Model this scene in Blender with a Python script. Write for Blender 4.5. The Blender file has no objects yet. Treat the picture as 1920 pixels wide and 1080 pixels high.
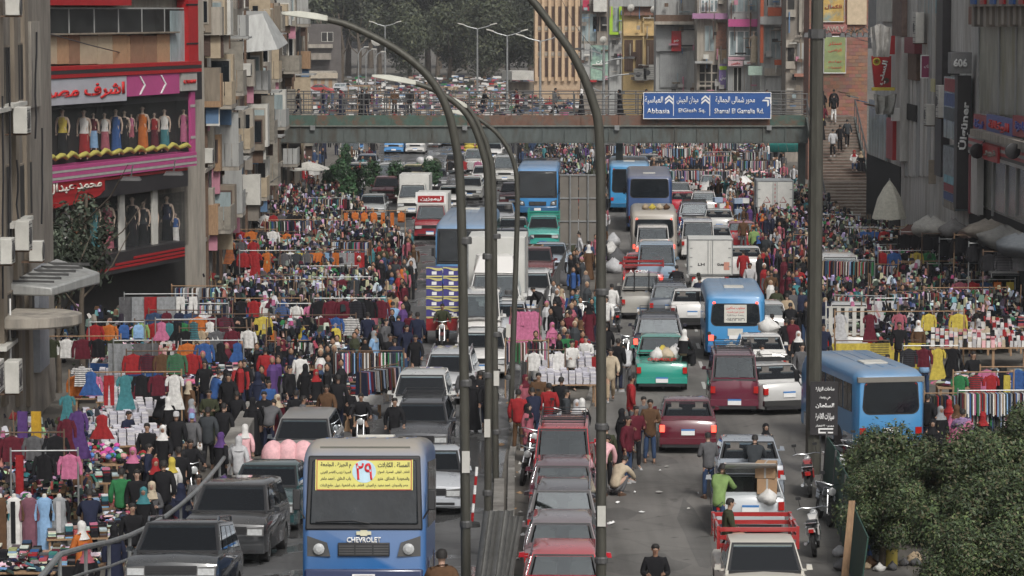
import bpy, bmesh, math, random
from math import sin, cos, pi, radians, sqrt, atan2, hypot
from mathutils import Vector, Matrix
random.seed(7)
R = random.Random(11)
SC = bpy.context.scene
COL = SC.collection
# ---------------------------------------------------------------- camera, light, exposure
CH = 12.5; PITCH = radians(5.22); FPX = 5700.0
cd = bpy.data.cameras.new('camera'); cam = bpy.data.objects.new('camera', cd); COL.objects.link(cam)
cam.location = (0, 0, CH); cam.rotation_euler = (pi/2 - PITCH, 0, 0)
cd.sensor_width = 36; cd.lens = FPX/1920*36; cd.clip_start = 1; cd.clip_end = 3000
SC.camera = cam
W = bpy.data.worlds.new('World'); SC.world = W; W.use_nodes = True
nt = W.node_tree; bg = nt.nodes['Background']
sky = nt.nodes.new('ShaderNodeTexSky'); sky.sky_type = 'NISHITA'; sky.sun_disc = False
SUN_EL, SUN_ROT = radians(46), radians(161)
sky.sun_elevation = SUN_EL; sky.sun_rotation = SUN_ROT; sky.dust_density = 6; sky.air_density = 1.0; sky.ozone_density = 1
hs = nt.nodes.new('ShaderNodeHueSaturation'); hs.inputs['Saturation'].default_value = .22
nt.links.new(sky.outputs[0], hs.inputs['Color']); nt.links.new(hs.outputs[0], bg.inputs['Color'])
bg.inputs['Strength'].default_value = .09
sl = bpy.data.lights.new('sun', 'SUN'); sl.energy = 1.5; sl.angle = radians(12); sl.color = (1, .96, .9)
sun = bpy.data.objects.new('sun', sl); COL.objects.link(sun)
sd = Vector((sin(SUN_ROT)*cos(SUN_EL), cos(SUN_ROT)*cos(SUN_EL), sin(SUN_EL)))
sun.rotation_euler = (-sd).to_track_quat('-Z', 'Y').to_euler()
SC.view_settings.view_transform = 'Standard'; SC.view_settings.look = 'None'
SC.view_settings.exposure = .28; SC.view_settings.gamma = 1; SC.view_settings.use_curve_mapping = False

# ---------------------------------------------------------------- where things stand
def ray(px, py):
    d = Vector(((px-960)/FPX, 1, -(py-540)/FPX))
    c, s = cos(PITCH), sin(PITCH)
    return Vector((d.x, d.y*c + d.z*s, -d.y*s + d.z*c))
def G(px, py, z=0):
    d = ray(px, py); t = (z-CH)/d.z
    return Vector((d.x*t, d.y*t, z))
def D(px, py, Y):
    d = ray(px, py); t = Y/d.y
    return Vector((d.x*t, Y, CH + d.z*t))
def XA(px, Y): return (px-960)/FPX*Y
def RZ(y): return .0028*max(0, 80-max(y, 49.5))**2
def ramp_z(x, y):
    if -7.3 < x < -.35 and y < 80: return RZ(y)
    return 0.0

# ---------------------------------------------------------------- materials
MATS = {}
def mat(name, col=(.5,.5,.5), rough=.75, metal=0, var=.15, scale=3.0, bump=0, src=None, spec=.5, coat=0, dust=0, stretch=None, dark=None, emit=0, stripes=False):
    if name in MATS: return MATS[name]
    m = bpy.data.materials.new(name); m.use_nodes = True; t = m.node_tree; N = t.nodes; L = t.links
    b = N['Principled BSDF']; b.inputs['Roughness'].default_value = rough; b.inputs['Metallic'].default_value = metal
    b.inputs['Specular IOR Level'].default_value = spec; b.inputs['Coat Weight'].default_value = coat
    if emit: b.inputs['Emission Color'].default_value = (*col, 1); b.inputs['Emission Strength'].default_value = emit
    if src == 'obj': c = N.new('ShaderNodeObjectInfo').outputs['Color']
    elif src == 'attr':
        a = N.new('ShaderNodeAttribute'); a.attribute_name = 'Col'; c = a.outputs['Color']
    else:
        r = N.new('ShaderNodeRGB'); r.outputs[0].default_value = (*col, 1); c = r.outputs[0]
    tc = N.new('ShaderNodeTexCoord'); mp = N.new('ShaderNodeMapping'); L.new(tc.outputs['Object'], mp.inputs[0])
    if stretch: mp.inputs['Scale'].default_value = stretch
    no = N.new('ShaderNodeTexNoise'); no.inputs['Scale'].default_value = scale; no.inputs['Detail'].default_value = 6; no.inputs['Roughness'].default_value = .65
    L.new(mp.outputs[0], no.inputs['Vector'])
    if var:
        mr = N.new('ShaderNodeMapRange'); mr.inputs['From Min'].default_value = .3; mr.inputs['From Max'].default_value = .7
        mr.inputs['To Min'].default_value = 1-var; mr.inputs['To Max'].default_value = 1+var*.7
        L.new(no.outputs[0], mr.inputs[0])
        vm = N.new('ShaderNodeVectorMath'); vm.operation = 'SCALE'; L.new(c, vm.inputs[0]); L.new(mr.outputs[0], vm.inputs['Scale']); c = vm.outputs[0]
    if stripes:   # some of the garments are striped or banded
        oi = N.new('ShaderNodeObjectInfo'); wv = N.new('ShaderNodeTexWave'); wv.bands_direction = 'Z'; wv.inputs['Scale'].default_value = 4.5; wv.inputs['Distortion'].default_value = .6; L.new(tc.outputs['Object'], wv.inputs['Vector'])
        g1 = N.new('ShaderNodeMath'); g1.operation = 'GREATER_THAN'; g1.inputs[1].default_value = .87; L.new(oi.outputs['Random'], g1.inputs[0])
        g2 = N.new('ShaderNodeMath'); g2.operation = 'GREATER_THAN'; g2.inputs[1].default_value = .62; L.new(wv.outputs[1], g2.inputs[0])
        g3 = N.new('ShaderNodeMath'); g3.operation = 'MULTIPLY'; L.new(g1.outputs[0], g3.inputs[0]); L.new(g2.outputs[0], g3.inputs[1])
        inv = N.new('ShaderNodeMix'); inv.data_type = 'RGBA'; L.new(oi.outputs['Random'], inv.inputs[0]); inv.inputs[6].default_value = (.5,.49,.46,1); inv.inputs[7].default_value = (.02,.02,.03,1)
        mx = N.new('ShaderNodeMix'); mx.data_type = 'RGBA'; L.new(g3.outputs[0], mx.inputs[0]); L.new(c, mx.inputs[6]); L.new(inv.outputs[2], mx.inputs[7]); c = mx.outputs[2]
    if dark:   # worn patches of a second colour
        n2 = N.new('ShaderNodeTexNoise'); n2.inputs['Scale'].default_value = scale*.35; n2.inputs['Detail'].default_value = 8; n2.inputs['Roughness'].default_value = .7
        L.new(mp.outputs[0], n2.inputs['Vector'])
        cr = N.new('ShaderNodeMapRange'); cr.inputs['From Min'].default_value = .48; cr.inputs['From Max'].default_value = .62; L.new(n2.outputs[0], cr.inputs[0])
        mx = N.new('ShaderNodeMix'); mx.data_type = 'RGBA'; L.new(cr.outputs[0], mx.inputs[0]); L.new(c, mx.inputs[6]); mx.inputs[7].default_value = (*dark, 1); c = mx.outputs[2]
    if dust:   # dust lies on what faces up
        ge = N.new('ShaderNodeNewGeometry'); sx = N.new('ShaderNodeSeparateXYZ'); L.new(ge.outputs['Normal'], sx.inputs[0])
        d1 = N.new('ShaderNodeMapRange'); d1.inputs['From Min'].default_value = -.03 if dust > 1 else .2; d1.inputs['From Max'].default_value = 1; d1.inputs['To Max'].default_value = dust; L.new(sx.outputs[2], d1.inputs[0])
        d2 = N.new('ShaderNodeMath'); d2.operation = 'MULTIPLY'; L.new(d1.outputs[0], d2.inputs[0])
        d3 = N.new('ShaderNodeMapRange'); d3.inputs['From Min'].default_value = .3; d3.inputs['From Max'].default_value = .6; d3.inputs['To Min'].default_value = .85 if dust > 1 else .6; L.new(no.outputs[0], d3.inputs[0]); L.new(d3.outputs[0], d2.inputs[1])
        mx = N.new('ShaderNodeMix'); mx.data_type = 'RGBA'; L.new(d2.outputs[0], mx.inputs[0]); L.new(c, mx.inputs[6]); mx.inputs[7].default_value = (.30, .275, .24, 1); c = mx.outputs[2]
        rr = N.new('ShaderNodeMapRange'); rr.inputs['To Min'].default_value = rough; rr.inputs['To Max'].default_value = .8; L.new(d2.outputs[0], rr.inputs[0]); L.new(rr.outputs[0], b.inputs['Roughness'])
    L.new(c, b.inputs['Base Color'])
    if bump:
        bp = N.new('ShaderNodeBump'); bp.inputs['Strength'].default_value = bump; bp.inputs['Distance'].default_value = .03; L.new(no.outputs[0], bp.inputs['Height']); L.new(bp.outputs[0], b.inputs['Normal'])
    MATS[name] = m; return m
cloth = mat('cloth', src='obj', rough=.9, var=.22, scale=7, bump=.5, spec=.2)
gcloth = mat('garment_cloth', src='obj', rough=.9, var=.3, scale=7, bump=.8, spec=.2, stripes=True)
gcol = mat('goods_cloth', src='attr', rough=.85, var=.15, scale=9, spec=.25)
plas = mat('goods_plastic', src='attr', rough=.35, var=.05, spec=.5)
skin = mat('skin', src='obj', rough=.6, var=.06)
hairm = mat('hair', (.012,.01,.009), .7)
paint = mat('car_paint', src='obj', rough=.2, var=.05, coat=1, dust=.16, scale=1.6)
dpaint = mat('dusty_paint', src='obj', rough=.3, var=.08, coat=.3, dust=.6, scale=1.3)
vdpaint = mat('thick_dust_paint', src='obj', rough=.3, var=.08, coat=.3, dust=1.15, scale=1.1)
glass = mat('vehicle_glass', (.012,.016,.020), .05, var=.5, scale=1.3, spec=.7, bump=.5)
def clearglass(name, tint, rough=.02):   # thin tinted pane: lets the cabin show, mirrors by angle
    m = bpy.data.materials.new(name); m.use_nodes = True; t = m.node_tree; N = t.nodes; L = t.links; N.remove(N['Principled BSDF'])
    tr = N.new('ShaderNodeBsdfTransparent'); tr.inputs[0].default_value = (*tint, 1); gl = N.new('ShaderNodeBsdfGlossy'); gl.inputs['Roughness'].default_value = rough; gl.inputs[0].default_value = (.9,.95,1,1)
    fr = N.new('ShaderNodeFresnel'); fr.inputs[0].default_value = 1.75; mx = N.new('ShaderNodeMixShader'); L.new(fr.outputs[0], mx.inputs[0]); L.new(tr.outputs[0], mx.inputs[1]); L.new(gl.outputs[0], mx.inputs[2]); L.new(mx.outputs[0], N['Material Output'].inputs['Surface']); return m
cglass = clearglass('car_glass', (.62,.66,.66))
seatm = mat('seat_cloth', (.13,.12,.11), .9, var=.3); dashm = mat('dashboard_dark_plate', (.02,.02,.022), .8)
rubber = mat('rubber', (.02,.02,.02), .85)
chrome = mat('chrome', (.55,.56,.57), .25, 1, var=.05)
black = mat('black_trim', (.018,.018,.02), .5)
dgrey = mat('dark_grey_metal', (.07,.07,.07), .55, var=.25)
lampg = mat('headlight_glass', (.42,.43,.43), .12, var=.25, scale=14, spec=.8)
redl = mat('tail_light_plastic', (.42,.015,.012), .2, var=.2, spec=.7)
orangel = mat('indicator_plastic', (.6,.2,.02), .25)
redlit = mat('lit_tail_light', (1,.08,.05), .2, emit=2.2)
white = mat('white_paint', (.7,.7,.68), .5, var=.08)
dwhite = mat('dirty_white', (.5,.49,.45), .65, var=.2, scale=1.5, bump=.2)
cartonm = mat('cardboard', (.33,.21,.12), .9, var=.15, scale=5)
wood = mat('raw_wood', (.30,.19,.11), .85, var=.3, scale=4, stretch=(6,6,1))
steel = mat('galvanised_steel', (.32,.33,.33), .45, .6, var=.25, scale=4)
pole_m = mat('pole_paint', (.068,.066,.054), .55, .2, var=.3, scale=2.5, stretch=(4,4,.6), bump=.2)
rust = mat('rusty_steel', (.12,.075,.05), .8, var=.35, scale=5)
blue_s = mat('sign_blue', (.022,.085,.28), .5, var=.1)
letw = mat('letter_white', (.75,.75,.74), .6, var=.06)
letr = mat('letter_red', (.55,.02,.02), .5, var=.1)
letb = mat('letter_black', (.015,.015,.018), .6)
leaf = None
def C(s):
    t = {'k':(.013,.013,.015),'n':(.018,.022,.045),'g':(.10,.10,.105),'w':(.62,.61,.59),'r':(.28,.022,.025),'m':(.10,.015,.025),'b':(.035,.09,.25),'t':(.05,.18,.20),
         'o':(.45,.13,.03),'y':(.48,.38,.07),'p':(.48,.15,.26),'v':(.09,.045,.16),'e':(.36,.28,.19),'z':(.10,.055,.03),'G':(.03,.16,.06),'s':(.25,.26,.27),'l':(.22,.36,.55),
         'c':(.45,.38,.28),'d':(.04,.045,.05),'u':(.035,.06,.12),'q':(.34,.10,.13),'O':(.04,.045,.025),'x':(.45,.45,.46),'P':(.68,.40,.42),'L':(.22,.33,.12),'M':(.25,.17,.30)}
    return t[s] if isinstance(s, str) else s

# ---------------------------------------------------------------- mesh builder
class MB:
    def __init__(s): s.v = []; s.f = []; s.m = []; s.c = []
    def add(s, vs, fs, m=0, c=None):
        b = len(s.v); s.v += [tuple(v) for v in vs]
        for f in fs: s.f.append([b+i for i in f]); s.m.append(m); s.c.append(c)
        return s
    def box(s, x0, x1, y0, y1, z0, z1, m=0, c=None, T=None):
        vs = [(x0,y0,z0),(x1,y0,z0),(x1,y1,z0),(x0,y1,z0),(x0,y0,z1),(x1,y0,z1),(x1,y1,z1),(x0,y1,z1)]
        if T: vs = [T @ Vector(v) for v in vs]
        return s.add(vs, [(0,3,2,1),(4,5,6,7),(0,1,5,4),(1,2,6,5),(2,3,7,6),(3,0,4,7)], m, c)
    def hexa(s, vs, m=0, c=None):
        return s.add(vs, [(0,3,2,1),(4,5,6,7),(0,1,5,4),(1,2,6,5),(2,3,7,6),(3,0,4,7)], m, c)
    def quad(s, a, b, c_, d, m=0, c=None): return s.add([a,b,c_,d], [(0,1,2,3)], m, c)
    def loft(s, rings, m=0, c=None, cap=True):
        n = len(rings[0]); vs = [p for r in rings for p in r]; fs = []
        for i in range(len(rings)-1):
            for j in range(n):
                k = (j+1) % n; fs.append((i*n+j, i*n+k, (i+1)*n+k, (i+1)*n+j))
        if cap: fs.append(tuple(reversed(range(n)))); fs.append(tuple(range((len(rings)-1)*n, len(rings)*n)))
        return s.add(vs, fs, m, c)
    def tube(s, pts, rs, n=8, m=0, c=None, cap=True):
        pts = [Vector(p) for p in pts]
        if not isinstance(rs, (list, tuple)): rs = [rs]*len(pts)
        rings = []; up = None
        for i, p in enumerate(pts):
            d = (pts[min(i+1, len(pts)-1)] - pts[max(i-1, 0)]).normalized()
            if up is None:
                up = Vector((0,0,1)) if abs(d.z) < .9 else Vector((1,0,0))
            a = d.cross(up).normalized(); b_ = a.cross(d).normalized(); up = b_
            r = rs[i]; ra, rb = (r if isinstance(r, tuple) else (r, r))
            rings.append([p + a*cos(2*pi*k/n)*ra + b_*sin(2*pi*k/n)*rb for k in range(n)])
        return s.loft(rings, m, c, cap)
    def lathe(s, prof, n=12, m=0, c=None, o=(0,0,0), ex=1, ey=1):
        rings = [[(o[0]+r*ex*cos(2*pi*k/n), o[1]+r*ey*sin(2*pi*k/n), o[2]+z) for k in range(n)] for r, z in prof]
        return s.loft(rings, m, c)
    def sph(s, o, r, nu=8, nv=5, m=0, c=None):
        if not isinstance(r, (tuple, list)): r = (r, r, r)
        rings = []
        for j in range(nv+1):
            a = -pi/2 + pi*(j+.0)/nv; a = max(-1.45, min(1.45, a))
            rings.append([(o[0]+r[0]*cos(a)*cos(2*pi*k/nu), o[1]+r[1]*cos(a)*sin(2*pi*k/nu), o[2]+r[2]*sin(a)) for k in range(nu)])
        return s.loft(rings, m, c)
    def mesh(s, name, mats, smooth=None):
        me = bpy.data.meshes.new(name); me.from_pydata(s.v, [], s.f)
        if not isinstance(mats, (list, tuple)): mats = [mats]
        for m in mats: me.materials.append(m)
        if len(mats) > 1: me.polygons.foreach_set('material_index', s.m)
        if any(x is not None for x in s.c):
            at = me.color_attributes.new('Col', 'FLOAT_COLOR', 'CORNER'); buf = []
            for f, c in zip(s.f, s.c): buf += [*(c or (.5,.5,.5)), 1.0]*len(f)
            at.data.foreach_set('color', buf)
        me.update()
        if smooth:
            me.polygons.foreach_set('use_smooth', [True]*len(me.polygons)); me.set_sharp_from_angle(angle=radians(smooth))
        return me
    def build(s, name, mats, parent=None, loc=(0,0,0), rot=0, smooth=None, bevel=0, **k):
        me = s.mesh(name, mats, smooth or (40 if bevel else None))
        return put(name, me, parent, loc, rot, bevel, **k)
def put(name, me, parent=None, loc=(0,0,0), rot=0, bevel=0, color=None, label=None, cat=None, group=None, kind=None, scale=None):
    o = bpy.data.objects.new(name, me); COL.objects.link(o)
    if parent is not None: o.parent = parent
    o.location = loc; o.rotation_euler = (0,0,rot) if not isinstance(rot, (tuple, list)) else rot
    if scale: o.scale = scale if isinstance(scale, (tuple, list)) else (scale,)*3
    if color is not None: o.color = (*C(color), 1)
    if bevel:
        b = o.modifiers.new('b', 'BEVEL'); b.width = bevel; b.segments = 2; b.limit_method = 'ANGLE'; b.angle_limit = radians(35)
    tag(o, label, cat, group, kind); return o
USED = set()
def tag(o, label=None, cat=None, group=None, kind=None):
    if label and label[0] == '?': PEND.append((o, label[1:]))
    elif label: o['label'] = label; USED.add(label.lower())
    if cat: o['category'] = cat
    if group: o['group'] = group
    if kind: o['kind'] = kind
def E(name, loc=(0,0,0), rot=0, label=None, cat=None, group=None, scale=None):
    return put(name, None, None, loc, rot, 0, None, label, cat, group, None, scale)
LAND = []   # landmarks labels may lean on: x, y, name
PEND = []
def uniq(desc, x=0, y=0): return '?'+desc
def resolve():
    """labels that no other thing has: the look, then how it stands to things one can find"""
    for o, desc in PEND:
        p = o.location; x, y = p.x, p.y
        c = sorted(LAND, key=lambda l: hypot(l[0]-x, (l[1]-y)*.7))[:24]
        def rel(l):
            dx, dy = x-l[0], y-l[1]
            return 'beside' if abs(dx) > abs(dy)*.8 else ('behind' if dy > 0 else 'in front of')
        def tries():
            yield desc
            for l in c[:4]: yield f'{desc} {rel(l)} {l[2]}'
            for k in range(1, 24):
                for i in range(k):
                    if k < len(c): yield f'{desc} {rel(c[i])} {c[i][2]}, {rel(c[k])} {c[k][2]}'; yield f'{desc} between {c[i][2]} and {c[k][2]}' 
        for t in tries():
            if 4 <= len(t.split()) <= 16 and t.lower() not in USED: break
        o['label'] = t; USED.add(t.lower())

# ---------------------------------------------------------------- writing
_B = 'ءآأؤإئابةتثجحخدذرزسشصضطظعغفقكلمنهوىي'
_N = [1,2,2,2,2,4,2,4,2,4,4,4,4,4,2,2,2,2,4,4,4,4,4,4,4,4,4,4,4,4,4,4,4,2,2,4]
_T = {}; _c = 0xFE80
for _b, _n in zip(_B, _N): _T[_b] = (_c, _n); _c += _n
def ar(s):
    o = []; prev = False; i = 0
    while i < len(s):
        ch = s[i]
        if ch not in _T: o.append(ch); prev = False; i += 1; continue
        if ch == 'ل' and i+1 < len(s) and s[i+1] == 'ا': o.append(chr(0xFEFB+(1 if prev else 0))); prev = False; i += 2; continue
        c, n = _T[ch]; nx = i+1 < len(s) and s[i+1] in _T and _T[s[i+1]][1] > 1 and n == 4
        k = (3 if nx else 1) if prev else (2 if nx else 0)
        o.append(chr(c+k)); prev = bool(nx); i += 1
    return ''.join(reversed(o))
TS = bpy.data.scenes.new('workbench'); TV = TS.view_layers[0]
def baked(ob):   # the object's final mesh, worked out in a scene of its own
    TS.collection.objects.link(ob); TV.update(); me = bpy.data.meshes.new_from_object(ob.evaluated_get(TV.depsgraph)); bpy.data.objects.remove(ob); return me
def text(body, w, h, m, parent, loc, rot=(pi/2,0,0), depth=.01, bold=.0, name='lettering', sep=True):
    """writing as a real mesh, fitted into w x h, centred at loc"""
    cu = bpy.data.curves.new('t', 'FONT'); cu.body = body; cu.extrude = 0; cu.offset = bold; cu.resolution_u = 2
    me = baked(bpy.data.objects.new('t', cu)); bpy.data.curves.remove(cu)
    if not len(me.vertices): return None
    bm = bmesh.new(); bm.from_mesh(me)
    xs = [v.co.x for v in bm.verts]; ys = [v.co.y for v in bm.verts]
    x0, x1, y0, y1 = min(xs), max(xs), min(ys), max(ys)
    sx = w/max(x1-x0, .01); sy = h/max(y1-y0, .01)
    if w is None or h is None: pass
    for v in bm.verts: v.co = ((v.co.x-(x0+x1)/2)*sx, (v.co.y-(y0+y1)/2)*sy, 0)
    seen = set(); k = 0
    for v in bm.verts:     # letters lie a hair above one another where they join
        if v.index in seen: continue
        st = [v]; seen.add(v.index)
        while st:
            a = st.pop(); a.co.z = .0012*(k % 4)
            for e in a.link_edges:
                b = e.other_vert(a)
                if b.index not in seen: seen.add(b.index); st.append(b)
        k += 1
    if depth > .004:
        r = bmesh.ops.extrude_face_region(bm, geom=bm.faces[:])
        bmesh.ops.translate(bm, verts=[g for g in r['geom'] if isinstance(g, bmesh.types.BMVert)], vec=(0,0,depth))
    bm.to_mesh(me); bm.free(); me.materials.clear(); me.materials.append(m)
    return put(name, me, parent, loc, rot)
# ---------------------------------------------------------------- vehicles (front looks to -Y)
KIND = dict(
 #        L    W    H    hood zh  cowl y  run  zb   rr   rdeck zd  yr
 sedan =dict(L=4.4,W=1.74,H=1.46,zh=.86,hl=1.15,ws=.75,zb=.95,rrun=.62,deck=.75,zd=.98),
 hatch =dict(L=3.95,W=1.68,H=1.47,zh=.88,hl=.9,ws=.75,zb=.95,rrun=.38,deck=.12,zd=.95),
 wagon =dict(L=4.4,W=1.7,H=1.5,zh=.86,hl=1.05,ws=.65,zb=.93,rrun=.35,deck=.1,zd=.93),
 suv   =dict(L=4.5,W=1.84,H=1.7,zh=1.02,hl=.95,ws=.7,zb=1.08,rrun=.32,deck=.12,zd=1.08),
 van   =dict(L=3.6,W=1.5,H=1.86,zh=.95,hl=.35,ws=.62,zb=1.05,rrun=.16,deck=.06,zd=1.0),
 micro =dict(L=4.7,W=1.72,H=1.98,zh=1.0,hl=.4,ws=.6,zb=1.1,rrun=.18,deck=.06,zd=1.08),
 pickup=dict(L=4.9,W=1.72,H=1.66,zh=1.0,hl=1.15,ws=.6,zb=1.08,rrun=.12,deck=2.05,zd=.95),
 dcab  =dict(L=5.0,W=1.74,H=1.72,zh=1.02,hl=1.15,ws=.6,zb=1.1,rrun=.12,deck=1.35,zd=.97),
 box   =dict(L=4.6,W=1.68,H=1.8,zh=.98,hl=.5,ws=.5,zb=1.08,rrun=.08,deck=2.35,zd=.8))
_vc = {}
def _inset(q, a, b, c, d):   # q: 4 corners (bl, br, tr, tl); bilinear sub-quad
    P = lambda u, v: (Vector(q[0])*(1-u)+Vector(q[1])*u)*(1-v) + (Vector(q[3])*(1-u)+Vector(q[2])*u)*v
    return [P(a,c), P(b,c), P(b,d), P(a,d)]
def _panel(mb, q, off, th=.012, m=0):   # a thin solid panel standing proud of a face
    n = (Vector(q[1])-Vector(q[0])).cross(Vector(q[3])-Vector(q[0])).normalized()
    a = [Vector(p)+n*(off-th) for p in q]; b = [Vector(p)+n*off for p in q]
    mb.hexa(a+b, m)
def car_meshes(k):
    if k in _vc: return _vc[k]
    kk = k
    p = KIND[k]; L, Wd, H = p['L'], p['W'], p['H']; h = L/2; r = .31; out = {}
    yf, yr_ = -h+.78, h-.8
    if k in ('van', 'micro'): yf = -h+.6
    zh, zb, zd = p['zh'], p['zb'], p['zd']; yw = -h+p['hl']; yg = h-p['deck']; z0 = .2 if k not in ('suv','pickup','dcab','box') else .28
    prof = [(-h+.06, z0)]
    for yc in (yf, yr_):
        for i in range(7):
            a = pi - pi*i/6; prof.append((yc+cos(a)*(r+.07), z0+.0+sin(a)*(r+.1)))
    prof += [(h-.06, z0), (h, .45), (h-.02, zd-.12)]
    if p['deck'] > .3: prof += [(h-.1, zd), (yg, zb+.0 if k not in ('pickup','dcab','box') else zd)]
    else: prof += [(yg, zb)]
    prof += [(yw+.02, zb), (yw-.2, zb-.03), (-h+.3, zh), (-h+.07, zh-.13), (-h, zh-.32), (-h, .42)]
    def ring(x, s, dz): return [(x, y*(1-(1-s)*.6), (z if z < .5 else .5+(z-.5)*s)+dz) for y, z in prof]
    w = Wd/2
    mb = MB(); mb.loft([ring(-w, .86, 0), ring(-w+.05, .96, 0), ring(-w+.28, 1, .0), ring(0, 1.0, .03), ring(w-.28, 1, .0), ring(w-.05, .96, 0), ring(w, .86, 0)])
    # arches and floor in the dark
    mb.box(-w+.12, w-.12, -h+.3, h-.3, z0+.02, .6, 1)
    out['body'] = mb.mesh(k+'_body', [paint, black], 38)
    # cabin
    b0, b1 = yw, yg; t0, t1 = yw+p['ws'], yg-p['rrun']; wb, wt = w-.05, w-.2 if k not in ('van','micro') else w-.13
    zt = H-.05
    mb = MB(); lo = [(-wb,b0,zb-.03),(wb,b0,zb-.03),(wb,b1,zb-.03),(-wb,b1,zb-.03)]; hi = [(-wt,t0,zt),(wt,t0,zt),(wt,t1,zt),(-wt,t1,zt)]
    i_ = .16; top = [(-wt+i_,t0+i_*1.3,H),(wt-i_,t0+i_*1.3,H),(wt-i_,t1-i_*1.2,H),(-wt+i_,t1-i_*1.2,H)]
    lp = lambda p, q, t: tuple(p[k]*(1-t)+q[k]*t for k in range(3))
    e = .9; hl_ = [lp(lo[k], hi[k], e) for k in range(4)]; mb.loft([hl_, hi, top])            # roof with its header rails
    def pillar(p, q, dx, dy): mb.hexa([(p[0],p[1],p[2]),(p[0]+dx,p[1],p[2]),(p[0]+dx,p[1]+dy,p[2]),(p[0],p[1]+dy,p[2]),(q[0],q[1],q[2]),(q[0]+dx,q[1],q[2]),(q[0]+dx,q[1]+dy,q[2]),(q[0],q[1]+dy,q[2])])
    for k, sx, sy in ((0,1,1),(1,-1,1),(2,-1,-1),(3,1,-1)): pillar(lo[k], hl_[k], sx*.07, sy*.12)
    npil = {'pickup':0,'box':0}.get(kk, 1) + (1 if kk in ('wagon','suv','van','micro') else 0)
    for i_p in range(npil):
        t_ = (i_p+1)/(npil+1)
        for A_, B_, sx in ((lo[0],lo[3],1),(lo[1],lo[2],-1)):
            p = lp(A_, B_, t_); q_ = lp(hl_[0] if sx > 0 else hl_[1], hl_[3] if sx > 0 else hl_[2], t_); pillar(p, q_, sx*.05, .07)
    for z_, w1 in ((zb+.0, 1),): mb.box(-wb+.01, -wb+.07, b0, b1, zb-.04, zb+.05).box(wb-.07, wb-.01, b0, b1, zb-.04, zb+.05).box(-wb+.071, wb-.071, b1-.09, b1-.01, zb-.04, zb+.09)
    out['cabin'] = mb.mesh(kk+'_cabin', [paint], 30)
    mb = MB(); mb.box(-wb+.08, wb-.08, b0+.02, b1-.1, zb-.02, zb+.036); mb.hexa([(-wb+.09,b0+.03,zb+.037),(wb-.09,b0+.03,zb+.037),(wb-.09,b0+.34,zb+.037),(-wb+.09,b0+.34,zb+.037),(-wb+.09,b0+.1,zb+.05),(wb-.09,b0+.1,zb+.05),(wb-.09,b0+.34,zb+.1),(-wb+.09,b0+.34,zb+.1)])  # dark plate added at belt height as the unlit cabin, then the dash
    mb.tube([(.38+.17*cos(t),b0+.52+.05*sin(t),zb+.1+.12*sin(t)) for t in [i*pi/5 for i in range(11)]], .014, 5)
    out['dash'] = mb.mesh('dashboard_dark_plate', [dashm])
    sb_ = MB(); sb_.loft([[(-.22,0,0),(.22,0,0),(.22,.14,0),(-.22,.14,0)],[(-.21,.03,.26),(.21,.03,.26),(.21,.13,.26),(-.21,.13,.26)],[(-.11,.05,.28),(.11,.05,.28),(.11,.12,.28),(-.11,.12,.28)],[(-.12,.05,.42),(.12,.05,.42),(.12,.12,.42),(-.12,.12,.42)]])
    out['seat'] = sb_.mesh('seat', [seatm], 40); out['seats'] = [(s_*.36, yy, zb+.03) for s_ in (-1, 1) for yy in ([b0+.95] if kk in ('pickup','box') else ([b0+.95, b1-.5] if b1-b0 > 1.9 else [b0+.95]))]
    F = (lo[0], lo[1], hi[1], hi[0]); B_ = (lo[2], lo[3], hi[3], hi[2]); Lf = (lo[3], lo[0], hi[0], hi[3]); Rt = (lo[1], lo[2], hi[2], hi[1])
    g = MB(); _panel(g, _inset(F, .05, .95, .1, .95), .01); out['windshield'] = g.mesh('windshield', [cglass])
    g = MB(); _panel(g, _inset(B_, .08, .92, .16, .92), .01); out['rear_window'] = g.mesh('rear_window', [cglass])
    out['seal'] = []
    for Q_ in (F, B_):
        g = MB()
        for a_, b_, c_, d_ in ((.02,.98,.03,.1),(.02,.98,.93,.985),(.02,.055,.1,.93),(.945,.98,.1,.93)): _panel(g, _inset(Q_, a_, b_, c_, d_), .012)
        out['seal'].append(g.mesh('window_seal', [black]))
    n = 2 if k in ('sedan','hatch','dcab') else (1 if k in ('pickup','box') else 3)
    wins = []
    for side, q in (('a', Lf), ('b', Rt)):
        for i in range(n):
            a, b = .07+.86*i/n+.015, .07+.86*(i+1)/n-.015
            g = MB(); _panel(g, _inset(q, a, b, .16, .88), .008); wins.append(g.mesh('side_window', [cglass]))
    out['wins'] = wins
    def one(nm, m, f): mb = MB(); f(mb); out[nm] = mb.mesh(nm, m if isinstance(m, list) else [m])
    hy = -h
    one('grille', black, lambda m: [m.box(-w+.42, w-.42, hy-.012, hy+.05, zh-.34, zh-.17)] + [m.box(-w+.44, w-.44, hy-.022, hy-.011, zh-.32+i*.045, zh-.30+i*.045) for i in range(3)])
    one('bumper_front', [paint, black], lambda m: m.box(-w+.03, w-.03, hy-.06, hy+.12, .27, .45).box(-w+.2, w-.2, hy-.065, hy-.0605, .29, .36, 1))
    one('bumper_rear', [dgrey if k in ('pickup','box','van') else paint, black], lambda m: m.box(-w+.03, w-.03, h-.12, h+.06, .3, .48).box(-w+.1, w-.1, h-.1, h+.05, .2, .299, 1))
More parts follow.
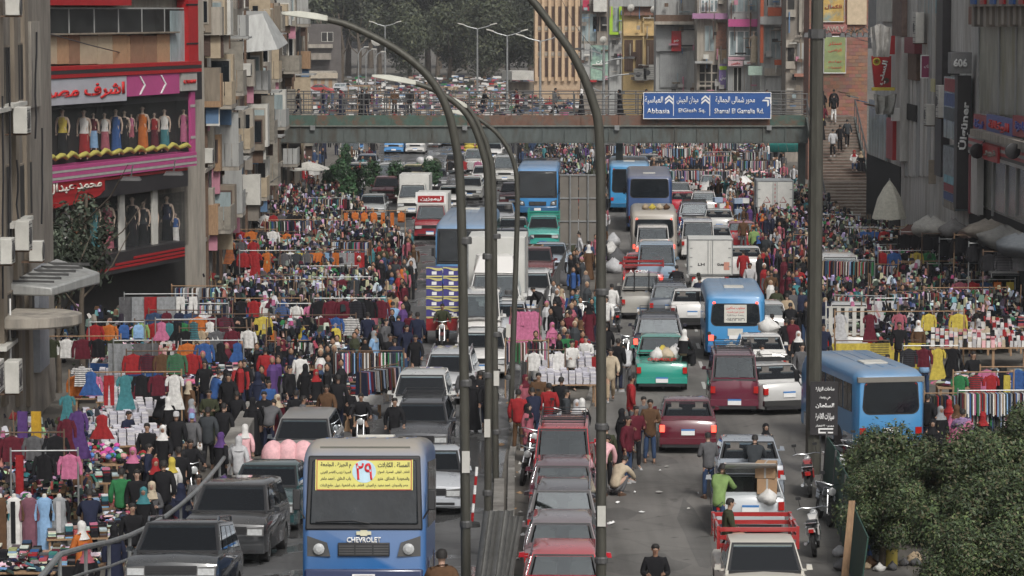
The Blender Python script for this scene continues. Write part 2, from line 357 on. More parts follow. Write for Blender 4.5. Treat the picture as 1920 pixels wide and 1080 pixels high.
    for sd, nm in ((-1, 'hl'), (1, 'hr')):
        x_a, x_b = sorted((sd*(w-.43), sd*(w-.05)))
        one(nm, [dgrey, lampg], lambda m: m.hexa([(x_a,hy-.02,zh-.37),(x_b,hy-.02,zh-.37),(x_b,hy+.2,zh-.37),(x_a,hy+.2,zh-.37),(x_a,hy+.0,zh-.2),(x_b,hy+.05,zh-.17),(x_b,hy+.2,zh-.17),(x_a,hy+.2,zh-.2)]).hexa([(x_a+.03,hy-.027,zh-.35),(x_b-.03,hy-.027,zh-.35),(x_b-.03,hy+.1,zh-.35),(x_a+.03,hy+.1,zh-.35),(x_a+.03,hy-.009,zh-.22),(x_b-.03,hy-.009,zh-.22),(x_b-.03,hy+.1,zh-.22),(x_a+.03,hy+.1,zh-.22)], 1))
        tl0, tl1 = (zd-.32, zd-.12) if k not in ('van','micro','pickup','box','dcab','suv','wagon') else (.55, .88)
        ww = .3 if k in ('sedan','hatch') else .14
        one('t'+nm[1], redl, lambda m: m.box(sd*(w-.035) if sd < 0 else w-.035-ww, -(w-.035)+ww if sd < 0 else w-.035, h-.1, h+.012, tl0, tl1))
        one('m'+nm[1], [paint], lambda m: m.hexa([(sd*(w+.02),yw+.3,zb+.01),(sd*(w+.15),yw+.34,zb+.01),(sd*(w+.15),yw+.42,zb+.01),(sd*(w+.02),yw+.42,zb+.01),(sd*(w+.02),yw+.3,zb+.12),(sd*(w+.13),yw+.34,zb+.11),(sd*(w+.13),yw+.42,zb+.11),(sd*(w+.02),yw+.42,zb+.12)]).box(min(sd*(w-.1), sd*(w+.03)), max(sd*(w-.1), sd*(w+.03)), yw+.32, yw+.37, zb-.01, zb+.03))
        one('d'+nm[1], black, lambda m: m.box(sd*(w+.004)-.006, sd*(w+.004)+.006, -.05, .11, zb-.2, zb-.17))
    one('plate', [letw, mat('plate_blue', (.05,.2,.5), .5)], lambda m: m.box(-.2, .2, -.012, .012, -.09, .04).box(-.2, .2, -.0125, .0125, .041, .09, 1))
    tw = MB(); tw.lathe([(.19,-.1),(r,-.1),(r+.005,-.04),(r+.005,.04),(r,.1),(.19,.1)], 16); out['tyre'] = tw.mesh('wheel', [rubber], 30)
    rm = MB(); rm.lathe([(.2,-.06),(.2,.085),(.17,.1),(.12,.085),(.05,.09)], 12); out['rim'] = rm.mesh('rim', [steel], 30)
    if k in ('pickup', 'dcab', 'box'):
        mb = MB(); y0, y1 = yg+.06, h-.02; zt_ = zd+.32
        mb.box(-w+.02, -w+.08, y0, y1, zd-.1, zt_).box(w-.08, w-.02, y0, y1, zd-.1, zt_).box(-w+.081, w-.081, y0, y0+.06, zd-.1, zt_).box(-w+.081, w-.081, y1-.05, y1+.01, zd-.25, zt_)
        mb.box(-w+.09, w-.09, y0+.07, y1-.06, zd+.004, zd+.02, 1)
        out['bed'] = mb.mesh('cargo_bed', [paint, dgrey])
    mb = MB(); y0, y1 = t0+.1, t1-.08
    for x in (-wt+.05, wt-.08): mb.box(x, x+.03, y0, y1, H+.07, H+.1)
    for i in range(6): y = y0+(y1-y0)*i/5; mb.box(-wt+.081, wt-.081, y-.012, y+.012, H+.075, H+.098)
    for x in (-wt+.07, wt-.09):
        for y in (y0+.1, y1-.1): mb.box(x, x+.02, y, y+.03, H-.03, H+.069)
    for x in (-wt+.05, wt-.08): mb.box(x, x+.02, y0, y1, H+.16, H+.18)
    for y in (y0, y1): mb.box(-wt+.071, wt-.081, y-.01, y+.01, H+.16, H+.18)
    out['rack'] = mb.mesh('roof_rack', [black])
    out['rails'] = [MB().tube([(s_*(wt-.03),t0+.12,H-.02),(s_*(wt-.03),t0+.2,H+.06),(s_*(wt-.03),t1-.2,H+.06),(s_*(wt-.03),t1-.1,H-.02)], .025, 6).mesh('roof_rail', [chrome]) for s_ in (-1, 1)]
    ax = (yf, yr_); out['geo'] = dict(h=h, w=w, ax=ax, r=r, H=H, zb=zb, zd=zd, yg=yg, yw=yw, t0=t0, t1=t1, wt=wt, zh=zh)
    _vc[k] = out; return out
NV = 0
def vehicle(kind, x, y, z=0, rot=0, color='w', label=None, cat='car', name=None, group=None, rack=False, rails=False, far=False, pitch=0, lit=False, scale=1, dusty=False, trim=None, land=None):
    o = car_meshes(kind); g = o['geo']
    root = E(name or {'sedan':'parked_car'}.get(kind, kind+'_car'), (x, y, z), (pitch, 0, rot), label, cat, group, scale)
    c = C(color); h, w = g['h'], g['w']
    P = lambda n, m, loc=(0,0,0), par=root, r=0, col=c: put(n, m, par, loc, r, 0, col)
    P('body', o['body']); cb = P('cabin', o['cabin']); P('dashboard_dark_plate', o['dash'])
    for sp_ in o['seats']: P('seat', o['seat'], sp_)
    if dusty:
        for q in [c_ for c_ in root.children if c_.name.split('.')[0] in ('body','cabin')]: q.data = q.data.copy(); q.data.materials[0] = dpaint
    P('window_seal', o['seal'][0]); P('window_seal', o['seal'][1]); P('windshield', o['windshield']); P('rear_window', o['rear_window'])
    for m in o['wins']: P('side_window', m)
    P('headlight', o['hl']); P('headlight', o['hr']); P('grille', o['grille'])
    a = P('tail_light', o['tl']); b = P('tail_light', o['tr'])
    if lit:
        for q in (a, b): q.data = q.data.copy(); q.data.materials[0] = redlit
    tc = trim if trim is not None else c
    P('bumper', o['bumper_front'], col=tc); P('bumper', o['bumper_rear'], col=tc)
    P('licence_plate', o['plate'], (0, -h-.075, .42)); P('licence_plate', o['plate'], (0, h+.075 if kind in ('van','pickup','box','micro') else h+.013, .42 if kind in ('van','pickup','box') else .66), r=pi)
    P('wing_mirror', o['ml']); P('wing_mirror', o['mr'])
    for yy in g['ax']:
        for s_ in (-1, 1):
            t = put('wheel', o['tyre'], root, (s_*(w-.12), yy, g['r']), (0, s_*pi/2, 0))
            if not far: put('rim', o['rim'], t, (0, 0, .005))
    if not far: P('door_handle', o['dl']); P('door_handle', o['dr'])
    if 'bed' in o and kind != 'box': P('cargo_bed', o['bed'])
    if rack: P('roof_rack', o['rack'])
    if rails: P('roof_rail', o['rails'][0]); P('roof_rail', o['rails'][1])
    if land: LAND.append((x, y, land))
    return root, g
def boxbody(root, g, color='w', H=1.5, W=None, doors=True, ml=None):
    """a closed cargo box on the chassis"""
    y0, y1 = g['yg']+.1, g['h']+.05; w = (W or g['w']*2)/2; z0 = g['zd']-.05
    MB().box(-w, w, y0, y1, z0, z0+H).build('cargo_box', [ml or mat('box_panel', (.56,.56,.53), .5, var=.12, scale=1.2)], root, bevel=.02)
    for s_ in (-1, 1):
        for yy in (y0, y1): MB().box(s_*w-.02, s_*w+.02, yy-.02, yy+.02, z0, z0+H).build('box_corner_strip', [steel], root)
    for zz in (z0+.004, z0+H-.05): MB().box(-w+.021, w-.021, y1-.015, y1+.02, zz, zz+.046).build('box_edge_strip', [steel], root)
    if doors:
        for s_ in (-1, 1):
            d = MB().box(min(s_*.015, s_*(w-.06)), max(s_*.015, s_*(w-.06)), y1+.003, y1+.03, z0+.07, z0+H-.07).build('cargo_door', [mat('box_door', (.6,.6,.57), .45, var=.1)], root, bevel=.008)
            MB().box(s_*.1-.012, s_*.1+.012, y1+.035, y1+.06, z0+.05, z0+H-.05).build('lock_rod', [steel], d)
            for zz in (.25, .5, .75): MB().box(s_*(w-.12)-.06, s_*(w-.12)+.06, y1+.034, y1+.045, z0+H*zz-.02, z0+H*zz+.02).build('hinge', [steel], d)
    return y0, y1, w, z0
def rrect(w, z0, z1, r, y, top=None):
    """rounded section across a bus, 20 points"""
    pts = []
    for cx, cz, a0 in ((w-r, z0+.08, -pi/2), (w-r, z1-r, 0), (-w+r, z1-r, pi/2), (-w+r, z0+.08, pi)):
        rr = r if cz > z0+.2 else .08
        cx_ = cx if rr == r else (w-.08 if cx > 0 else -w+.08)
        for i in range(5):
            a = a0 + pi/2*i/4; pts.append((cx_+rr*cos(a), y, cz+rr*sin(a)))
    return pts
def bus(x, y, z=0, rot=0, L=7, Wd=2.1, H=2.7, color=(.04,.2,.55), skirt=None, label=None, land=None, pitch=0, roof=None, face='front', board=False, far=False, nwin=5, dusty=True, lit=False, name='minibus', cat='bus', winr=None, zlift=0, dm=None):
    root = E(name, (x, y, z), (pitch, 0, rot), label, cat, None)
    w = Wd/2; h = L/2; z0 = .3; r = .28
    c = C(color)
    zbelt = z0+1.05+zlift; mb = MB(); rg = [rrect(w-.1, z0+.1, zbelt, r*.5, -h), rrect(w-.02, z0, zbelt+.35, r*.6, -h+.06), rrect(w, z0, H-.3, r, -h+.2), rrect(w, z0, H-.09, r, -h+.45), rrect(w, z0, H, r, -h+1.0), rrect(w, z0, H, r, h-.5), rrect(w-.02, z0, H-.06, r, h-.14), rrect(w-.1, z0+.08, H-.22, r*.8, h)]
    mb.loft(rg); mb.build('body', [dm or (dpaint if dusty else paint)], root, smooth=45, color=color)
    sk = skirt or [v*.45 for v in c]
    # lower skirt, a shade proud of the body
    m = MB()
    for s_ in (-1, 1):
        ys = [-h+.5, -h+.75, -h+1.75, h-2.3, h-1.3, h-.3]
        for a, b in ((ys[0], ys[1]), (ys[2], ys[3]), (ys[4], ys[5])): MB().box(s_*w-.012, s_*w+.012, a, b, z0+.02, z0+.42).build('side_skirt', [paint], root, color=sk)
    MB().hexa([(-w+.05,-h-.07,z0-.02),(w-.05,-h-.07,z0-.02),(w-.02,-h+.3,z0-.02),(-w+.02,-h+.3,z0-.02),(-w+.05,-h-.07,z0+.36),(w-.05,-h-.07,z0+.36),(w-.02,-h+.3,z0+.36),(-w+.02,-h+.3,z0+.36)]).build('bumper', [paint], root, bevel=.04, color=sk)
    MB().box(-w+.06, w-.06, h-.1, h+.06, z0+.02, z0+.3).build('bumper', [paint], root, bevel=.03, color=sk)
    # front glass leaning back
    zb = z0+.98+zlift; zt = H-.42; ya, yb = -h-.03, -h+.12
    MB().hexa([(-w+.05,ya-.0,zb-.1),(w-.05,ya,zb-.1),(w-.07,ya+.2,zb-.1),(-w+.07,ya+.2,zb-.1),(-w+.1,yb-.02,zt+.12),(w-.1,yb-.02,zt+.12),(w-.12,yb+.3,zt+.12),(-w+.12,yb+.3,zt+.12)]).build('windshield_frame', [black], root, bevel=.03)
    gl = MB(); gl.hexa([(-w+.13,ya-.022,zb),(w-.13,ya-.022,zb),(w-.13,ya+.1,zb),(-w+.13,ya+.1,zb),(-w+.17,yb-.055,zt+.04),(w-.17,yb-.055,zt+.04),(w-.17,yb+.1,zt+.04),(-w+.17,yb+.1,zt+.04)])
    gl.build('windshield', [glass], root, bevel=.03)
    # side windows
    zs0, zs1 = z0+1.05, H-.42
    zl = z0+zlift
    for s_ in (-1, 1):
        a0, a1 = -h+1.0, h-.4
        for i in range(nwin):
            p, q = a0+(a1-a0)*i/nwin+.04, a0+(a1-a0)*(i+1)/nwin-.04
            wn = MB().box(s_*w-.014, s_*w+.014, p, q, zs0, zs1).build('side_window', [glass], root)
            if not far: MB().box(s_*w-.02, s_*w+.02, (p+q)/2-.012, (p+q)/2+.012, zs0+.01, zs1-.01).box(s_*w-.019, s_*w+.019, p, (p+q)/2-.0121, zs1-.16, zs1-.14).build('window_bar', [dgrey], wn)
        for yy in (-h+1.25, h-1.8):
            t = MB().lathe([(.22,-.12),(.38,-.12),(.385,0),(.38,.12),(.22,.12)], 18).build('wheel', [rubber], root, (s_*(w-.13), yy, .38), (0, s_*pi/2, 0), smooth=30)
            MB().lathe([(.23,-.07),(.23,.09),(.15,.13),(.06,.1)], 12).build('rim', [steel], t, smooth=30)
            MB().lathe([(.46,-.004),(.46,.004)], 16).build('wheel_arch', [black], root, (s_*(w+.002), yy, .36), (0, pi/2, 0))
        mi = MB().box(s_*(w+.1)-.07, s_*(w+.1)+.07, -h-.02, -h+.06, zb+.25, zb+.62).build('wing_mirror', [black], root, bevel=.02)
        MB().tube([(s_*(w-.05),-h+.05,zb+.1),(s_*(w+.08),-h+.02,zb+.3)], .018, 5).build('mirror_arm', [black], mi)
        hl = MB().hexa([(s_*(w-.5),-h-.05,zl+.42),(s_*(w-.09),-h-.0,zl+.42),(s_*(w-.09),-h+.15,zl+.42),(s_*(w-.5),-h+.15,zl+.42),(s_*(w-.44),-h-.045,zl+.66),(s_*(w-.09),-h-.0,zl+.78),(s_*(w-.09),-h+.15,zl+.78),(s_*(w-.44),-h+.15,zl+.66)]).build('headlight', [dgrey], root)
        MB().lathe([(.09,0),(.1,.02),(.05,.05)], 12).build('lamp', [lampg], hl, (s_*(w-.3), -h-.045, zl+.55), (pi/2,0,0), smooth=30)
        tl = MB().box(s_*(w-.2)-.09, s_*(w-.2)+.09, h-.02, h+.03, z0+.45, z0+.65).build('tail_light', [redlit if lit else redl], root)
        MB().lathe([(.06,0),(.055,.03),(.02,.04)], 10).build('marker_light', [redlit if lit else redl], root, (s_*(w-.3), h-.03, H-.4), (-pi/2,0,0))
    MB().box(-w*.42, w*.42, -h-.05, -h+.1, zl+.42, zl+.66).build('grille', [black], root, bevel=.015)
    m = MB()
    for i in range(4):
        for a, b in ((-.4,-.16),(-.13,.13),(.16,.4)): m.box(w*a, w*b, -h-.06, -h-.049, zl+.455+i*.045, zl+.475+i*.045)
    m.build('grille_bar', [dgrey], root)
    # rear glass
    z2 = winr or (z0+1.0, H-.45)
    pts = []
    for cx, cz, a0 in ((w-.42, z2[0]+.2, -pi/2), (w-.38, z2[1]-.12, 0), (-w+.38, z2[1]-.12, pi/2), (-w+.42, z2[0]+.2, pi)):
        rr = .12 if cz > (z2[0]+z2[1])/2 else .2
        for i in range(5): a = a0+pi/2*i/4; pts.append((cx+rr*cos(a), cz+rr*sin(a)))
    MB().loft([[(a, h-.1, b) for a, b in pts], [(a, h+.012, b) for a, b in pts]]).build('rear_window', [glass], root)
    pts2 = [(a*1.05, (b-(z2[0]+z2[1])/2)*1.09+(z2[0]+z2[1])/2) for a, b in pts]
    MB().loft([[(a, h-.1, b) for a, b in pts2], [(a, h+.006, b) for a, b in pts2]]).build('rear_window_seal', [black], root)
    for s_ in (0,):
        MB().box(-.22, .22, h+.012, h+.03, z0+.5, z0+.64).build('licence_plate', [letw], root)
        MB().box(-.2, .2, -h-.1, -h-.071, z0+.12, z0+.27).build('licence_plate', [letw], root)
    # roof: pressed ribs, hatch, row of rivets
    m = MB(); nr = 4
    for i in range(-2, 3):
        if abs(i*.36) < w-.35: m.box(i*.36-.02, i*.36+.02, -h+1.0, h-.8, H-.01, H+.012)
    m.build('roof_rib', [dm or dpaint], root, color=color)
    MB().box(-.35, .35, h-2.2, h-1.5, H-.01, H+.05).build('roof_hatch', [dwhite], root, bevel=.015)
    if land: LAND.append((x, y, land))
    return root, dict(h=h, w=w, z0=z0, zb=zb, zt=zt, H=H, ya=ya, yb=yb)

def motorbike(x, y, z=0, rot=0, col='k', label=None, seat='k', lean=0.12, group='motorcycles parked in the street', land=None, k=[None]):
    """front wheel to -Y"""
    if k[0] is None:
        o = {}
        o['wheel'] = MB().lathe([(.22,-.05),(.3,-.045),(.31,0),(.3,.045),(.22,.05),(.215,0)], 16).mesh('wheel', [rubber], 30)
        m = MB()
        for i in range(5): a = i*pi/5; m.box(-.205, .205, -.008, .008, -.012, .012, 0, None, Matrix.Rotation(a, 4, 'Z'))
        m.lathe([(.05,-.06),(.05,.06)], 8); o['rim'] = m.mesh('rim', [chrome])
        m = MB(); m.tube([(0,-.28,.72),(0,-.1,.5),(0,.1,.4),(0,.35,.42),(0,.62,.32)], .03, 6).tube([(0,-.28,.8),(0,.1,.66),(0,.55,.64),(0,.75,.68)], .025, 6).tube([(0,.1,.4),(0,.25,.66)], .025, 5)
        o['frame'] = m.mesh('frame', [dgrey], 40)
        m = MB(); m.box(-.13, .13, -.12, .22, .3, .5); 
        for i in range(5): m.box(-.15, .15, -.1, .2, .5+i*.025, .51+i*.025)
        o['engine'] = m.mesh('engine', [steel])
        m = MB()
        for s_ in (-1, 1): m.tube([(s_*.09,-.62,.31),(s_*.09,-.34,.86)], .022, 6)
        m.tube([(-.36,-.14,1.0),(-.25,-.24,1.02),(0,-.32,.98),(.25,-.24,1.02),(.36,-.14,1.0)], .015, 6)
        o['fork'] = m.mesh('fork', [chrome], 40)
        m = MB(); m.loft([[(a*.05, b, c) for a, b, c in ((-1,-.2,.7),(1,-.2,.7),(1,-.2,.84),(-1,-.2,.84))], [(-.14,-.1,.68),(.14,-.1,.68),(.12,-.1,.9),(-.12,-.1,.9)], [(-.13,.12,.68),(.13,.12,.68),(.1,.12,.88),(-.1,.12,.88)], [(-.05,.25,.7),(.05,.25,.7),(.05,.25,.78),(-.05,.25,.78)]])
        o['tank'] = m.mesh('fuel_tank', [paint], 50)
        m = MB(); m.loft([[(-.08,.14,.72),(.08,.14,.72),(.09,.14,.8),(-.09,.14,.8)], [(-.13,.4,.72),(.13,.4,.72),(.13,.4,.82),(-.13,.4,.82)], [(-.12,.85,.76),(.12,.85,.76),(.1,.85,.86),(-.1,.85,.86)]])
        o['seat'] = m.mesh('seat', [black], 50)
        m = MB()
        for a, b in ((-.62, 1.0),): m.loft([[(x_, -.62+.345*cos(t), .31+.345*sin(t)) for x_, rr in ((-.07,0),(.07,0),(.07,0),(-.07,0))] for t in (.6,1.2,1.8,2.4)])
        m.loft([[(-.08,.55,.52),(.08,.55,.52),(.08,.56,.68),(-.08,.56,.68)], [(-.09,.95,.62),(.09,.95,.62),(.07,.95,.72),(-.07,.95,.72)]])
        m.box(-.16,-.12,.15,.6,.5,.68).box(.12,.16,.15,.6,.5,.68)
        o['fairing'] = m.mesh('fender', [paint], 50)
        o['lamp'] = MB().lathe([(.03,-.08),(.09,-.04),(.1,.04),(.07,.06)], 10).mesh('headlamp', [lampg], 40)
        o['pipe'] = MB().tube([(.12,.0,.32),(.16,.3,.25),(.17,.85,.36)], [.02,.03,.045], 6).mesh('exhaust_pipe', [chrome], 40)
        o['rack'] = MB().tube([(-.14,.7,.8),(-.14,1.05,.86),(.14,1.05,.86),(.14,.7,.8)], .012, 5).box(-.139,.139,.9,.92,.83,.85).mesh('luggage_rack', [chrome])
        o['tail'] = MB().box(-.06,.06,.96,1.0,.62,.7).mesh('tail_light', [redl]); o['mirror'] = MB().tube([(0,0,0),(.03,.02,.2)], .008, 5).box(-.03,.09,.01,.03,.2,.27).mesh('mirror', [black])
        k[0] = o
    o = k[0]; root = E('motorcycle', (x, y, z), (0, lean, rot), label, 'motorcycle', group)
    for n, key in (('frame','frame'),('engine','engine'),('fork','fork'),('fuel_tank','tank'),('seat','seat'),('fender','fairing'),('exhaust_pipe','pipe'),('luggage_rack','rack'),('tail_light','tail')):
        put(n, o[key], root, color=col)
    put('headlamp', o['lamp'], root, (0, -.42, .84), (pi/2, 0, 0))
    for s_ in (-1, 1): put('mirror', o['mirror'], root, (s_*.27, -.22, 1.02))
    for yy in (-.62, .66):
        t = put('wheel', o['wheel'], root, (0, yy, .31), (0, pi/2, 0)); put('rim', o['rim'], t)
    if land: LAND.append((x, y, land))
    return root
# ---------------------------------------------------------------- people
def skinned(name, joints, edges, mats, sub=1):
    """one continuous surface grown round a skeleton: joints {name: (co, radius)}"""
    ks = list(joints); ix = {k: i for i, k in enumerate(ks)}
    me = bpy.data.meshes.new(name); me.from_pydata([joints[k][0] for k in ks], [(ix[a], ix[b]) for a, b in edges], [])
    ob = bpy.data.objects.new(name, me)
    md = ob.modifiers.new('s', 'SKIN'); md.use_smooth_shade = True
    if not me.skin_vertices:
        bm = bmesh.new(); bm.from_mesh(me); bm.verts.layers.skin.verify(); bm.to_mesh(me); bm.free()
    for i, k in enumerate(ks):
        r = joints[k][1]; me.skin_vertices[0].data[i].radius = r if isinstance(r, tuple) else (r, r); me.skin_vertices[0].data[i].use_root = (i == 0)
    if sub:
        s = ob.modifiers.new('u', 'SUBSURF'); s.levels = sub; s.render_levels = sub
    out = baked(ob); bpy.data.meshes.remove(me)
    out.materials.clear()
    for m in mats: out.materials.append(m)
    out.polygons.foreach_set('use_smooth', [True]*len(out.polygons)); out.name = name
    return out
def join_mb(me, mb):
    bm = bmesh.new(); bm.from_mesh(me); base = [bm.verts.new(v) for v in mb.v]
    for f, m in zip(mb.f, mb.m):
        try: q = bm.faces.new([base[i] for i in f]); q.material_index = m; q.smooth = True
        except ValueError: pass
    bm.to_mesh(me); bm.free(); return me
# pose: lean (forward), hipz, legs [(knee), (ankle)] x2, arms [(elbow), (hand)] x2 relative to shoulder, head turn
POSES = {
 'stand': dict(legs=[((-.1,-.01,.49),(-.11,.02,.08)),((.1,-.02,.49),(.12,.0,.08))], arms=[((-.07,.03,-.28),(-.05,-.06,-.54)),((.07,.03,-.28),(.05,-.06,-.54))]),
 'walk':  dict(lean=.06, legs=[((-.09,-.14,.5),(-.09,-.22,.1)),((.09,.02,.48),(.09,.3,.16))], arms=[((-.07,.1,-.26),(-.07,.08,-.52)),((.07,-.08,-.26),(.05,-.24,-.46))]),
 'walk2': dict(lean=.05, legs=[((-.09,.04,.48),(-.09,.26,.14)),((.09,-.12,.5),(.09,-.16,.09))], arms=[((-.07,-.05,-.27),(-.05,-.2,-.48)),((.07,.1,-.26),(.06,.12,-.52))]),
 'hold':  dict(lean=.05, legs=[((-.11,-.02,.49),(-.13,.03,.08)),((.1,-.01,.49),(.11,.0,.08))], arms=[((-.07,.0,-.28),(.04,-.26,-.26)),((.07,.0,-.28),(-.04,-.26,-.24))]),
 'reach': dict(lean=.28, legs=[((-.1,-.02,.49),(-.11,.04,.08)),((.1,-.05,.49),(.12,.06,.08))], arms=[((-.06,-.14,-.22),(-.02,-.38,-.26)),((.07,-.1,-.25),(.05,-.34,-.32))]),
 'bend':  dict(lean=.85, legs=[((-.11,.0,.5),(-.12,.05,.08)),((.11,-.03,.5),(.12,.02,.08))], arms=[((-.05,-.1,-.26),(0,-.16,-.5)),((.05,-.08,-.27),(.02,-.14,-.52))]),
 'phone': dict(legs=[((-.1,-.01,.49),(-.12,.02,.08)),((.1,-.03,.49),(.11,.0,.08))], arms=[((-.08,.02,-.28),(-.06,-.05,-.54)),((.1,-.1,-.22),(-.02,-.14,.06))]),
 'carry': dict(lean=.1, legs=[((-.1,-.1,.5),(-.1,-.1,.08)),((.1,.0,.48),(.1,.16,.1))], arms=[((-.1,.0,-.28),(-.07,-.02,-.55)),((.1,.02,-.28),(.1,-.03,-.55))]),
 'sit':   dict(hip=.5, lean=.08, legs=[((-.12,-.42,.52),(-.13,-.42,.08)),((.12,-.42,.52),(.13,-.38,.08))], arms=[((-.07,-.04,-.28),(.0,-.3,-.34)),((.07,-.04,-.28),(-.02,-.3,-.36))]),
 'ride':  dict(hip=.82, lean=.12, legs=[((-.2,-.36,.66),(-.2,-.14,.3)),((.2,-.36,.66),(.2,-.14,.3))], arms=[((-.1,-.16,-.2),(-.12,-.42,-.32)),((.1,-.16,-.2),(.12,-.42,-.32))]),
 'squat': dict(hip=.32, lean=.6, legs=[((-.14,-.36,.5),(-.13,-.1,.08)),((.14,-.36,.5),(.13,-.06,.08))], arms=[((-.04,-.2,-.2),(.02,-.34,-.34)),((.04,-.2,-.2),(-.02,-.34,-.34))]),
}
_pc = {}
def figure(pose, dress, coat):
    """meshes of one person: pose x ('m' man, 'w' woman in long robe, 'f' woman in coat and scarf) x coat length"""
    key = (pose, dress, coat)
    if key in _pc: return _pc[key]
    p = POSES[pose]; hz = p.get('hip', .92); ln = p.get('lean', 0); out = {}
    Rl = Matrix.Rotation(ln, 3, 'X')          # forward = -Y
    up = lambda x, y, z: Vector((0, 0, hz)) + Rl @ Vector((x, y, z))   # torso point above hip
    sw = .185 if dress == 'm' else .165
    J = {'pelvis': ((0,0,hz), (.12,.09)), 'waist': (up(0,.0,.16), (.115,.085)), 'chest': (up(0,.0,.38), (.14,.1)), 'neck0': (up(0,0,.53), .055), 'neck': (up(0,-.01,.6), .05),
         'jaw': (up(0,-.03,.655), (.058,.068)), 'face': (up(0,-.025,.72), (.075,.09)), 'crown': (up(0,-.01,.79), (.055,.065))}
    ed = [('pelvis','waist'),('waist','chest'),('chest','neck0'),('neck0','neck'),('neck','jaw'),('jaw','face'),('face','crown')]
    SH = []
    for i, s_ in enumerate((-1, 1)):
        sh = up(s_*sw, 0, .49); e, hd = p['arms'][i]; el = sh+Vector(e); ha = sh+Vector(hd); wr = el.lerp(ha, .82); SH.append((sh, el, wr, ha))
        J.update({f'sh{i}': (sh, .055), f'el{i}': (el, .038), f'wr{i}': (wr, .026), f'ha{i}': (ha, (.034,.018))})
        ed += [('chest', f'sh{i}'), (f'sh{i}', f'el{i}'), (f'el{i}', f'wr{i}'), (f'wr{i}', f'ha{i}')]
        kn, an = p['legs'][i]; kn, an = Vector(kn), Vector(an); hp = Vector((s_*.09, 0, hz-.04)); toe = an+Vector((0,-.15,-.04))
        J.update({f'hp{i}': (hp, .085), f'kn{i}': (kn, .055), f'an{i}': (an, .036), f'to{i}': (toe, (.03,.02))})
        ed += [('pelvis', f'hp{i}'), (f'hp{i}', f'kn{i}'), (f'kn{i}', f'an{i}'), (f'an{i}', f'to{i}')]
    body = skinned('person_body', J, ed, [skin, hairm, mat('lips', (.25,.09,.07), .6), mat('eye_white', (.5,.48,.45), .3)])
    fm = MB()
    tr = lambda x, y, z: up(x, y, z)
    # nose, eyes, brows, mouth, ears
    fm.add([tr(-.014,-.112,.70), tr(.014,-.112,.70), tr(0,-.142,.705), tr(0,-.113,.745)], [(0,2,1),(0,3,2),(1,2,3),(0,1,3)], 0)
    for s_ in (-1, 1):
        fm.sph(tr(s_*.03,-.104,.735), (.013,.008,.008), 6, 4, 3); fm.sph(tr(s_*.03,-.111,.735), (.005,.004,.005), 5, 3, 1)
        fm.sph(tr(s_*.032,-.108,.755), (.018,.006,.004), 5, 3, 1); fm.sph(tr(s_*.078,-.015,.72), (.01,.02,.03), 6, 4, 0)
    fm.sph(tr(0,-.103,.672), (.024,.008,.007), 6, 4, 2)
    for i, s_ in enumerate((-1, 1)):            # five fingers a hand
        sh, el, wr, ha = SH[i]; d = (ha-el).normalized(); sd = d.cross(Vector((0,1,0))); sd = sd.normalized() if sd.length > .1 else Vector((1,0,0))
        nn = sd.cross(d).normalized()
        for q, ll in zip((-1.5,-.5,.5,1.5), (.062,.075,.07,.055)):
            b = ha+d*.012+sd*q*.016; fm.tube([b, b+d*ll*.55, b+d*ll*.85+nn*.018], [.0085,.0075,.0055], 5)
        b = wr.lerp(ha, .5)+sd*.022*(-s_); fm.tube([b, b+d*.03+sd*.022*(-s_), b+d*.06+sd*.02*(-s_)+nn*.01], [.011,.009,.007], 5)
    out['body'] = join_mb(body, fm)
    up2 = lambda x, y, z: up(x, y, z)
    if dress in ('m', 'f'):
        hem = {'short': -.14, 'long': -.26, 'coat': -.45}[coat]
        T = {'chest': (up(0,.0,.38), (.165,.125)), 'yoke': (up(0,.005,.52), (.135,.1)), 'neck': (up(0,.0,.6), (.082,.08)), 'waist': (up(0,0,.14), (.16,.13)), 'hip': ((0,0,hz-.02), (.19,.155))}
        te = [('chest','yoke'),('yoke','neck'),('chest','waist'),('waist','hip')]
        if pose in ('sit', 'squat', 'ride'): T['hem'] = ((0,-.06,hz-.05), (.17,.14))
        else: T['hem'] = ((0,0,hz+hem), (.195,.16))
        te.append(('hip','hem'))
        for i in (0, 1):
            sh, el, wr, ha = SH[i]
            T.update({f's{i}': (sh+Vector((0,0,.0)), .092), f'e{i}': (el, .07), f'w{i}': (wr.lerp(ha,.1), .052)}); te += [('chest', f's{i}'), (f's{i}', f'e{i}'), (f'e{i}', f'w{i}')]
        out['jacket'] = skinned('jacket', T, te, [gcloth]); out['plain'] = out['jacket'].copy(); out['plain'].materials[0] = cloth
        T = {'p': ((0,0,hz-.07), (.115,.095))}; te = []
        for i, s_ in enumerate((-1, 1)):
            kn, an = p['legs'][i]; kn, an = Vector(kn), Vector(an)
            T.update({f'h{i}': ((s_*.085,0,hz-.16), .084), f'k{i}': (kn, .072), f'a{i}': (an+Vector((0,0,.02)), .062)}); te += [('p', f'h{i}'), (f'h{i}', f'k{i}'), (f'k{i}', f'a{i}')]
        out['trousers'] = skinned('trousers', T, te, [cloth])
    else:
        # long robe: shoulders to the ground, sleeves
        m = MB(); n = 16
        rows = [(.02,.24,.2,-.0)] if False else []
        rings = []
        for z, rx, ry, fold in ((.06,.27,.24,.03),(.3,.235,.21,.025),(.6,.2,.175,.015),(.92,.175,.145,.006),(1.1,.16,.13,0),(1.3,.185,.13,0),(1.42,.16,.105,0),(1.5,.07,.07,0)):
            k_ = max(0, z-hz)
            rings.append([((rx+fold*cos(6*2*pi*j/n))*cos(2*pi*j/n), (ry+fold*cos(6*2*pi*j/n))*sin(2*pi*j/n) - sin(ln)*k_ + (.06*sin(z*3) if pose.startswith('walk') and z < .5 else 0), z-(1-cos(ln))*k_*.9) for j in range(n)])
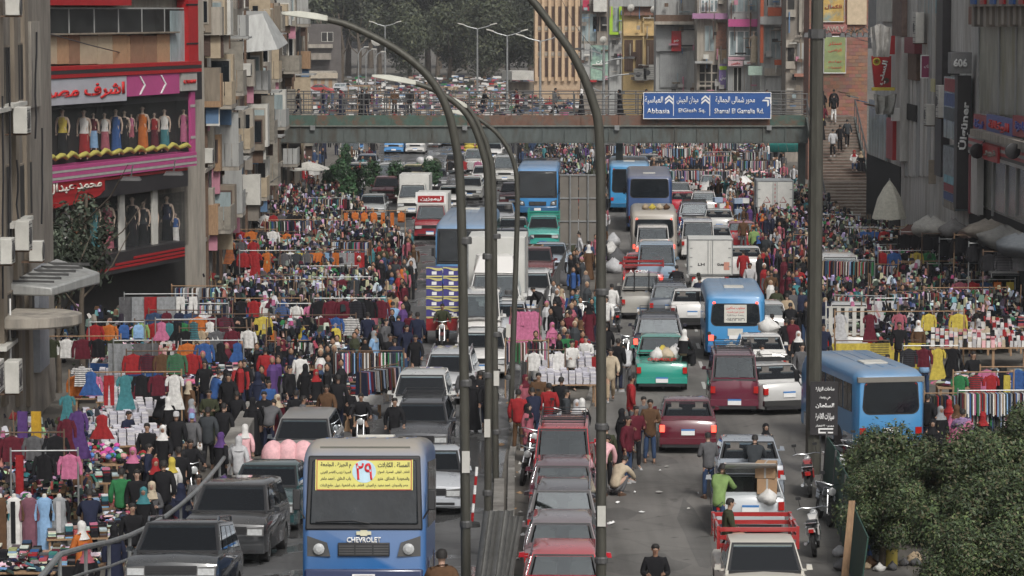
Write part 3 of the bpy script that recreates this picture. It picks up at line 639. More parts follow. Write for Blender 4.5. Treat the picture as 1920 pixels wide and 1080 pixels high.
        if hz < .9:   # seated: the robe falls over the lap and shins
            sl = lambda z, rx, ry: [up(rx*cos(2*pi*j/n), ry*sin(2*pi*j/n), z-.92) for j in range(n)]
            m.loft([sl(z, rx, ry) for z, rx, ry in ((.9,.2,.17),(1.1,.17,.135),(1.3,.185,.13),(1.42,.16,.105),(1.5,.07,.07))])
            for i in (0, 1): kn, an = [Vector(v_) for v_ in p['legs'][i]]; m.tube([(kn.x*.7,.02,hz), kn, kn.lerp(an,.5), an], [.13,.12,.13,.15], 10)
        else: m.loft(rings)
        for i in (0, 1):
            sh, el, wr, ha = SH[i]; m.tube([sh+Vector((-.03*(-1 if i == 0 else 1),0,-.02)), el, wr], [.075,.065,.07], 8)
        out['robe'] = m.mesh('robe', [cloth], 60)
    # hair, cap or scarf
    if dress == 'm':
        m = MB()
        m.lathe([(.0,.0)], 3) if False else None
        rings = []
        for z, rx, ry, oy in ((.69,.078,.05,.045),(.73,.086,.082,.015),(.78,.082,.09,.0),(.815,.062,.072,-.002),(.83,.03,.035,0)):
            rings.append([up(rx*cos(2*pi*j/12), oy-.01+ry*sin(2*pi*j/12), z) for j in range(12)])
        m.loft(rings); out['hair'] = m.mesh('hair', [hairm], 60)
        out['cap'] = m.mesh('cap', [cloth], 60)
    else:
        m = MB(); rings = []
        for z, rx, ry, oy in ((.43,.2,.15,-.0),(.5,.155,.13,.0),(.58,.095,.1,.005),(.64,.088,.092,.012),(.70,.096,.098,.022),(.76,.096,.1,.016),(.81,.075,.082,.006),(.84,.03,.035,.0)):
            rings.append([up(rx*cos(2*pi*j/14), oy+ry*sin(2*pi*j/14), z) for j in range(14)])
        m.loft(rings)
        out['scarf'] = m.mesh('headscarf', [cloth], 60)
    sh = []
    for i in (0, 1):
        an = Vector(p['legs'][i][1]); m = MB(); m.loft([[(an.x-.04, an.y+.07, an.z-.08),(an.x+.04, an.y+.07, an.z-.08),(an.x+.035, an.y+.07, an.z+.02),(an.x-.035, an.y+.07, an.z+.02)],
            [(an.x-.045, an.y-.06, an.z-.08),(an.x+.045, an.y-.06, an.z-.08),(an.x+.035, an.y-.06, an.z+.0),(an.x-.035, an.y-.06, an.z+.0)],
            [(an.x-.035, an.y-.19, an.z-.08),(an.x+.035, an.y-.19, an.z-.08),(an.x+.025, an.y-.19, an.z-.045),(an.x-.025, an.y-.19, an.z-.045)]]); sh.append(m.mesh('shoe', [mat('shoe_leather', src='obj', rough=.5)], 40))
    out['shoes'] = sh
    _pc[key] = out; return out
CN = {'k':'black','n':'navy','g':'grey','w':'white','r':'red','m':'maroon','b':'blue','t':'teal','o':'orange','y':'yellow','p':'pink','v':'purple','e':'beige','z':'brown','G':'green','s':'pale grey','l':'light blue','c':'cream','d':'charcoal','u':'denim blue','q':'dusty pink','O':'olive','x':'silver','P':'salmon pink','L':'lime green','M':'lilac'}
PV = {'stand':'standing','walk':'walking','walk2':'striding','hold':'holding something in both hands','reach':'reaching forward','bend':'bending down','phone':'with one hand raised to the ear','carry':'walking with arms hanging','sit':'sitting','ride':'riding','squat':'squatting'}
SK = [(.30,.17,.11),(.36,.22,.15),(.26,.15,.10),(.42,.27,.2)]
NP = 0
def person(x, y, rot=0, pose='stand', dress='m', top='k', bot='n', head='k', coat='short', z=None, label=None, extra='', h=1.0, far=False, land=None, group=None, cap=False, plain=True):
    """rot 0 faces the camera; returns the root"""
    global NP; NP += 1
    o = figure(pose, dress, coat)
    if z is None: z = ramp_z(x, y)
    if label is None:
        if dress == 'm': d = f'man in {CN[top]} {"long coat" if coat=="coat" else "jacket"} and {CN[bot]} trousers {PV[pose]}'
        elif dress == 'w': d = f'woman in {CN[top]} robe and {CN[head]} headscarf {PV[pose]}'
        else: d = f'woman in {CN[top]} {"coat" if coat=="coat" else "top"} and {CN[head]} headscarf {PV[pose]}'
        if PV[pose] == 'holding something in both hands': d = d.replace(PV[pose], 'with hands together')
        label = uniq(d+extra, x, y)
    s = h*R.uniform(.96, 1.03)*(.95 if dress != 'm' else 1.0)
    root = E('person', (x, y, z), rot, label, 'person', group, s)
    put('body', o['body'], root, color=R.choice(SK))
    if dress == 'w': put('robe', o['robe'], root, color=top)
    else: put('jacket', o['plain' if plain else 'jacket'], root, color=top); put('trousers', o['trousers'], root, color=bot)
    if dress == 'm': put('cap' if cap else 'hair', o['cap'] if cap else o['hair'], root, color=head)
    else: put('headscarf', o['scarf'], root, color=head)
    if not far:
        for m in o['shoes']: put('shoe', m, root, color=R.choice([(.03,.03,.03),(.1,.06,.04),(.4,.4,.4)]) if dress != 'w' else (.03,.03,.03))
    if land: LAND.append((x, y, land))
    return root
# ---------------------------------------------------------------- ground and roads
def asphalt(name, col, wet=False, scale=1.0):
    m = bpy.data.materials.new(name); m.use_nodes = True; t = m.node_tree; N = t.nodes; L = t.links; b = N['Principled BSDF']
    tc = N.new('ShaderNodeTexCoord'); a = N.new('ShaderNodeTexNoise'); a.inputs['Scale'].default_value = .22*scale; a.inputs['Detail'].default_value = 9; a.inputs['Roughness'].default_value = .6
    f = N.new('ShaderNodeTexNoise'); f.inputs['Scale'].default_value = 60; f.inputs['Detail'].default_value = 3
    v = N.new('ShaderNodeTexVoronoi'); v.feature = 'DISTANCE_TO_EDGE'; v.inputs['Scale'].default_value = .35
    for q in (a, f, v): L.new(tc.outputs['Object'], q.inputs['Vector'])
    r = N.new('ShaderNodeValToRGB'); e = r.color_ramp.elements; e[0].position = .32; e[1].position = .7
    e[0].color = (*[c*.68 for c in col], 1); e[1].color = (*[c*1.3 for c in col], 1); L.new(a.outputs[0], r.inputs[0])
    mr = N.new('ShaderNodeMapRange'); mr.inputs['To Min'].default_value = .8; mr.inputs['To Max'].default_value = 1.2; L.new(f.outputs[0], mr.inputs[0])
    vm = N.new('ShaderNodeVectorMath'); vm.operation = 'SCALE'; L.new(r.outputs[0], vm.inputs[0]); L.new(mr.outputs[0], vm.inputs['Scale'])
    st = N.new('ShaderNodeTexNoise'); st.inputs['Scale'].default_value = 1.1; st.inputs['Detail'].default_value = 6; ms = N.new('ShaderNodeMapping'); ms.inputs['Scale'].default_value = (1.2,.07,1); L.new(tc.outputs['Object'], ms.inputs[0]); L.new(ms.outputs[0], st.inputs['Vector'])
    s1 = N.new('ShaderNodeMapRange'); s1.inputs['From Min'].default_value = .35; s1.inputs['From Max'].default_value = .65; s1.inputs['To Min'].default_value = .72; s1.inputs['To Max'].default_value = 1.15; L.new(st.outputs[0], s1.inputs[0])
    k1 = N.new('ShaderNodeMapRange'); k1.inputs['From Min'].default_value = .0; k1.inputs['From Max'].default_value = .025; k1.inputs['To Min'].default_value = .86; k1.inputs['To Max'].default_value = 1; L.new(v.outputs['Distance'], k1.inputs[0])
    sp = N.new('ShaderNodeTexNoise'); sp.inputs['Scale'].default_value = 1.6; sp.inputs['Detail'].default_value = 3; L.new(tc.outputs['Object'], sp.inputs['Vector']); k2 = N.new('ShaderNodeMapRange'); k2.inputs['From Min'].default_value = .64; k2.inputs['From Max'].default_value = .72; k2.inputs['To Min'].default_value = 1; k2.inputs['To Max'].default_value = .55; L.new(sp.outputs[0], k2.inputs[0])
    mm = N.new('ShaderNodeMath'); mm.operation = 'MULTIPLY'; L.new(s1.outputs[0], mm.inputs[0]); L.new(k1.outputs[0], mm.inputs[1]); mn = N.new('ShaderNodeMath'); mn.operation = 'MULTIPLY'; L.new(mm.outputs[0], mn.inputs[0]); L.new(k2.outputs[0], mn.inputs[1])
    v2 = N.new('ShaderNodeVectorMath'); v2.operation = 'SCALE'; L.new(vm.outputs[0], v2.inputs[0]); L.new(mn.outputs[0], v2.inputs['Scale']); L.new(v2.outputs[0], b.inputs['Base Color']); b.inputs['Roughness'].default_value = .85; b.inputs['Specular IOR Level'].default_value = .35
    if wet:
        w = N.new('ShaderNodeTexNoise'); w.inputs['Scale'].default_value = .5; w.inputs['Detail'].default_value = 5
        mp = N.new('ShaderNodeMapping'); mp.inputs['Scale'].default_value = (1.0, .5, 1); L.new(tc.outputs['Object'], mp.inputs[0]); L.new(mp.outputs[0], w.inputs['Vector'])
        q = N.new('ShaderNodeMapRange'); q.inputs['From Min'].default_value = .5; q.inputs['From Max'].default_value = .56; q.inputs['To Min'].default_value = .75; q.inputs['To Max'].default_value = .12; L.new(w.outputs[0], q.inputs[0]); L.new(q.outputs[0], b.inputs['Roughness'])
    bp = N.new('ShaderNodeBump'); bp.inputs['Strength'].default_value = .25; bp.inputs['Distance'].default_value = .01; L.new(f.outputs[0], bp.inputs['Height'])
    if not wet: L.new(bp.outputs[0], b.inputs['Normal'])
    return m
asp = asphalt('asphalt', (.14,.134,.125)); aspw = asphalt('wet_asphalt', (.095,.095,.095), True); dirt = asphalt('trodden_ground', (.13,.12,.105), scale=2)
MB().quad((-300,-60,0),(300,-60,0),(300,1000,0),(-300,1000,0)).build('ground', [dirt], kind='structure')
hz = bpy.data.materials.new('haze'); hz.use_nodes = True; hn = hz.node_tree.nodes; hn.remove(hn['Principled BSDF']); hv = hn.new('ShaderNodeVolumePrincipled'); hv.inputs['Color'].default_value = (.93,.95,1,1); hv.inputs['Density'].default_value = .00016
hz.node_tree.links.new(hv.outputs[0], hn['Material Output'].inputs['Volume']); MB().box(-310, 310, -70, 1010, -1, 48).build('haze', [hz], kind='stuff', label='thin pale air softening the far end of the street')
def strip(name, rows, m, z=0.004):
    mb = MB(); 
    for i in range(len(rows)-1):
        (ya, a0, a1), (yb, b0, b1) = rows[i], rows[i+1]; mb.quad((a0,ya,z),(a1,ya,z),(b1,yb,z),(b0,yb,z))
    return mb.build(name, [m], kind='structure')
strip('road', [(30,.9,8.6),(80,1.3,9.0),(110,2.2,11.5),(150,4.4,13),(200,5.5,14),(300,0,12)], asp)
strip('road', [(80,-7,-.3),(110,-4.4,.4),(150,-4.4,2.6),(200,-9,3.6),(300,-13,-1),(420,-30,-14)], aspw)
q = random.Random(2); pm = [asphalt('patch_dark', (.11,.106,.10)), asphalt('patch_pale', (.165,.157,.145))]
for i, (x, y, a, b) in enumerate(((3.0,68,1.0,1.6),(5.2,76,.8,3.2),(3.4,84,1.3,1.2),(6.4,88,.9,2),(4.2,97,.7,2.6),(6.2,112,1.2,3),(2.6,75,.5,1.1),(5.9,63,1.1,1.5),(4.4,72,.35,5),(7.0,100,.5,4),(6.9,70,.5,2.2),(3.9,90,.3,3.5))):
    MB().add([(x+a*cos(t)*q.uniform(.75,1.1), y+b*sin(t)*q.uniform(.75,1.1), .0052+i*.0003) for t in [k*pi/6 for k in range(12)]], [tuple(range(12))]).build('road_patch', [pm[i % 3 == 1]], kind='structure')
# ramp of the flyover: slab with side walls
mb = MB(); ys = list(range(30, 81, 2))
for i in range(len(ys)-1):
    a, b = ys[i], ys[i+1]; za, zb_ = RZ(a), RZ(b)+(.006 if b == 80 else 0)
    mb.quad((-7.2,a,za),(-.5,a,za),(-.5,b,zb_),(-7.2,b,zb_))
mb.build('ramp_road', [aspw], kind='structure')
conc = mat('concrete', (.24,.23,.21), .9, var=.3, scale=1.2, bump=.4, dark=(.12,.11,.10))
def wallstrip(name, x0, x1, ya, yb, ha, hb, label, n=6, base=-.01, cat='wall', ex=None):
    r = E(name, (0,0,0), 0, label, cat)
    for i in range(n):
        a, b = ya+(yb-ya)*i/n, ya+(yb-ya)*(i+1)/n-.02; f = (lambda y: RZ(y)+ex) if ex else (lambda y: ha+(hb-ha)*(y-ya)/(yb-ya))
        MB().hexa([(x0,a,base),(x1,a,base),(x1,b,base),(x0,b,base),(x0,a,f(a)),(x1,a,f(a)),(x1,b,f(b)),(x0,b,f(b))]).build('concrete_panel', [conc], r, bevel=.02)
    return r
wallstrip('parapet_wall', -7.55, -7.22, 30, 79.5, 3.75, .25, 'low concrete edge wall of the ramp under the steel handrail', 20, ex=.15)
wallstrip('parapet_wall', -.48, -.2, 30, 80, 3.75, .15, 'concrete side wall of the ramp beside the lamp poles', 20, ex=.12)
wallstrip('end_wall', -7.75, -7.25, 79.8, 88, 1.0, 1.15, 'thick grey concrete wall at the foot of the ramp', 3)
r = E('handrail', (0,0,0), 0, 'long grey steel tube handrail climbing beside the ramp', 'handrail')
for hh, rr in ((1.05,.052),(.6,.03)): MB().tube([(-7.38,y,RZ(y)+hh) for y in range(40,80,3)]+[(-7.38,79.6,hh)], rr, 8).build('rail', [steel], r, smooth=40)
for y in range(40, 80, 3): MB().tube([(-7.38,y,RZ(y)),(-7.38,y,RZ(y)+1.0)], .035, 6).build('post', [steel], r)
# median strip kerb and divider fence
strip('median', [(60,-.15,1.0),(84,-.1,1.6),(100,.3,2.6),(110,.6,3.2),(150,2.8,4.5),(200,3.7,5.6)], dirt, .03)
for side in (0, 1):
    pts = [(60,-.15,1.0),(84,-.1,1.6),(100,.3,2.6),(110,.6,3.2),(150,2.8,4.5),(200,3.7,5.6)]
    r = E('kerb', (0,0,0), 0, ['grey stone kerb on the bus lane side of the central strip', 'grey stone kerb on the open road side of the central strip'][side], 'kerb')
    for (ya, *a), (yb, *b) in zip(pts, pts[1:]):
        n = int((yb-ya)/2)
        for i in range(n):
            xa = a[side]+(b[side]-a[side])*i/n; xb = a[side]+(b[side]-a[side])*(i+1)/n; y0, y1 = ya+(yb-ya)*i/n, ya+(yb-ya)*(i+1)/n-.04
            MB().hexa([(xa,y0,0),(xa+.18,y0,0),(xb+.18,y1,0),(xb,y1,0),(xa,y0,.14),(xa+.18,y0,.14),(xb+.18,y1,.14),(xb,y1,.14)]).build('kerbstone', [conc], r)
def fence(name, pts, hh, label, sp=2.4, bars=.14, m=None, top=.04):
    m = m or dgrey; r = E(name, (0,0,0), 0, label, 'fence'); bm_ = MB()
    for (x0, y0), (x1, y1) in zip(pts, pts[1:]):
        Ln = hypot(x1-x0, y1-y0); n = max(1, int(Ln/sp)); zz = ramp_z(x0, y0)
        for i in range(n+1): MB().tube([(x0+(x1-x0)*i/n, y0+(y1-y0)*i/n, 0), (x0+(x1-x0)*i/n, y0+(y1-y0)*i/n, hh+.05)], .035, 6).build('post', [m], r)
        for z in (.15, hh): MB().tube([(x0,y0,z),(x1,y1,z)], .022, 5).build('rail', [m], r)
        k = int(Ln/bars)
        for i in range(k): t = (i+.5)/k; bm_.box(x0+(x1-x0)*t-.008, x0+(x1-x0)*t+.008, y0+(y1-y0)*t-.008, y0+(y1-y0)*t+.008, .16, hh-.01)
    bm_.build('bar', [m], r, kind='stuff'); return r
fence('divider_fence', [(.1,86),(.35,100),(.9,115),(2.8,148),(3.6,172)], 1.15, 'dark steel divider fence beside the stall of folded white towels')
fence('divider_fence', [(4.0,200),(2.5,230),(-2,290)], 1.2, 'black railing dividing the far road beyond the footbridge', 3)
# lane dashes
mb = MB(); dm = mat('lane_paint', (.42,.42,.40), .7, var=.3, scale=8)
for i, y in enumerate(range(58, 150, 6)):
    x = 4.6+(y-60)*.045; o = MB().quad((x-.06,y,.009),(x+.06,y,.009),(x+.1,y+1.9,.009),(x-.02,y+1.9,.009)).build('lane_marking', [dm], kind='structure')

# ---------------------------------------------------------------- walls traced in metres along their own line
class Wall:
    def __init__(s, name, A, B, label, cat='building', z1=14, depth=6, m=None, base=True, wn='wall'):
        s.A = Vector((A[0], A[1], 0)); d = Vector((B[0]-A[0], B[1]-A[1], 0)); s.L = d.length; s.d = d.normalized()
        s.root = E(name, s.A, atan2(s.d.y, s.d.x), label, cat); s.n = Vector((s.d.y, -s.d.x, 0))   # outward = local -y
        if base: s.add(wn, m, 0, s.L, 0, z1, -.0, depth, bevel=0)
        s.front = 0
    def u(s, px, out=0):
        r = ray(px, 300); A = s.A+s.n*out; den = r.x*s.d.y - r.y*s.d.x
        t = (A.x*s.d.y - A.y*s.d.x)/den; return (r.x*t-A.x)*s.d.x + (r.y*t-A.y)*s.d.y, r.y*t
    def uz(s, px, py, out=0):
        u, Y = s.u(px, out); return u, D(px, py, Y).z
    def add(s, name, m, u0, u1, z0, z1, out=0, depth=.1, bevel=0, parent=None, c=None, **k):
        """box from OUT metres proud of the wall back to OUT-DEPTH"""
        return MB().box(min(u0,u1), max(u0,u1), -out, -out+depth, min(z0,z1), max(z0,z1)).build(name, m if isinstance(m, list) else [m], parent or s.root, bevel=bevel, color=c, **k)
    def rect(s, name, m, p0, p1, y0, y1, out=.1, depth=.1, parent=None, bevel=0, c=None, **k):
        """photo rectangle px p0..p1, py y0..y1, laid on the wall"""
        u0, Y0 = s.u(p0, out); u1, Y1 = s.u(p1, out); Y = (Y0+Y1)/2
        z1_, z0_ = D(p0, y0, Y).z, D(p0, y1, Y).z
        return s.add(name, m, u0, u1, z0_, z1_, out, depth, bevel, parent, c, **k), (min(u0,u1), max(u0,u1), z0_, z1_)
    def window(s, p0, p1, y0, y1, fm=None, gm=None, out=.05, bars=1, hb=0, name='window'):
        fm = fm or dwhite; o, (u0, u1, z0, z1) = s.rect(name, fm, p0, p1, y0, y1, out, .06)
        n = bars+1; t = min(.06, (u1-u0)*.06)
        for i in range(n):
            a, b = u0+(u1-u0)*i/n+t, u0+(u1-u0)*(i+1)/n-t
            for j in range(hb+1):
                c0, c1 = z0+(z1-z0)*j/(hb+1)+t, z0+(z1-z0)*(j+1)/(hb+1)-t
                if b > a and c1 > c0: s.add('pane', gm or glass, a, b, c0, c1, out+.004, .03, parent=o)
        return o, (u0, u1, z0, z1)
    def sign(s, p0, p1, y0, y1, m, txt=None, tm=None, out=.25, depth=.2, fit=(.8,.6), rim=None, name='sign_board', bold=.02):
        o, (u0, u1, z0, z1) = s.rect(name, m, p0, p1, y0, y1, out, depth)
        if txt: text(txt, (u1-u0)*fit[0], (z1-z0)*fit[1], tm or letw, o, ((u0+u1)/2, -out-.005, (z0+z1)/2), depth=.04, bold=bold)
        if rim:
            for a, b, c, d in ((u0-.03,u1+.03,z1,z1+.06),(u0-.03,u1+.03,z0-.06,z0),(u0-.06,u0-.031,z0-.06,z1+.06),(u1+.031,u1+.06,z0-.06,z1+.06)): s.add('sign_rim', rim, a, b, c, d, out+.02, depth, parent=o)
        return o, (u0, u1, z0, z1)
    def ac(s, px, py, w=.85, h=.6, out=.5, label=None):
        u, Y = s.u(px, out); z = D(px, py, Y).z
        r = E('air_conditioner', s.root.matrix_basis @ Vector((0,0,0)), 0, label, 'air conditioner', 'air conditioner boxes on the building walls')
        r.location = s.A + s.d*u + s.n*(out*.5) + Vector((0,0,z)); r.rotation_euler = s.root.rotation_euler
        MB().box(-w/2, w/2, -.2, .2, -h/2, h/2).build('casing', [dwhite], r, bevel=.02)
        MB().lathe([(.2,0),(.24,.01),(.24,.03),(.2,.03)], 14).build('fan_ring', [dgrey], r, (-w*.15,-.2,0), (pi/2,0,0))
        for i in range(7): MB().box(-w/2+.05, w/2-.2, -.212, -.202, -h/2+.06+i*h*.13, -h/2+.085+i*h*.13).build('slat', [dgrey], r)
        for q in (-1, 1): MB().box(q*w*.35-.02, q*w*.35+.02, -.2, .5, -h/2-.05, -h/2-.003).build('bracket', [rust], r)
        return r
plA = mat('grey_plaster', (.235,.21,.18), .95, var=.3, scale=.8, bump=.5, dark=(.155,.135,.115), stretch=(2,2,.8))
plB = mat('brown_plaster', (.215,.18,.14), .95, var=.3, scale=.9, bump=.5, dark=(.13,.11,.085), stretch=(3,3,.4))
plC = mat('pale_plaster', (.33,.30,.255), .95, var=.25, scale=1, bump=.4, dark=(.19,.175,.155), stretch=(3,3,.5))
brickm = mat('brick_face', (.24,.125,.09), .95, var=.35, scale=6, bump=.6, dark=(.17,.11,.09))
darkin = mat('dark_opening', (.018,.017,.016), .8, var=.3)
shade_wood = mat('brown_shutter', (.075,.045,.035), .8, var=.3, stretch=(1,1,8))
redp = mat('red_panel', (.34,.014,.017), .4, var=.12); pinkp = mat('pink_panel', (.42,.07,.21), .45, var=.1); blackp = mat('black_panel', (.03,.028,.03), .45, var=.2)
alup = mat('aluminium_cladding', (.35,.355,.345), .5, .2, var=.25, scale=1.1, stretch=(4,4,.5)); greyband = mat('grey_band', (.36,.35,.33), .6, var=.15)
shopg = mat('shop_glass', (.028,.030,.030), .07, var=.6, scale=1.5, spec=.7)
dustg = mat('dusty_glass', (.30,.30,.25), .35, var=.55, scale=.7, spec=.5, stretch=(1.5,1.5,.5), dark=(.17,.155,.05))
bluegl = mat('pale_glass', (.27,.33,.34), .25, var=.5, scale=.9, spec=.7, stretch=(2,2,.4))
orp = mat('orange_trim', (.42,.09,.035), .55); limep = mat('lime_panel', (.30,.48,.03), .5); yelp = mat('yellow_plaster', (.58,.42,.20), .85, var=.2, scale=1); orw = mat('ochre_plaster', (.42,.31,.21), .9, var=.2, scale=1.5)
rwm = mat('lightened_cladding', (.50,.49,.465), .6, var=.35, scale=.8, stretch=(3,3,.5), dark=(.33,.31,.28))  # paler copy of the cladding, lightened to make up for missing sun
purp = mat('mauve_panel', (.32,.16,.28), .55, var=.1)

# --- near building at the picture's edge
w = Wall('old_building', (-14.35, 84), (-14.75, 97.5), 'soot-grey plaster building with air conditioners beside the bridal shop', m=plA, z1=15, depth=8)
for a, b in ((3, 10), (30, 37), (50, 56)): w.rect('pilaster', plB, a, b, -20, 760, .12, .13)
for p0, p1, y0, y1 in ((2,22,85,200),(28,52,80,190),(2,20,310,450),(30,60,305,410),(8,28,545,640),(46,66,520,600)):
    o, q = w.window(p0, p1, y0, y1, plB, darkin, bars=1)
    w.rect('sill', dwhite, p0-1, p1+1, y1+2, y1+10, .3, .3, parent=o)
w.rect('white_cladding_strip', plC, 62, 79, 40, 200, .1, .1); w.rect('corner_panel', mat('pale_blue_panel', (.22,.235,.26), .6, var=.2), 70, 88, 500, 690, .2, .2)
for px, py, ww, hh, l in ((72,225,.9,.75,'boxy window air conditioner below the white shop sign'),(12,468,.9,.75,'white air conditioner with a grille on the grey wall'),(40,470,.7,.7,'grey air conditioner jammed beside a white one'),(72,440,.85,.85,'pale square air conditioner above the tree twigs'),(95,470,.5,.6,'small air conditioner hidden behind tree leaves'),
        (15,705,1.0,.85,'dirty white air conditioner over the round canopy'),(50,705,.8,.9,'tall slatted air conditioner over the yellow cloth'),(60,12,.6,.5,'air conditioner with a red tag high on the grey wall')):
    w.ac(px, py, ww, hh, .9, l)
MB().lathe([(1.55,0),(1.6,.05),(1.6,.3),(1.4,.34)], 24).build('round_canopy', [plC], None, (-13.9, 86.5, 3.55), label='grimy round white canopy edge over the shop doorway', cat='canopy')
r = E('window_awning', (-13.4, 88.8, 4.3), radians(-12), 'long grey metal duct box mounted under the wall units', 'duct'); MB().hexa([(-.9,-1.6,0),(.5,-1.6,0),(.5,2.5,0),(-.9,2.5,0),(-.9,-1.6,.35),(.5,-1.6,.25),(.5,2.5,.35),(-.9,2.5,.75)]).build('duct_shell', [alup], r, bevel=.05)
for i in range(6): MB().box(-.85, .45, -1.3+i*.6, -1.27+i*.6, .36+.05*i, .42+.055*i).build('duct_rib', [dgrey], r)
# cables hanging down the near facade
def cable(pts, r_, label, m=None, nm='cable'): return MB().tube(pts, r_, 5).build(nm, [m or black], None, smooth=50, label=label, cat='cable')
for i, (px, y0, y1, l) in enumerate(((5,180,560,'thick black cable running down the grey plaster wall'),(18,90,470,'slack black cable hanging between two old windows'),(33,300,440,'short black cable beside the pale air conditioner'),(68,60,260,'cable dropping past the red tagged air conditioner'),(20,560,700,'white cable looped under the old window'),(79,240,420,'grey cable at the corner of the old building'))):
    u_, Y = w.u(px, .25); cable([D(px+R.uniform(-2,2), y0+(y1-y0)*t/5, Y) for t in range(6)], .03, l, m=letw if 'white' in l else black)

# --- dress shop block: bays in front of the street line
A, B = (-16.95, 110), (-12.55, 124.2)
w = Wall('dress_shop', A, B, 'two-storey glass dress shop with pink and black bands', m=plC, z1=15, depth=5)
w.rect('floor_slab', plB, 79, 372, -30, -8, .5, .5)
w.rect('red_fascia', redp, 79, 250, -8, 10, .7, .7); w.rect('red_corner_post', redp, 356, 374, -6, 118, .55, .5)
for yy in (7, 80): w.rect('post_joint', black, 356, 374, yy, yy+3, .57, .1)
o, q = w.window(84, 352, 14, 64, alup, shopg, out=.35, bars=5)
g = MB(); rr = random.Random(5)
w.rect('window_sill_shelf', plB, 84, 340, 61, 64, .6, .3)
for i, (a, b) in enumerate(((79,92),(92,110),(110,132),(132,153),(153,186),(186,214),(214,241),(241,247),(247,272),(272,297),(297,321))):
    w.rect('cardboard_sheet', [cartonm, mat('brown_board', (.22,.13,.08), .9, var=.15), mat('cream_board', (.36,.30,.21), .9, var=.12)][(0,2,0,1,2,2,0,0,1,1,0)[i]], a+.4, b-.4, 64+(i*7)%5, 120, .36+.012*(i % 2), .04)
w.rect('glass_side_panel', bluegl, 322, 354, 20, 120, .37, .06)
# red and black band
for y0, y1, m in ((122,129,redp),(129.4,136,blackp),(136.4,143,redp)): w.rect('fascia_band', m, 79, 380, y0-2, y1-2, .85, .85)
w.rect('sign_back_panel', blackp, 79, 380, 141.5, 196, .6, .5)
o, q = w.rect('sign_board', mat('sign_grey', (.40,.40,.44), .5, var=.08), 79, 239, 146, 194, .8, .15)
text(ar('اشرف مصر'), (q[1]-q[0])*.94, (q[3]-q[2])*.62, letr, o, ((q[0]+q[1])/2, -.81, (q[2]+q[3])/2-.03), depth=.03, bold=.03)
o, q = w.rect('pink_sign_panel', pinkp, 240, 338, 139, 178, .8, .12)
for f in (.22, .62):
    u = q[0]+(q[1]-q[0])*f; z0, z1 = q[2], q[3]; zm = (z0+z1)/2; m_ = MB()
    for a, b in ((z1-.05, zm), (z0+.05, zm)): m_.hexa([(u,-.83,a),(u+.12,-.83,a),(u+.12,-.805,a),(u,-.805,a),(u+.45,-.83,b),(u+.57,-.83,b),(u+.57,-.805,b),(u+.45,-.805,b)])
    m_.build('chevron_mark', [letw], o)
o, q = w.sign(342, 371, 136, 170, greyband, 'G.TENAW', letr, .8, .12, (.8,.2))
# upper show window with dressed dummies
w.rect('show_window_back', darkin, 82, 366, 185, 302, .05, .1)
for p in (366,): w.rect('pink_post', pinkp, 359, 367, 172, 290, .7, .12)
for yy in (196, 255): w.rect('post_clip', greyband, 358.6, 367.4, yy, yy+5, .72, .02)
def dummy(wall, px, pyt, pyb, top, skirt, out, label, pose='stand', head=True, lf=True):
    u, Y = wall.u(px, out); zt, zb = D(px, pyt, Y).z, D(px, pyb, Y).z; H_ = zt-zb
    r = E('shop_mannequin', wall.A+wall.d*u+wall.n*out+Vector((0,0,zb)), wall.root.rotation_euler.z*.0, label, 'mannequin', 'dressed mannequins in the shop windows', H_/1.7)
    o = figure(pose, 'f', 'short'); put('body', o['body'], r, color=(.5,.38,.3)); 
    rings = []
    for z, rx, ry in ((.12,.2,.17),(.5,.17,.14),(.9,.16,.12),(1.08,.12,.09),(1.32,.155,.11),(1.43,.13,.09)):
        rings.append([((rx+.015*cos(5*a))*cos(a), (ry+.015*cos(5*a))*sin(a), z) for a in [2*pi*j/14 for j in range(14)]])
    MB().loft(rings[2:]).build('bodice', [cloth], r, smooth=60, color=top)
    if lf: MB().loft(rings[:3]).build('skirt', [cloth], r, smooth=60, color=skirt)
    return r
for px, t, b, c1, c2, l in ((118,205,298,'y','k','mannequin in a yellow wrap top behind the upper show window'),(158,206,300,'w','r','mannequin in white bra and red beaded skirt'),(176,212,282,'m','l','mannequin draped with a blue and purple belly dance cloth'),
        (197,212,285,'w','q','mannequin in white with a purple flower'),(218,205,292,'b','b','mannequin in short blue costume'),(234,208,285,'k','k','mannequin in black costume with bare legs'),(247,214,260,'p','q','hanging pink costume in the upper show window'),
        (268,200,290,'o','o','mannequin in glittering orange costume'),(290,212,278,'r','m','mannequin with a maroon drape near the glass side'),(309,205,285,'w','t','mannequin in a long turquoise skirt'),(345,205,270,'p','p','small mannequin in pink by the dusty side pane')):
    dummy(w, px, t, b, c1, c2, .3, l)
for i, (a, b) in enumerate(((84,180),(182,272),(274,330),(332,357))): w.rect('show_window_pane', [mat('clear_shop_glass', (.1,.11,.11), .03, var=0, spec=.35)][0], a, b, 182, 296, .62, .015)
cg = MATS['clear_shop_glass']; cg.node_tree.nodes['Principled BSDF'].inputs['Alpha'].default_value = .1
yf_ = [mat('yellow_drape', (.38,.34,.08), .8, var=.25, scale=6)]
for i in range(13):
    p = 80+i*21; 
    u0, Y = w.u(p, .66); u1, _ = w.u(p+22, .66); z = D(p, 300-i*1.9, Y).z
    MB().tube([(u0,-.72,z),((u0*2+u1)/3,-.78,z+.06+.05*(i % 3)),((u0+2*u1)/3,-.74,z+.1),(u1,-.72,z-.02)], [.07,.10,.09,.07], 7).build('yellow_swag', yf_, w.root, smooth=60)
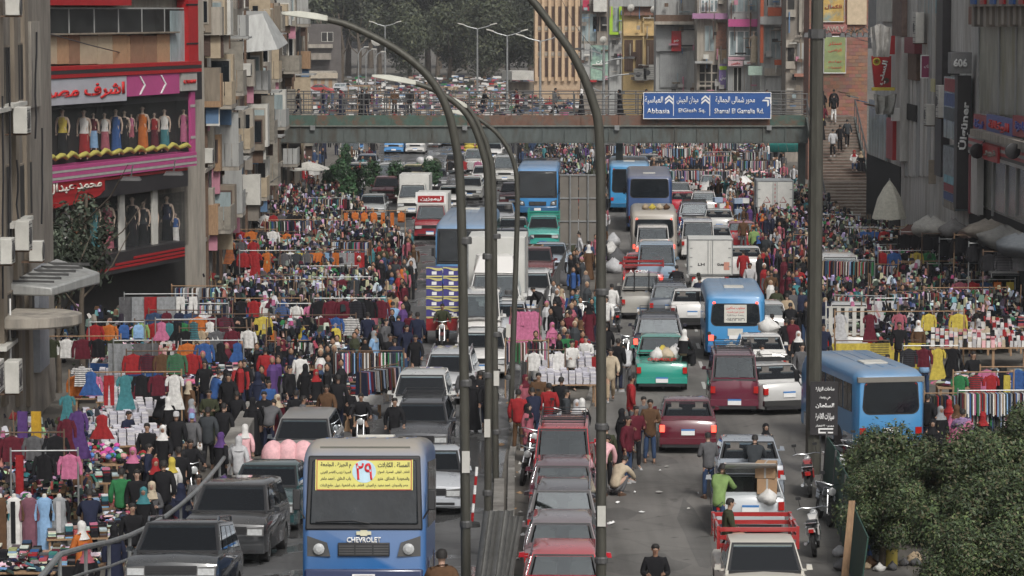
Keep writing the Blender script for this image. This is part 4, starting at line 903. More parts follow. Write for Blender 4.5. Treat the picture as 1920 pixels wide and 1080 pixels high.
for i, (m, a, b) in enumerate(((pinkp,303,309),(greyband,309.5,313.5),(pinkp,314,321),(greyband,321.5,326),(pinkp,326.5,330))):
    w.rect('pink_band', m, 79, 369, a-3, b-3, .95+.01*(i % 2), .95)
# black and red lower storey
w.rect('black_fascia', blackp, 180, 352, 326, 360, .8, .3); w.rect('red_edge_strip', redp, 80, 352, 330, 335, .84, .04)
o, q = w.rect('red_sign', redp, 80, 196, 336, 364, .88, .1)
text(ar('محمد عبدال'), (q[1]-q[0])*.88, (q[3]-q[2])*.8, mat('letter_cream', (.6,.56,.5), .6), o, ((q[0]+q[1])/2, -.89, (q[2]+q[3])/2), depth=.03, bold=.02)
mb = MB(); n = 14; u0, u1 = q[0], q[1]
mb.loft([[(u0+(u1-u0)*t_, yy, q[2]-.002-(.0 if False else .42*sqrt(max(0,1-t_**2)))) for t_ in [i/n for i in range(n+1)]] + [(u1, yy, q[2]-.001), (u0, yy, q[2]-.001)] for yy in (-.86,-.8)]); mb.build('sign_tail', [redp], o)
w.rect('lower_window_back', darkin, 95, 352, 360, 482, .0, .1)
for px, t, b, c1, c2, l in ((122,385,470,'w','w','mannequin in a white gown behind the tree leaves'),(136,385,470,'z','o','rail of brown gowns in the lower show window'),(152,378,470,'c','c','mannequin in a cream gown'),(174,375,472,'t','t','mannequin in a dark teal embroidered robe'),(200,374,472,'q','q','mannequin in a long dusty pink dress'),
        (220,380,470,'k','k','black robed mannequin by the white window post'),(247,370,468,'k','k','mannequin in black robe with white belt trim'),(268,378,466,'d','k','mannequin in charcoal robe between two black ones'),(284,380,464,'k','k','mannequin in plain black robe by the slanting post'),(312,368,460,'n','k','navy robed mannequin in the corner pane'),(328,400,455,'b','w','mannequin in blue and white at the window corner')):
    dummy(w, px, t, b, c1, c2, .2, l)
for a, b in ((100,226),(234,286),(298,345)): w.rect('show_window_pane', cg, a, b, 362, 474, .5, .015)
for a in (224, 286): w.rect('window_post', dwhite, a, a+9, 352, 474, .56, .1)
o, q = w.rect('black_lower_band', blackp, 150, 345, 468, 506, .9, .9)
for i, (a, b) in enumerate(((250,345),(215,345),(175,345))): w.rect('red_stripe', redp, a, b, 472+i*10, 476+i*10, .93, .04)
w.rect('dark_entrance', darkin, 90, 345, 506, 640, .02, .1)
for px, py, l in ((245,338,'hooded grey floodlight over the black shop band'),(325,328,'hooded grey floodlight near the red corner piece')):
    u, Y = w.u(px, 1.5); p = D(px, py, Y); r = E('floodlight', p, 0, l, 'lamp')
    MB().loft([[(-.4,-.2,-.02),(.4,-.2,-.02),(.4,.3,.0),(-.4,.3,.0)],[(-.3,-.1,.1),(.3,-.1,.1),(.3,.2,.14),(-.3,.2,.14)]]).build('hood', [dgrey], r, bevel=.02)
    MB().tube([(0,.1,.1),(0,.6,.5),(0,.9,.5)], .025, 5).build('bracket', [dgrey], r)
# --- row of worn buildings to the footbridge
import itertools
segs = [(124.5,-12.9,134,-13.1,plB,'soot-brown facade slice with hanging cables beside the dress shop'),(134.2,-13.3,146,-13.6,plC,'narrow pale facade with a blue shutter low down'),(146.2,-13.2,160,-13.5,plA,'grey facade slice with boxed balconies'),(160.2,-13.8,176,-14.0,plC,'pale facade slice with a cream curtain'),(176.2,-14.3,215,-14.7,plB,'brown facade slice where the footbridge lands')]
for i, (ya, xa, yb, xb, m, l) in enumerate(segs):
    s = Wall('old_building', (xa, ya), (xb, yb), l, m=m, z1=13.2+i*.8, depth=9); Ls = s.L; q = random.Random(i+3)
    for f in range(4):
        z0 = 3.2+f*2.9
        s.add('ledge', plC, 0, Ls, z0-.25, z0-.1, .25+.1*(f % 2), .3)
        nb = 3
        for j in range(nb):
            a = Ls*(j+.2)/nb; b = Ls*(j+.75)/nb
            o = s.add('window', [dwhite, shade_wood, plB][q.randrange(3)], a, b, z0+.7, z0+2.2, .06, .06)
            s.add('pane', [darkin, glass, shade_wood][q.randrange(3)], a+.08, b-.08, z0+.78, z0+2.1, .075, .02, parent=o)
        s.add('pilaster', [plA, plC, plB][(i+f) % 3], Ls-.7, Ls-.2, z0-.3, z0+2.5, .35, .3)
    for j in range(5): s.add('drainpipe', [rust, dgrey][j % 2], Ls*(j+.9)/5, Ls*(j+.9)/5+.12, .5, 12.5, .3, .12)
    # balconies stick out towards the street and are seen end-on
    for f, (bu, bw, bd, fill) in enumerate([(.3,2.6,1.15,0),(.62,3.0,1.3,1),(.35,2.8,1.2,2),(.66,2.6,1.1,0)]):
        z0 = 3.0+f*2.75+q.uniform(-.2,.2); u0 = Ls*bu; u1 = u0+bw
        bl = s.add('balcony', plC, u0, u1, z0, z0+.18, bd, bd)
        wallm = [mat('balcony_boards', (.24,.22,.185), .9, var=.3, stretch=(1,1,1)), alup, mat('cream_curtain', (.38,.31,.22), .9, var=.2)][(fill+i) % 3]
        for k in range(int(bw/.42)): s.add('balcony_plank', wallm, u0+k*.42, u0+k*.42+.38, z0+.19, z0+1.15, bd, .06, parent=bl)
        for k in range(int(bd/.3)): MB().box(u0-.03, u0+.02, -bd+k*.3+.01, -bd+k*.3+.28, z0+.181, z0+1.15).build('balcony_plank', [wallm], bl)
        if (f+i) % 2: 
            s.add('side_curtain', wallm, u0-.02, u0+.0, z0+1.16, z0+2.5, bd, bd-.02, parent=bl); s.add('post', dgrey, u0, u0+.06, z0+1.151, z0+2.6, bd, .06, parent=bl)
            s.add('awning', alup, u0-.15, u1, z0+2.6, z0+2.68, bd+.25, bd+.2, parent=bl)
    for k in range(16):   # boxed bays and loggias whose windows look down the street
        u0 = q.uniform(.2, Ls-1.8); z0 = 2.9+q.choice([0,2.8,5.6,8.4])+q.uniform(-.2,.3); ou = q.uniform(.35,1.15); hh = q.uniform(1.1,2.3); bm_ = q.choice([plC, plA, plB, alup, wood, MATS['balcony_boards'], MATS['cream_curtain'], dwhite])
        o = s.add('bay', bm_, u0, u0+q.uniform(.7,1.6), z0, z0+hh, ou, ou-.02)
        if hh > 1.5 and ou > .55:
            f_ = MB().box(u0-.03, u0-.001, -ou+.1, -.12, z0+.35, z0+hh-.2).build('window', [q.choice([dwhite, shade_wood, plC])], o); MB().box(u0-.045, u0-.031, -ou+.16, -.2, z0+.42, z0+hh-.28).build('pane', [q.choice([darkin, glass, bluegl])], f_)
        s.add('hung_cloth', q.choice([plA, rust, dwhite, shade_wood, MATS['cream_curtain'], mat('laundry_blue', (.10,.18,.3), .8), mat('laundry_pink', (.45,.2,.26), .8)]), u0+.3, u0+.34+q.uniform(0,.3), z0-q.uniform(.5,1), z0-.01, ou*.9, ou*.6)
    for k in range(2):
        s.ac(0, 0, .8, .6, .55, ['greasy air conditioner on the wall of the','air conditioner high on the'][k]+' '+l.split(' with')[0].split(' where')[0]).location = s.A+s.d*(Ls*(.15+.7*k))+s.n*.35+Vector((0,0,q.uniform(4,10)))
r = E('sheet_awning', D(500, 55, 150), 0, 'crumpled grey sheet metal canopy jutting from a top balcony', 'awning')
MB().loft([[(-1.6,-.6,-1.2),(.6,-.6,-1.0),(1.0,1.0,-.7),(-1.5,1.2,-.8)],[(-1.3,-.2,.6),(-.2,0,.8),(-.1,1,.9),(-1.3,1,.9)]]).build('sheet', [alup], r, bevel=.03)
r = E('wall_awning', D(468, 20, 160), 0, 'blue tarpaulin tied beneath a high balcony', 'tarpaulin'); MB().loft([[(-1,-.3,-.5),(.6,-.3,-.6),(.7,.7,-.5),(-1,.7,-.4)],[(-.8,-.2,.4),(.5,-.1,.5),(.6,.6,.5),(-.8,.6,.5)]]).build('sheet', [cloth], r, bevel=.05, color='b')

# ---------------------------------------------------------------- far wall of trees and what stands before it
def leafcloud(name, n, rx, ry, rz, size, seed, mats, lobes=9, cols=None, flat=.0, lr=(.3,.52)):
    q = random.Random(seed); mb = MB(); L_ = []
    for i in range(lobes):
        while 1:
            a, b, c = q.uniform(-1,1), q.uniform(-1,1), q.uniform(-1,1)
            if a*a+b*b+c*c < 1: break
        L_.append((a*rx*.68, b*ry*.68, c*rz*.66, q.uniform(*lr), q.uniform(.6,1.4)))
    for i in range(n):
        lx, ly, lz, lr_, tint = L_[q.randrange(lobes)]
        d = Vector((q.gauss(0,1), q.gauss(0,1), q.gauss(0,1))).normalized(); rr = q.random()**.4*(1.25 if q.random() < .08 else 1)
        clump = 1+.12*sin(d.x*9+lx)*cos(d.z*8+lz)
        p = Vector((lx+d.x*rx*lr_*rr*clump, ly+d.y*ry*lr_*rr*clump, lz+d.z*rz*lr_*rr*clump))
        nrm = (d*1.1+Vector((q.gauss(0,.55), q.gauss(0,.55), q.gauss(.45,.5)))).normalized(); t = nrm.orthogonal().normalized(); t = (Matrix.Rotation(q.uniform(0,6.28), 3, nrm) @ t); b_ = nrm.cross(t)
        s1 = size*q.uniform(.6,1.4); s2 = s1*.42; k = tint*q.uniform(.75,1.3); c = cols[q.randrange(len(cols))]
        mb.add([p-t*s1*.5, p+b_*s2*.5, p+t*s1*.5, p-b_*s2*.5], [(0,1,2,3)], 0, tuple(v*k for v in c))
    return mb.mesh(name, mats)
leafm = mat('leaf', src='attr', rough=.55, var=0, spec=.35)
farcols = [(.050,.060,.032),(.042,.052,.032),(.062,.068,.035),(.036,.045,.03)]
crowns = [leafcloud('crown', 11000, 8.5, 6, 8, .62, 20+i, [leafm], 12, farcols) for i in range(4)]
trunkm = mat('bark', (.10,.08,.06), .95, var=.35, scale=3, bump=.6)
def trunk(h, r0, seed, dx=0):
    q = random.Random(seed); mb = MB(); mb.tube([(0,0,0),(.05*h*q.uniform(-1,1),0,h*.4),(dx,0,h)], [r0,r0*.75,r0*.45], 8)
    for i in range(6):
        z = h*(.35+.1*i); a = q.uniform(0,6.28); l = h*.45; mb.tube([(dx*.3,0,z),(l*.5*cos(a),l*.5*sin(a),z+l*.35),(l*.8*cos(a),l*.8*sin(a),z+l*.75)], [r0*.35,r0*.2,r0*.08], 6)
    return mb.mesh('trunk', [trunkm], 60)
ftr = [trunk(11, .45, 3), trunk(13, .5, 5)]
tl_ = ['broad dark tree','tall bushy tree','dense dusty green tree','spreading grey-green tree']
plcs = ['behind the twin street lamps','rising over the far end of the footbridge','at the end of the avenue','behind the shanty roofs','beside the ochre building','in the middle of the park edge','next to the bare trunks']
k = 0
for row, (Yb, zc, sc) in enumerate(((520, 9, 1.0), (575, 14, 1.25), (650, 21, 1.6))):
    for j in range(9):
        px = 500+j*66+row*25+R.uniform(-12,12); 
        if px > 1080: continue
        x = XA(px, Yb); y = Yb+R.uniform(-15,15)
        if row == 0 and px < 700: continue
        r = E('tree', (x, y, 0), R.uniform(0,6), f'{tl_[k % 4]} {plcs[k % 7]}', 'tree', 'trees closing the end of the avenue', sc*R.uniform(.88,1.12))
        LAND.append((x, y, ['the lamp avenue','the park edge','the dark tree wall'][row])) if j == 3 else None
        put('trunk', ftr[k % 2], r); put('crown', crowns[k % 4], r, (0,0,zc/sc if row else 9), 0, scale=(1,1,1.0)); k += 1
r = E('tree_belt', (0,0,0)); tag(r, None); bpy.data.objects.remove(r)
for i, (px, yb, hh, l) in enumerate(((598,150,11,'bare brown tree trunk by the white parked vans'),(640,158,12,'bare forked tree at the corner of the dark house'),(560,140,9,'thin leafless tree over the shanty roof'),(820,150,12,'slim straight trunk in the middle of the trees'),(672,155,10,'grey leaning trunk behind the curved lamps'))):
    p = G(px, yb); r = E('bare_tree', p, 0, l, 'tree'); mb = MB(); q = random.Random(i)
    mb.tube([(0,0,0),(.3,0,hh*.5),(q.uniform(-.6,.6),0,hh)], [.5,.35,.12], 7); mb.build('trunk', [trunkm], r, smooth=60)
    for j in range(7):
        a = q.uniform(0,6.28); z = hh*(.4+.08*j); MB().tube([(.2,0,z),(1.6*cos(a),sin(a),z+1.2),(2.4*cos(a),1.4*sin(a),z+2.8)], [.13,.08,.03], 5).build('branch', [trunkm], r)

# far houses and roofs behind the footbridge, near the park
w = Wall('dark_house', (XA(548,505), 505), (XA(640,505), 506), 'dark brown house with a satellite dish among the trees', m=mat('dark_render', (.10,.09,.085), .95, var=.3, scale=.5), z1=10.2, depth=8)
w.rect('roof_sheet', plC, 565, 625, 83, 90, 1.0, 1.2); w.rect('roof_sheet', plA, 550, 622, 100, 112, 2.0, 2.2); w.window(604,626,60,78, dwhite, darkin); w.window(560,580,62,78, dwhite, darkin)
MB().lathe([(.0,.3),(.6,.15),(.9,0),(.86,-.03),(.5,.1),(.0,.24)], 14).build('satellite_dish', [dwhite], w.root, (14, -1.5, 7.5), (pi/2,0,0))
w = Wall('shanty_row', (XA(530,470), 470), (XA(632,470), 471), 'low pale shed with a dark garage opening at the park edge', m=plC, z1=3.1, depth=5)
w.rect('roof_slab', mat('sand_roof', (.38,.33,.26), .9, var=.2), 528, 634, 137, 147, .5, 5.4); w.rect('garage_opening', darkin, 532, 563, 153, 174, .05, .1); w.rect('blue_poster', mat('poster_blue', (.1,.35,.5), .6, var=.4, scale=3), 514, 524, 148, 170, .1, .1)
for j in range(9): w.rect('fence_plank', [plC, wood][j % 2], 568+j*7, 574.5+j*7, 149, 170, .08, .08)
w = Wall('kiosk', (XA(962,420), 420), (XA(1000,420), 421), 'small white concrete canopy kiosk beside the ochre building', m=plB, z1=2.6, depth=3)
w.rect('canopy', dwhite, 960, 1001, 133, 150, 1.6, 4)

def wallf(name, p0, p1, Y, label, m, ztop=17, dy=1.0, cat='building', depth=4): return Wall(name, (XA(p0, Y), Y), (XA(p1, Y), Y), label, m=m, z1=ztop, depth=depth, cat=cat)
# ochre block
w = wallf('ochre_building', 1001, 1088, 400, 'ochre office block with tall vertical fins', orw, 16, -3)
for i in range(7):
    w.rect('fin', mat('ochre_fin', (.50,.36,.23), .85, var=.15), 1003+i*12.5, 1008+i*12.5, -30, 152, .5, .5)
    for y in (12, 60, 108): w.rect('window', shade_wood, 1009+i*12.5, 1014+i*12.5, y, y+36, .06, .06)
    for y in (50, 98): w.rect('panel', plC, 1008.4+i*12.5, 1015+i*12.5, y, y+7, .09, .1)
w = wallf('grey_building', 1089, 1142, 330, 'grey concrete block with a dish and a green poster', plA, 16)
w.window(1090,1118,25,78, plC, bluegl, bars=1); w.window(1110,1138,30,60, plB, darkin); w.rect('white_box_room', dwhite, 1112, 1137, -10, 22, 1.5, 1.5); w.rect('red_cloth', mat('red_laundry', (.4,.04,.08), .9), 1092, 1104, 0, 20, .6, .05)
o, q = w.sign(1107, 1156, 85, 150, mat('poster_mint', (.25,.38,.30), .6, var=.4, scale=2, dark=(.1,.14,.15)), ar('بصريات'), letw, .5, .1, (.6,.15))
w.rect('grey_shutter', alup, 1090, 1107, 82, 150, .3, .3); w.rect('red_ledge', redp, 1100, 1118, 150, 154, 1, .6)
w = wallf('green_framed_building', 1142, 1169, 300, 'narrow grey building with a lime green window frame', alup, 17)
w.rect('lime_frame', limep, 1142, 1148, 12, 65, .5, .4); w.rect('lime_frame', limep, 1160, 1167, 12, 65, .5, .4); w.rect('lime_frame', limep, 1148.2, 1159.8, 60, 65, .5, .4); w.window(1149,1159,14,59, alup, bluegl)
w = wallf('yellow_shop_building', 1168, 1240, 282, 'yellow plaster house with brown louvred windows and dishes', yelp, 17, .5)
w.rect('grey_top_band', alup, 1143, 1292, -20, 12, 1.0, .5); w.rect('brick_band', brickm, 1169, 1291, 12.5, 29, .5, .5)
for a in (1170, 1191, 1211): 
    o, q = w.rect('louvred_window', shade_wood, a, a+16, 75, 134, .12, .12)
    for j in range(5): w.rect('louvre', mat('louvre', (.14,.09,.06), .8), a+1+j*3, a+2.4+j*3, 77, 132, .16, .04, parent=o)
for a in (1204,): w.rect('column', mat('cream_column', (.5,.38,.2), .8), a, a+3, 30, 150, .3, .3)
w.rect('ledge', yelp, 1168, 1232, 62, 67, .35, .3)
for px, py, l in ((1183,15,'white satellite dish on the brick band of the yellow house'),(1226,18,'white satellite dish tilted beside the cloud sign'),(1301,14,'dish half hidden at the mauve balcony'),(1131,75,'small white dish on the lamp post pole')):
    p = D(px, py, 279 if px < 1290 else 272); r = E('satellite_dish', p, 0, l, 'satellite dish'); MB().lathe([(.02,.16),(.25,.1),(.36,0),(.34,-.02),(.2,.06),(.02,.1)], 14).build('dish', [dwhite], r, (0,0,0), (pi/2+.2,0,.4), smooth=50); MB().tube([(0,0,-.1),(0,.25,-.7)], .03, 5).build('mount', [dgrey], r); MB().tube([(0,0,-.2),(0,-.4,0)], .015, 5).build('feed_arm', [dgrey], r)
w.ac(1200, 140, 1.2, 1.1, .9, 'large air conditioner below the brown louvres'); w.ac(1218, 136, 1.2, 1.4, .9, 'tall pale air conditioner beside a larger one'); w.ac(1090+112, 126, .5, .5, .7, 'tiny air conditioner under the louvred window')
p = D(1250, 18, 276); r = E('cloud_sign', p, 0, 'white cloud-shaped sign lettered on the roof band', 'sign')
for dx, dz, rr in ((-.6,0,.34),(-.1,.15,.45),(.45,.05,.36),(.75,-.05,.25)): MB().lathe([(rr,0),(rr,.1)], 18).build('cloud_lobe', [white], r, (dx, dz*.1, dz), (pi/2,0,0))
text('CLOUD', 1.3, .2, letr, r, (0,-.18,0), depth=.02) if False else None
# corrugated grey, then the glass fronts
w = wallf('corrugated_building', 1229, 1306, 270, 'grey corrugated shop front with a red poster', alup, 17, .5)
for j in range(16):
    w.rect('corrugated_panel', mat('corrugated_grey', (.30,.31,.31), .55, .2, var=.2, scale=1.4), 1230+j*2.0, 1231.6+j*2.0, 47, 96, .5, .25)
for j in range(14): w.rect('corrugated_panel', MATS['corrugated_grey'], 1237+j*3.6, 1240.2+j*3.6, 98, 164, .2, .15)
w.rect('rust_roof', rust, 1228, 1300, 28, 40, 1.6, 1.6); w.rect('roof_edge', plC, 1226, 1306, 40, 46, 1.7, 1.2)
o, q = w.sign(1258, 1276, 58, 96, redp, ar('خصم'), letw, .62, .08, (.5,.2)); w.rect('grey_panel', greyband, 1277, 1306, 55, 90, .5, .2)
for y in (54, 84): w.rect('black_line', black, 1276, 1306, y, y+2.5, .66, .1)
w = wallf('narrow_brick_building', 1306, 1364, 264, 'narrow building with brick side and tall grey window', plC, 17, .5)
w.rect('brick_panel', brickm, 1341, 1363, 42, 92, .05, .05); w.window(1320,1338,48,96, alup, bluegl); w.rect('mauve_balcony', purp, 1297, 1337, 25, 35, 1.2, .8); w.rect('mauve_balcony', purp, 1338.4, 1364, 25, 36, 1.0, .6)
w.rect('cream_panel', mat('tan_board', (.38,.27,.17), .8, var=.15), 1341, 1363, 94, 112, .1, .1)
for a in (1313,1330): w.window(a, a+14, 0, 22, letw, bluegl)
w.window(1310,1345,120,170, plC, darkin, bars=2, hb=2); w.rect('canopy', alup, 1302, 1335, 115, 119, 1.6, 1.6)
o, q = w.sign(1347, 1363, 120, 172, mat('purple_board', (.20,.15,.32), .6, var=.1), ar('محل'), letw, .4, .1, (.6,.2)); w.rect('green_sign', limep, 1348, 1362, 124, 131, .46, .05)
w = wallf('glass_shop_building', 1364, 1424, 262, 'glass fronted clothes shop with an orange frame and pink band', alup, 17, .4)
w.window(1366,1422,58,105, letw, bluegl, bars=3); w.window(1366,1420,-20,23, alup, bluegl, bars=3, hb=0)
w.rect('pink_band', pinkp, 1364, 1423, 36, 50, .9, .4); w.rect('pink_band', mat('pale_pink', (.5,.3,.35), .6), 1364, 1395, 107, 112, .8, .4)
o, q = w.sign(1364, 1392, 114, 124, mat('pink_white_sign', (.55,.4,.42), .6), ar('ملابس'), letr, .8, .3, (.6,.6)); w.sign(1394, 1420, 114, 121, letw, ar('حريمي'), letr, .8, .3, (.6,.6))
w.window(1374,1390,126,172, dwhite, darkin, bars=1); w.window(1394,1420,126,170, plC, alup); dummy(w, 1412, 58, 122, 'c', 'c', .9, 'headless dummy in a cream coat on the orange framed ledge')
w = wallf('orange_framed_building', 1424, 1472, 258, 'slim shop front with orange posts and a balcony', alup, 17, .3)
for a in (1424, 1464): w.rect('orange_post', orp, a, a+6, -20, 118, 1.0, .5)
w.rect('orange_band', orp, 1438, 1463, 14, 30, .9, .4); w.rect('orange_band', orp, 1451, 1468, 112, 122, .9, .4); w.window(1432,1463,50,110, alup, bluegl, bars=2); w.window(1438,1462,-15,12, letw, bluegl)
w.rect('grey_ledge', alup, 1424, 1470, 31, 46, 1.3, .9); w.rect('green_white_box', mat('mint_box', (.32,.42,.36), .6, var=.2), 1402, 1428, 124, 141, 1.0, .7)
w.rect('tarp_sheet', plC, 1432, 1466, 128, 142, .7, .1); w.rect('lower_sheet', alup, 1434, 1472, 143, 172, .3, .2)
w = wallf('grey_corner_building', 1472, 1515, 252, 'dark grey corner building hung with old lamps', plA, 17, .3)
for y in (-5, 80): w.window(1474,1488,y+0,y+40, plC, darkin, bars=0)
for y in (18, 75, 115): w.rect('concrete_band', plC, 1472, 1490, y, y+14, .3, .3)
w.window(1492,1510,80,140, plC, alup, bars=1); w.rect('cream_pipe', plC, 1496, 1501, -20, 60, .4, .2); w.rect('orange_ledge', mat('terracotta_ledge', (.3,.14,.1), .8), 1488, 1515, 138, 144, .8, .6)
q = random.Random(12); pals = [plC, plA, alup, greyband, dwhite, rust, plB, bluegl, darkin, shade_wood, plC, plA, mat('laundry_blue', (.10,.18,.3), .8), mat('laundry_pink', (.38,.22,.25), .8)]
for o in [x for x in COL.objects if x.parent is None and x.name.split('.')[0] in ('grey_building','yellow_shop_building','corrugated_building','narrow_brick_building','glass_shop_building','orange_framed_building','grey_corner_building','green_framed_building')]:
    xs = [c for c in o.children if c.name.startswith('wall')][0]; L_ = max(v.co.x for v in xs.data.vertices)
    for i in range(20):
        u = q.uniform(0, L_-.2); z = q.uniform(4.5, 13.2); k = q.random(); a, b_ = (q.uniform(.06,.12), q.uniform(.8,2.2)) if k < .35 else ((q.uniform(.5,1.1), q.uniform(.06,.15)) if k < .65 else (q.uniform(.25,.5), q.uniform(.25,.5)))
        ou = q.uniform(.45,.95); MB().box(u, min(L_, u+a), -ou, -ou+q.uniform(.1,.4), z, z+b_).build('pipe' if k < .35 else ('ledge' if k < .65 else 'hung_cloth'), [q.choice(pals)], o)
# brick building with posters
w = wallf('brick_building', 1515, 1625, 225, 'red-brown brick building with Arabic poster boards', brickm, 15, 1)
br = MB(); us = w.L
bmesh_ = br
for i in range(int(4.2/.14)):
    for j in range(int(us/.46)):
        u0 = j*.46+(.23 if i % 2 else 0); z0 = 4.6+i*.27
        if z0 > 12.8 or u0+.43 > us: continue
        o_ = R.uniform(.012,.03); br.box(u0, u0+.43, -o_, .02, z0, z0+.24, 0, (R.uniform(.2,.3), R.uniform(.11,.15), R.uniform(.08,.11)))
br.build('brick', [gcol], w.root, kind='stuff')
o, q = w.sign(1540, 1579, -14, 40, mat('poster_ochre', (.42,.28,.08), .6, var=.5, scale=1.5, dark=(.1,.25,.3)), ar('الكمال'), mat('letter_brown', (.25,.05,.02), .6), .2, .1, (.8,.16), rim=dwhite)
o, q = w.sign(1541, 1586, 46, 63, mat('sign_rose', (.30,.12,.11), .6, var=.2), 'AWLY', plC, .3, .2, (.75,.6))
o, q = w.sign(1544, 1583, 69, 136, mat('poster_olive', (.22,.27,.12), .6, var=.3, scale=1.2, dark=(.36,.33,.07)), None, None, .2, .1, rim=letw)
for f, t in ((.80,'سنتر'),(.62,'الراضى'),(.3,'لوازم'),(.14,'المحجبات')): text(ar(t), (q[1]-q[0])*.62, (q[3]-q[2])*(.11 if f > .5 else .07), letr, o, ((q[0]+q[1])/2, -.21, q[2]+(q[3]-q[2])*f), depth=.02)
w.rect('cream_block', mat('cream_render', (.5,.40,.28), .85, var=.15), 1586, 1622, -20, 46, .25, .25)
for px, l in ((1532,'cluster of old floodlights on brackets at the grey corner'),(1605,'black floodlights on bent arms beside the white tarpaulin')):
    p = D(px, 62, 222); r = E('floodlight_cluster', p, 0, l, 'lamps')
    for i in range(6):
        dx = (i-2.5)*.42*(1 if px > 1550 else .8); MB().tube([(0,1,0),(dx*.6,0,.25+.1*(i % 3)),(dx,-.6,-.1)], .035, 5).build('bracket_arm', [dgrey], r)
        MB().loft([[(dx-.2,-.8,-.3),(dx+.2,-.8,-.3),(dx+.2,-.3,-.3),(dx-.2,-.3,-.3)],[(dx-.12,-.7,.0),(dx+.12,-.7,.0),(dx+.12,-.4,.05),(dx-.12,-.4,.05)]]).build('lamp_head', [black], r)
# ---------------------------------------------------------------- footbridge with its stair
YB = 190.0
def bz(py, Y=YB): return D(960, py, Y).z
x0, x1 = XA(522, YB), XA(1514, YB)
gird = mat('girder_paint', (.085,.10,.095), .6, var=.3, scale=1.5, dark=(.06,.055,.045), stretch=(2,2,.6)); green_e = mat('green_edge_paint', (.055,.10,.08), .65, var=.3, scale=3, dark=(.13,.07,.045)); rust_e = mat('rusted_edge_paint', (.15,.08,.055), .8, var=.3, scale=3, dark=(.10,.10,.085))
fb = E('footbridge', ((x0+x1)/2, YB, 0), 0, 'long steel footbridge crossing the whole street with rusty edge', 'footbridge'); hx = (x1-x0)/2
zt, zm, zb_ = bz(216), bz(235), bz(267)
MB().box(-hx, hx, .15, 3.4, zm-.02, zt-.12).build('deck', [conc], fb)
MB().box(-hx, hx, .12, .22, zb_, zm-.03).build('girder', [gird], fb); MB().box(-hx, hx, 3.2, 3.3, zb_, zm-.03).build('girder', [gird], fb)
MB().box(-hx, hx, -.12, .3, zb_-.05, zb_-.001).build('flange', [gird], fb)
n = 24
for i in range(n):
    a = -hx+2*hx*i/n; b = a+2*hx/n
    MB().box(a+.03, b-.03, .08, .119, zb_+.02, zm-.05).build('girder_plate', [gird], fb)
    MB().box(b-.03, b+.03, -.0, .118, zb_, zm-.05).build('stiffener', [gird], fb)
for i in range(14):
    a = -hx+2*hx*i/14; MB().box(a+.01, a+2*hx/14-.01, 0, .12, zm, zt).build('edge_plate', [green_e if i < 5 or i > 12 else rust_e], fb)
MB().box(-hx, hx, -.06, .1, zm-.08, zm-.002).build('edge_lip', [mat('lip_paint', (.15,.16,.14), .7, var=.3, scale=3)], fb)
for i in range(4): a = -hx+2+i*9.5; MB().box(a, a+.3, -.14, -.061, zm-.3, zm+.0).build('bracket', [steel], fb)
for yy, ztop in ((.05, 176), (3.35, 171)):
    zr = bz(ztop, YB+yy); nps = 25
    for i in range(nps+1):
        a = -hx+.05+(2*hx-.1)*i/nps; MB().box(a-.035, a+.035, yy-.03, yy+.03, zt, zr).build('railing_post', [dgrey], fb)
    for f in ((0,.22,.44,.72,1) if yy < 1 else (0,.5,1)):
        z = zt+.1+(zr-zt-.1)*f; MB().tube([(-hx,yy,z),(hx,yy,z)], .035, 6).build('rail', [dgrey], fb)
    bars = MB()
    for i in range(0, 120):
        if yy < 1 and i < 42: a = -hx+i*.27; bars.box(a-.013, a+.013, yy-.012, yy+.012, zt+.1, zr-.03)
    if bars.v: bars.build('bar', [dgrey], fb, kind='stuff')
for px in (524, 1163, 1508): xx = XA(px, YB)-(x0+x1)/2; MB().box(xx-.22, xx+.22, 1.4, 1.9, 0, zb_-.051).build('pier', [gird], fb)
LAND.append((0, YB, 'the long footbridge'))
sg = E('road_sign', D(1326, 198, YB-.35), 0, 'blue direction sign in Arabic and English fixed to the footbridge railing', 'road sign')
sw, sh_ = XA(1445, YB)-XA(1207, YB), bz(173)-bz(223)
MB().box(-sw/2, sw/2, -.05, .05, -sh_/2, sh_/2).build('sign_panel', [blue_s], sg)
for a in (-sw/2, -sw*.265, sw*.02, sw/2): 
    MB().box(a-.02, a+.02, -.065, -.051, -sh_*(.5 if abs(a) > sw*.45 else .38), sh_*(.5 if abs(a) > sw*.45 else .38)).build('border_line', [letw], sg)
for z in (-sh_/2, sh_/2-.04): MB().box(-sw/2+.021, sw/2-.021, -.065, -.051, z, z+.04).build('border_line', [letw], sg)
for cx, ww, t1, t2 in ((-.385,.2,'العباسية','Abbasia'),(-.12,.235,'ميدان الجيش','ElGiesh Sq.'),(.25,.43,'محور شمالى الجمالية','Shamal El Gamalia Rd.')):
    ax = -.05 if cx != .25 else -.045
    text(ar(t1), sw*(ww*.72), sh_*.3, letw, sg, (sw*(cx+ax*.7), -.055, sh_*.2), depth=.012, bold=.012); text(t2, sw*ww*(.9), sh_*.19, letw, sg, (sw*cx, -.055, -sh_*.2), depth=.012, bold=.012)
for ax, rot_ in ((-.3,0),(-.015,0),(.46,pi/4)):
    m = MB()
    for k in (0, 1):
        for s_ in (-1, 1): m.hexa([(0,-.07,.12+k*.22),(s_*.25,-.07,-.1+k*.22),(s_*.25,-.052,-.1+k*.22),(0,-.052,.12+k*.22),(0,-.07,.25+k*.22),(s_*.25,-.07,.03+k*.22),(s_*.25,-.052,.03+k*.22),(0,-.052,.25+k*.22)])
    m.build('arrow_mark', [letw], sg, (sw*ax, 0, .18), (0, rot_, 0))
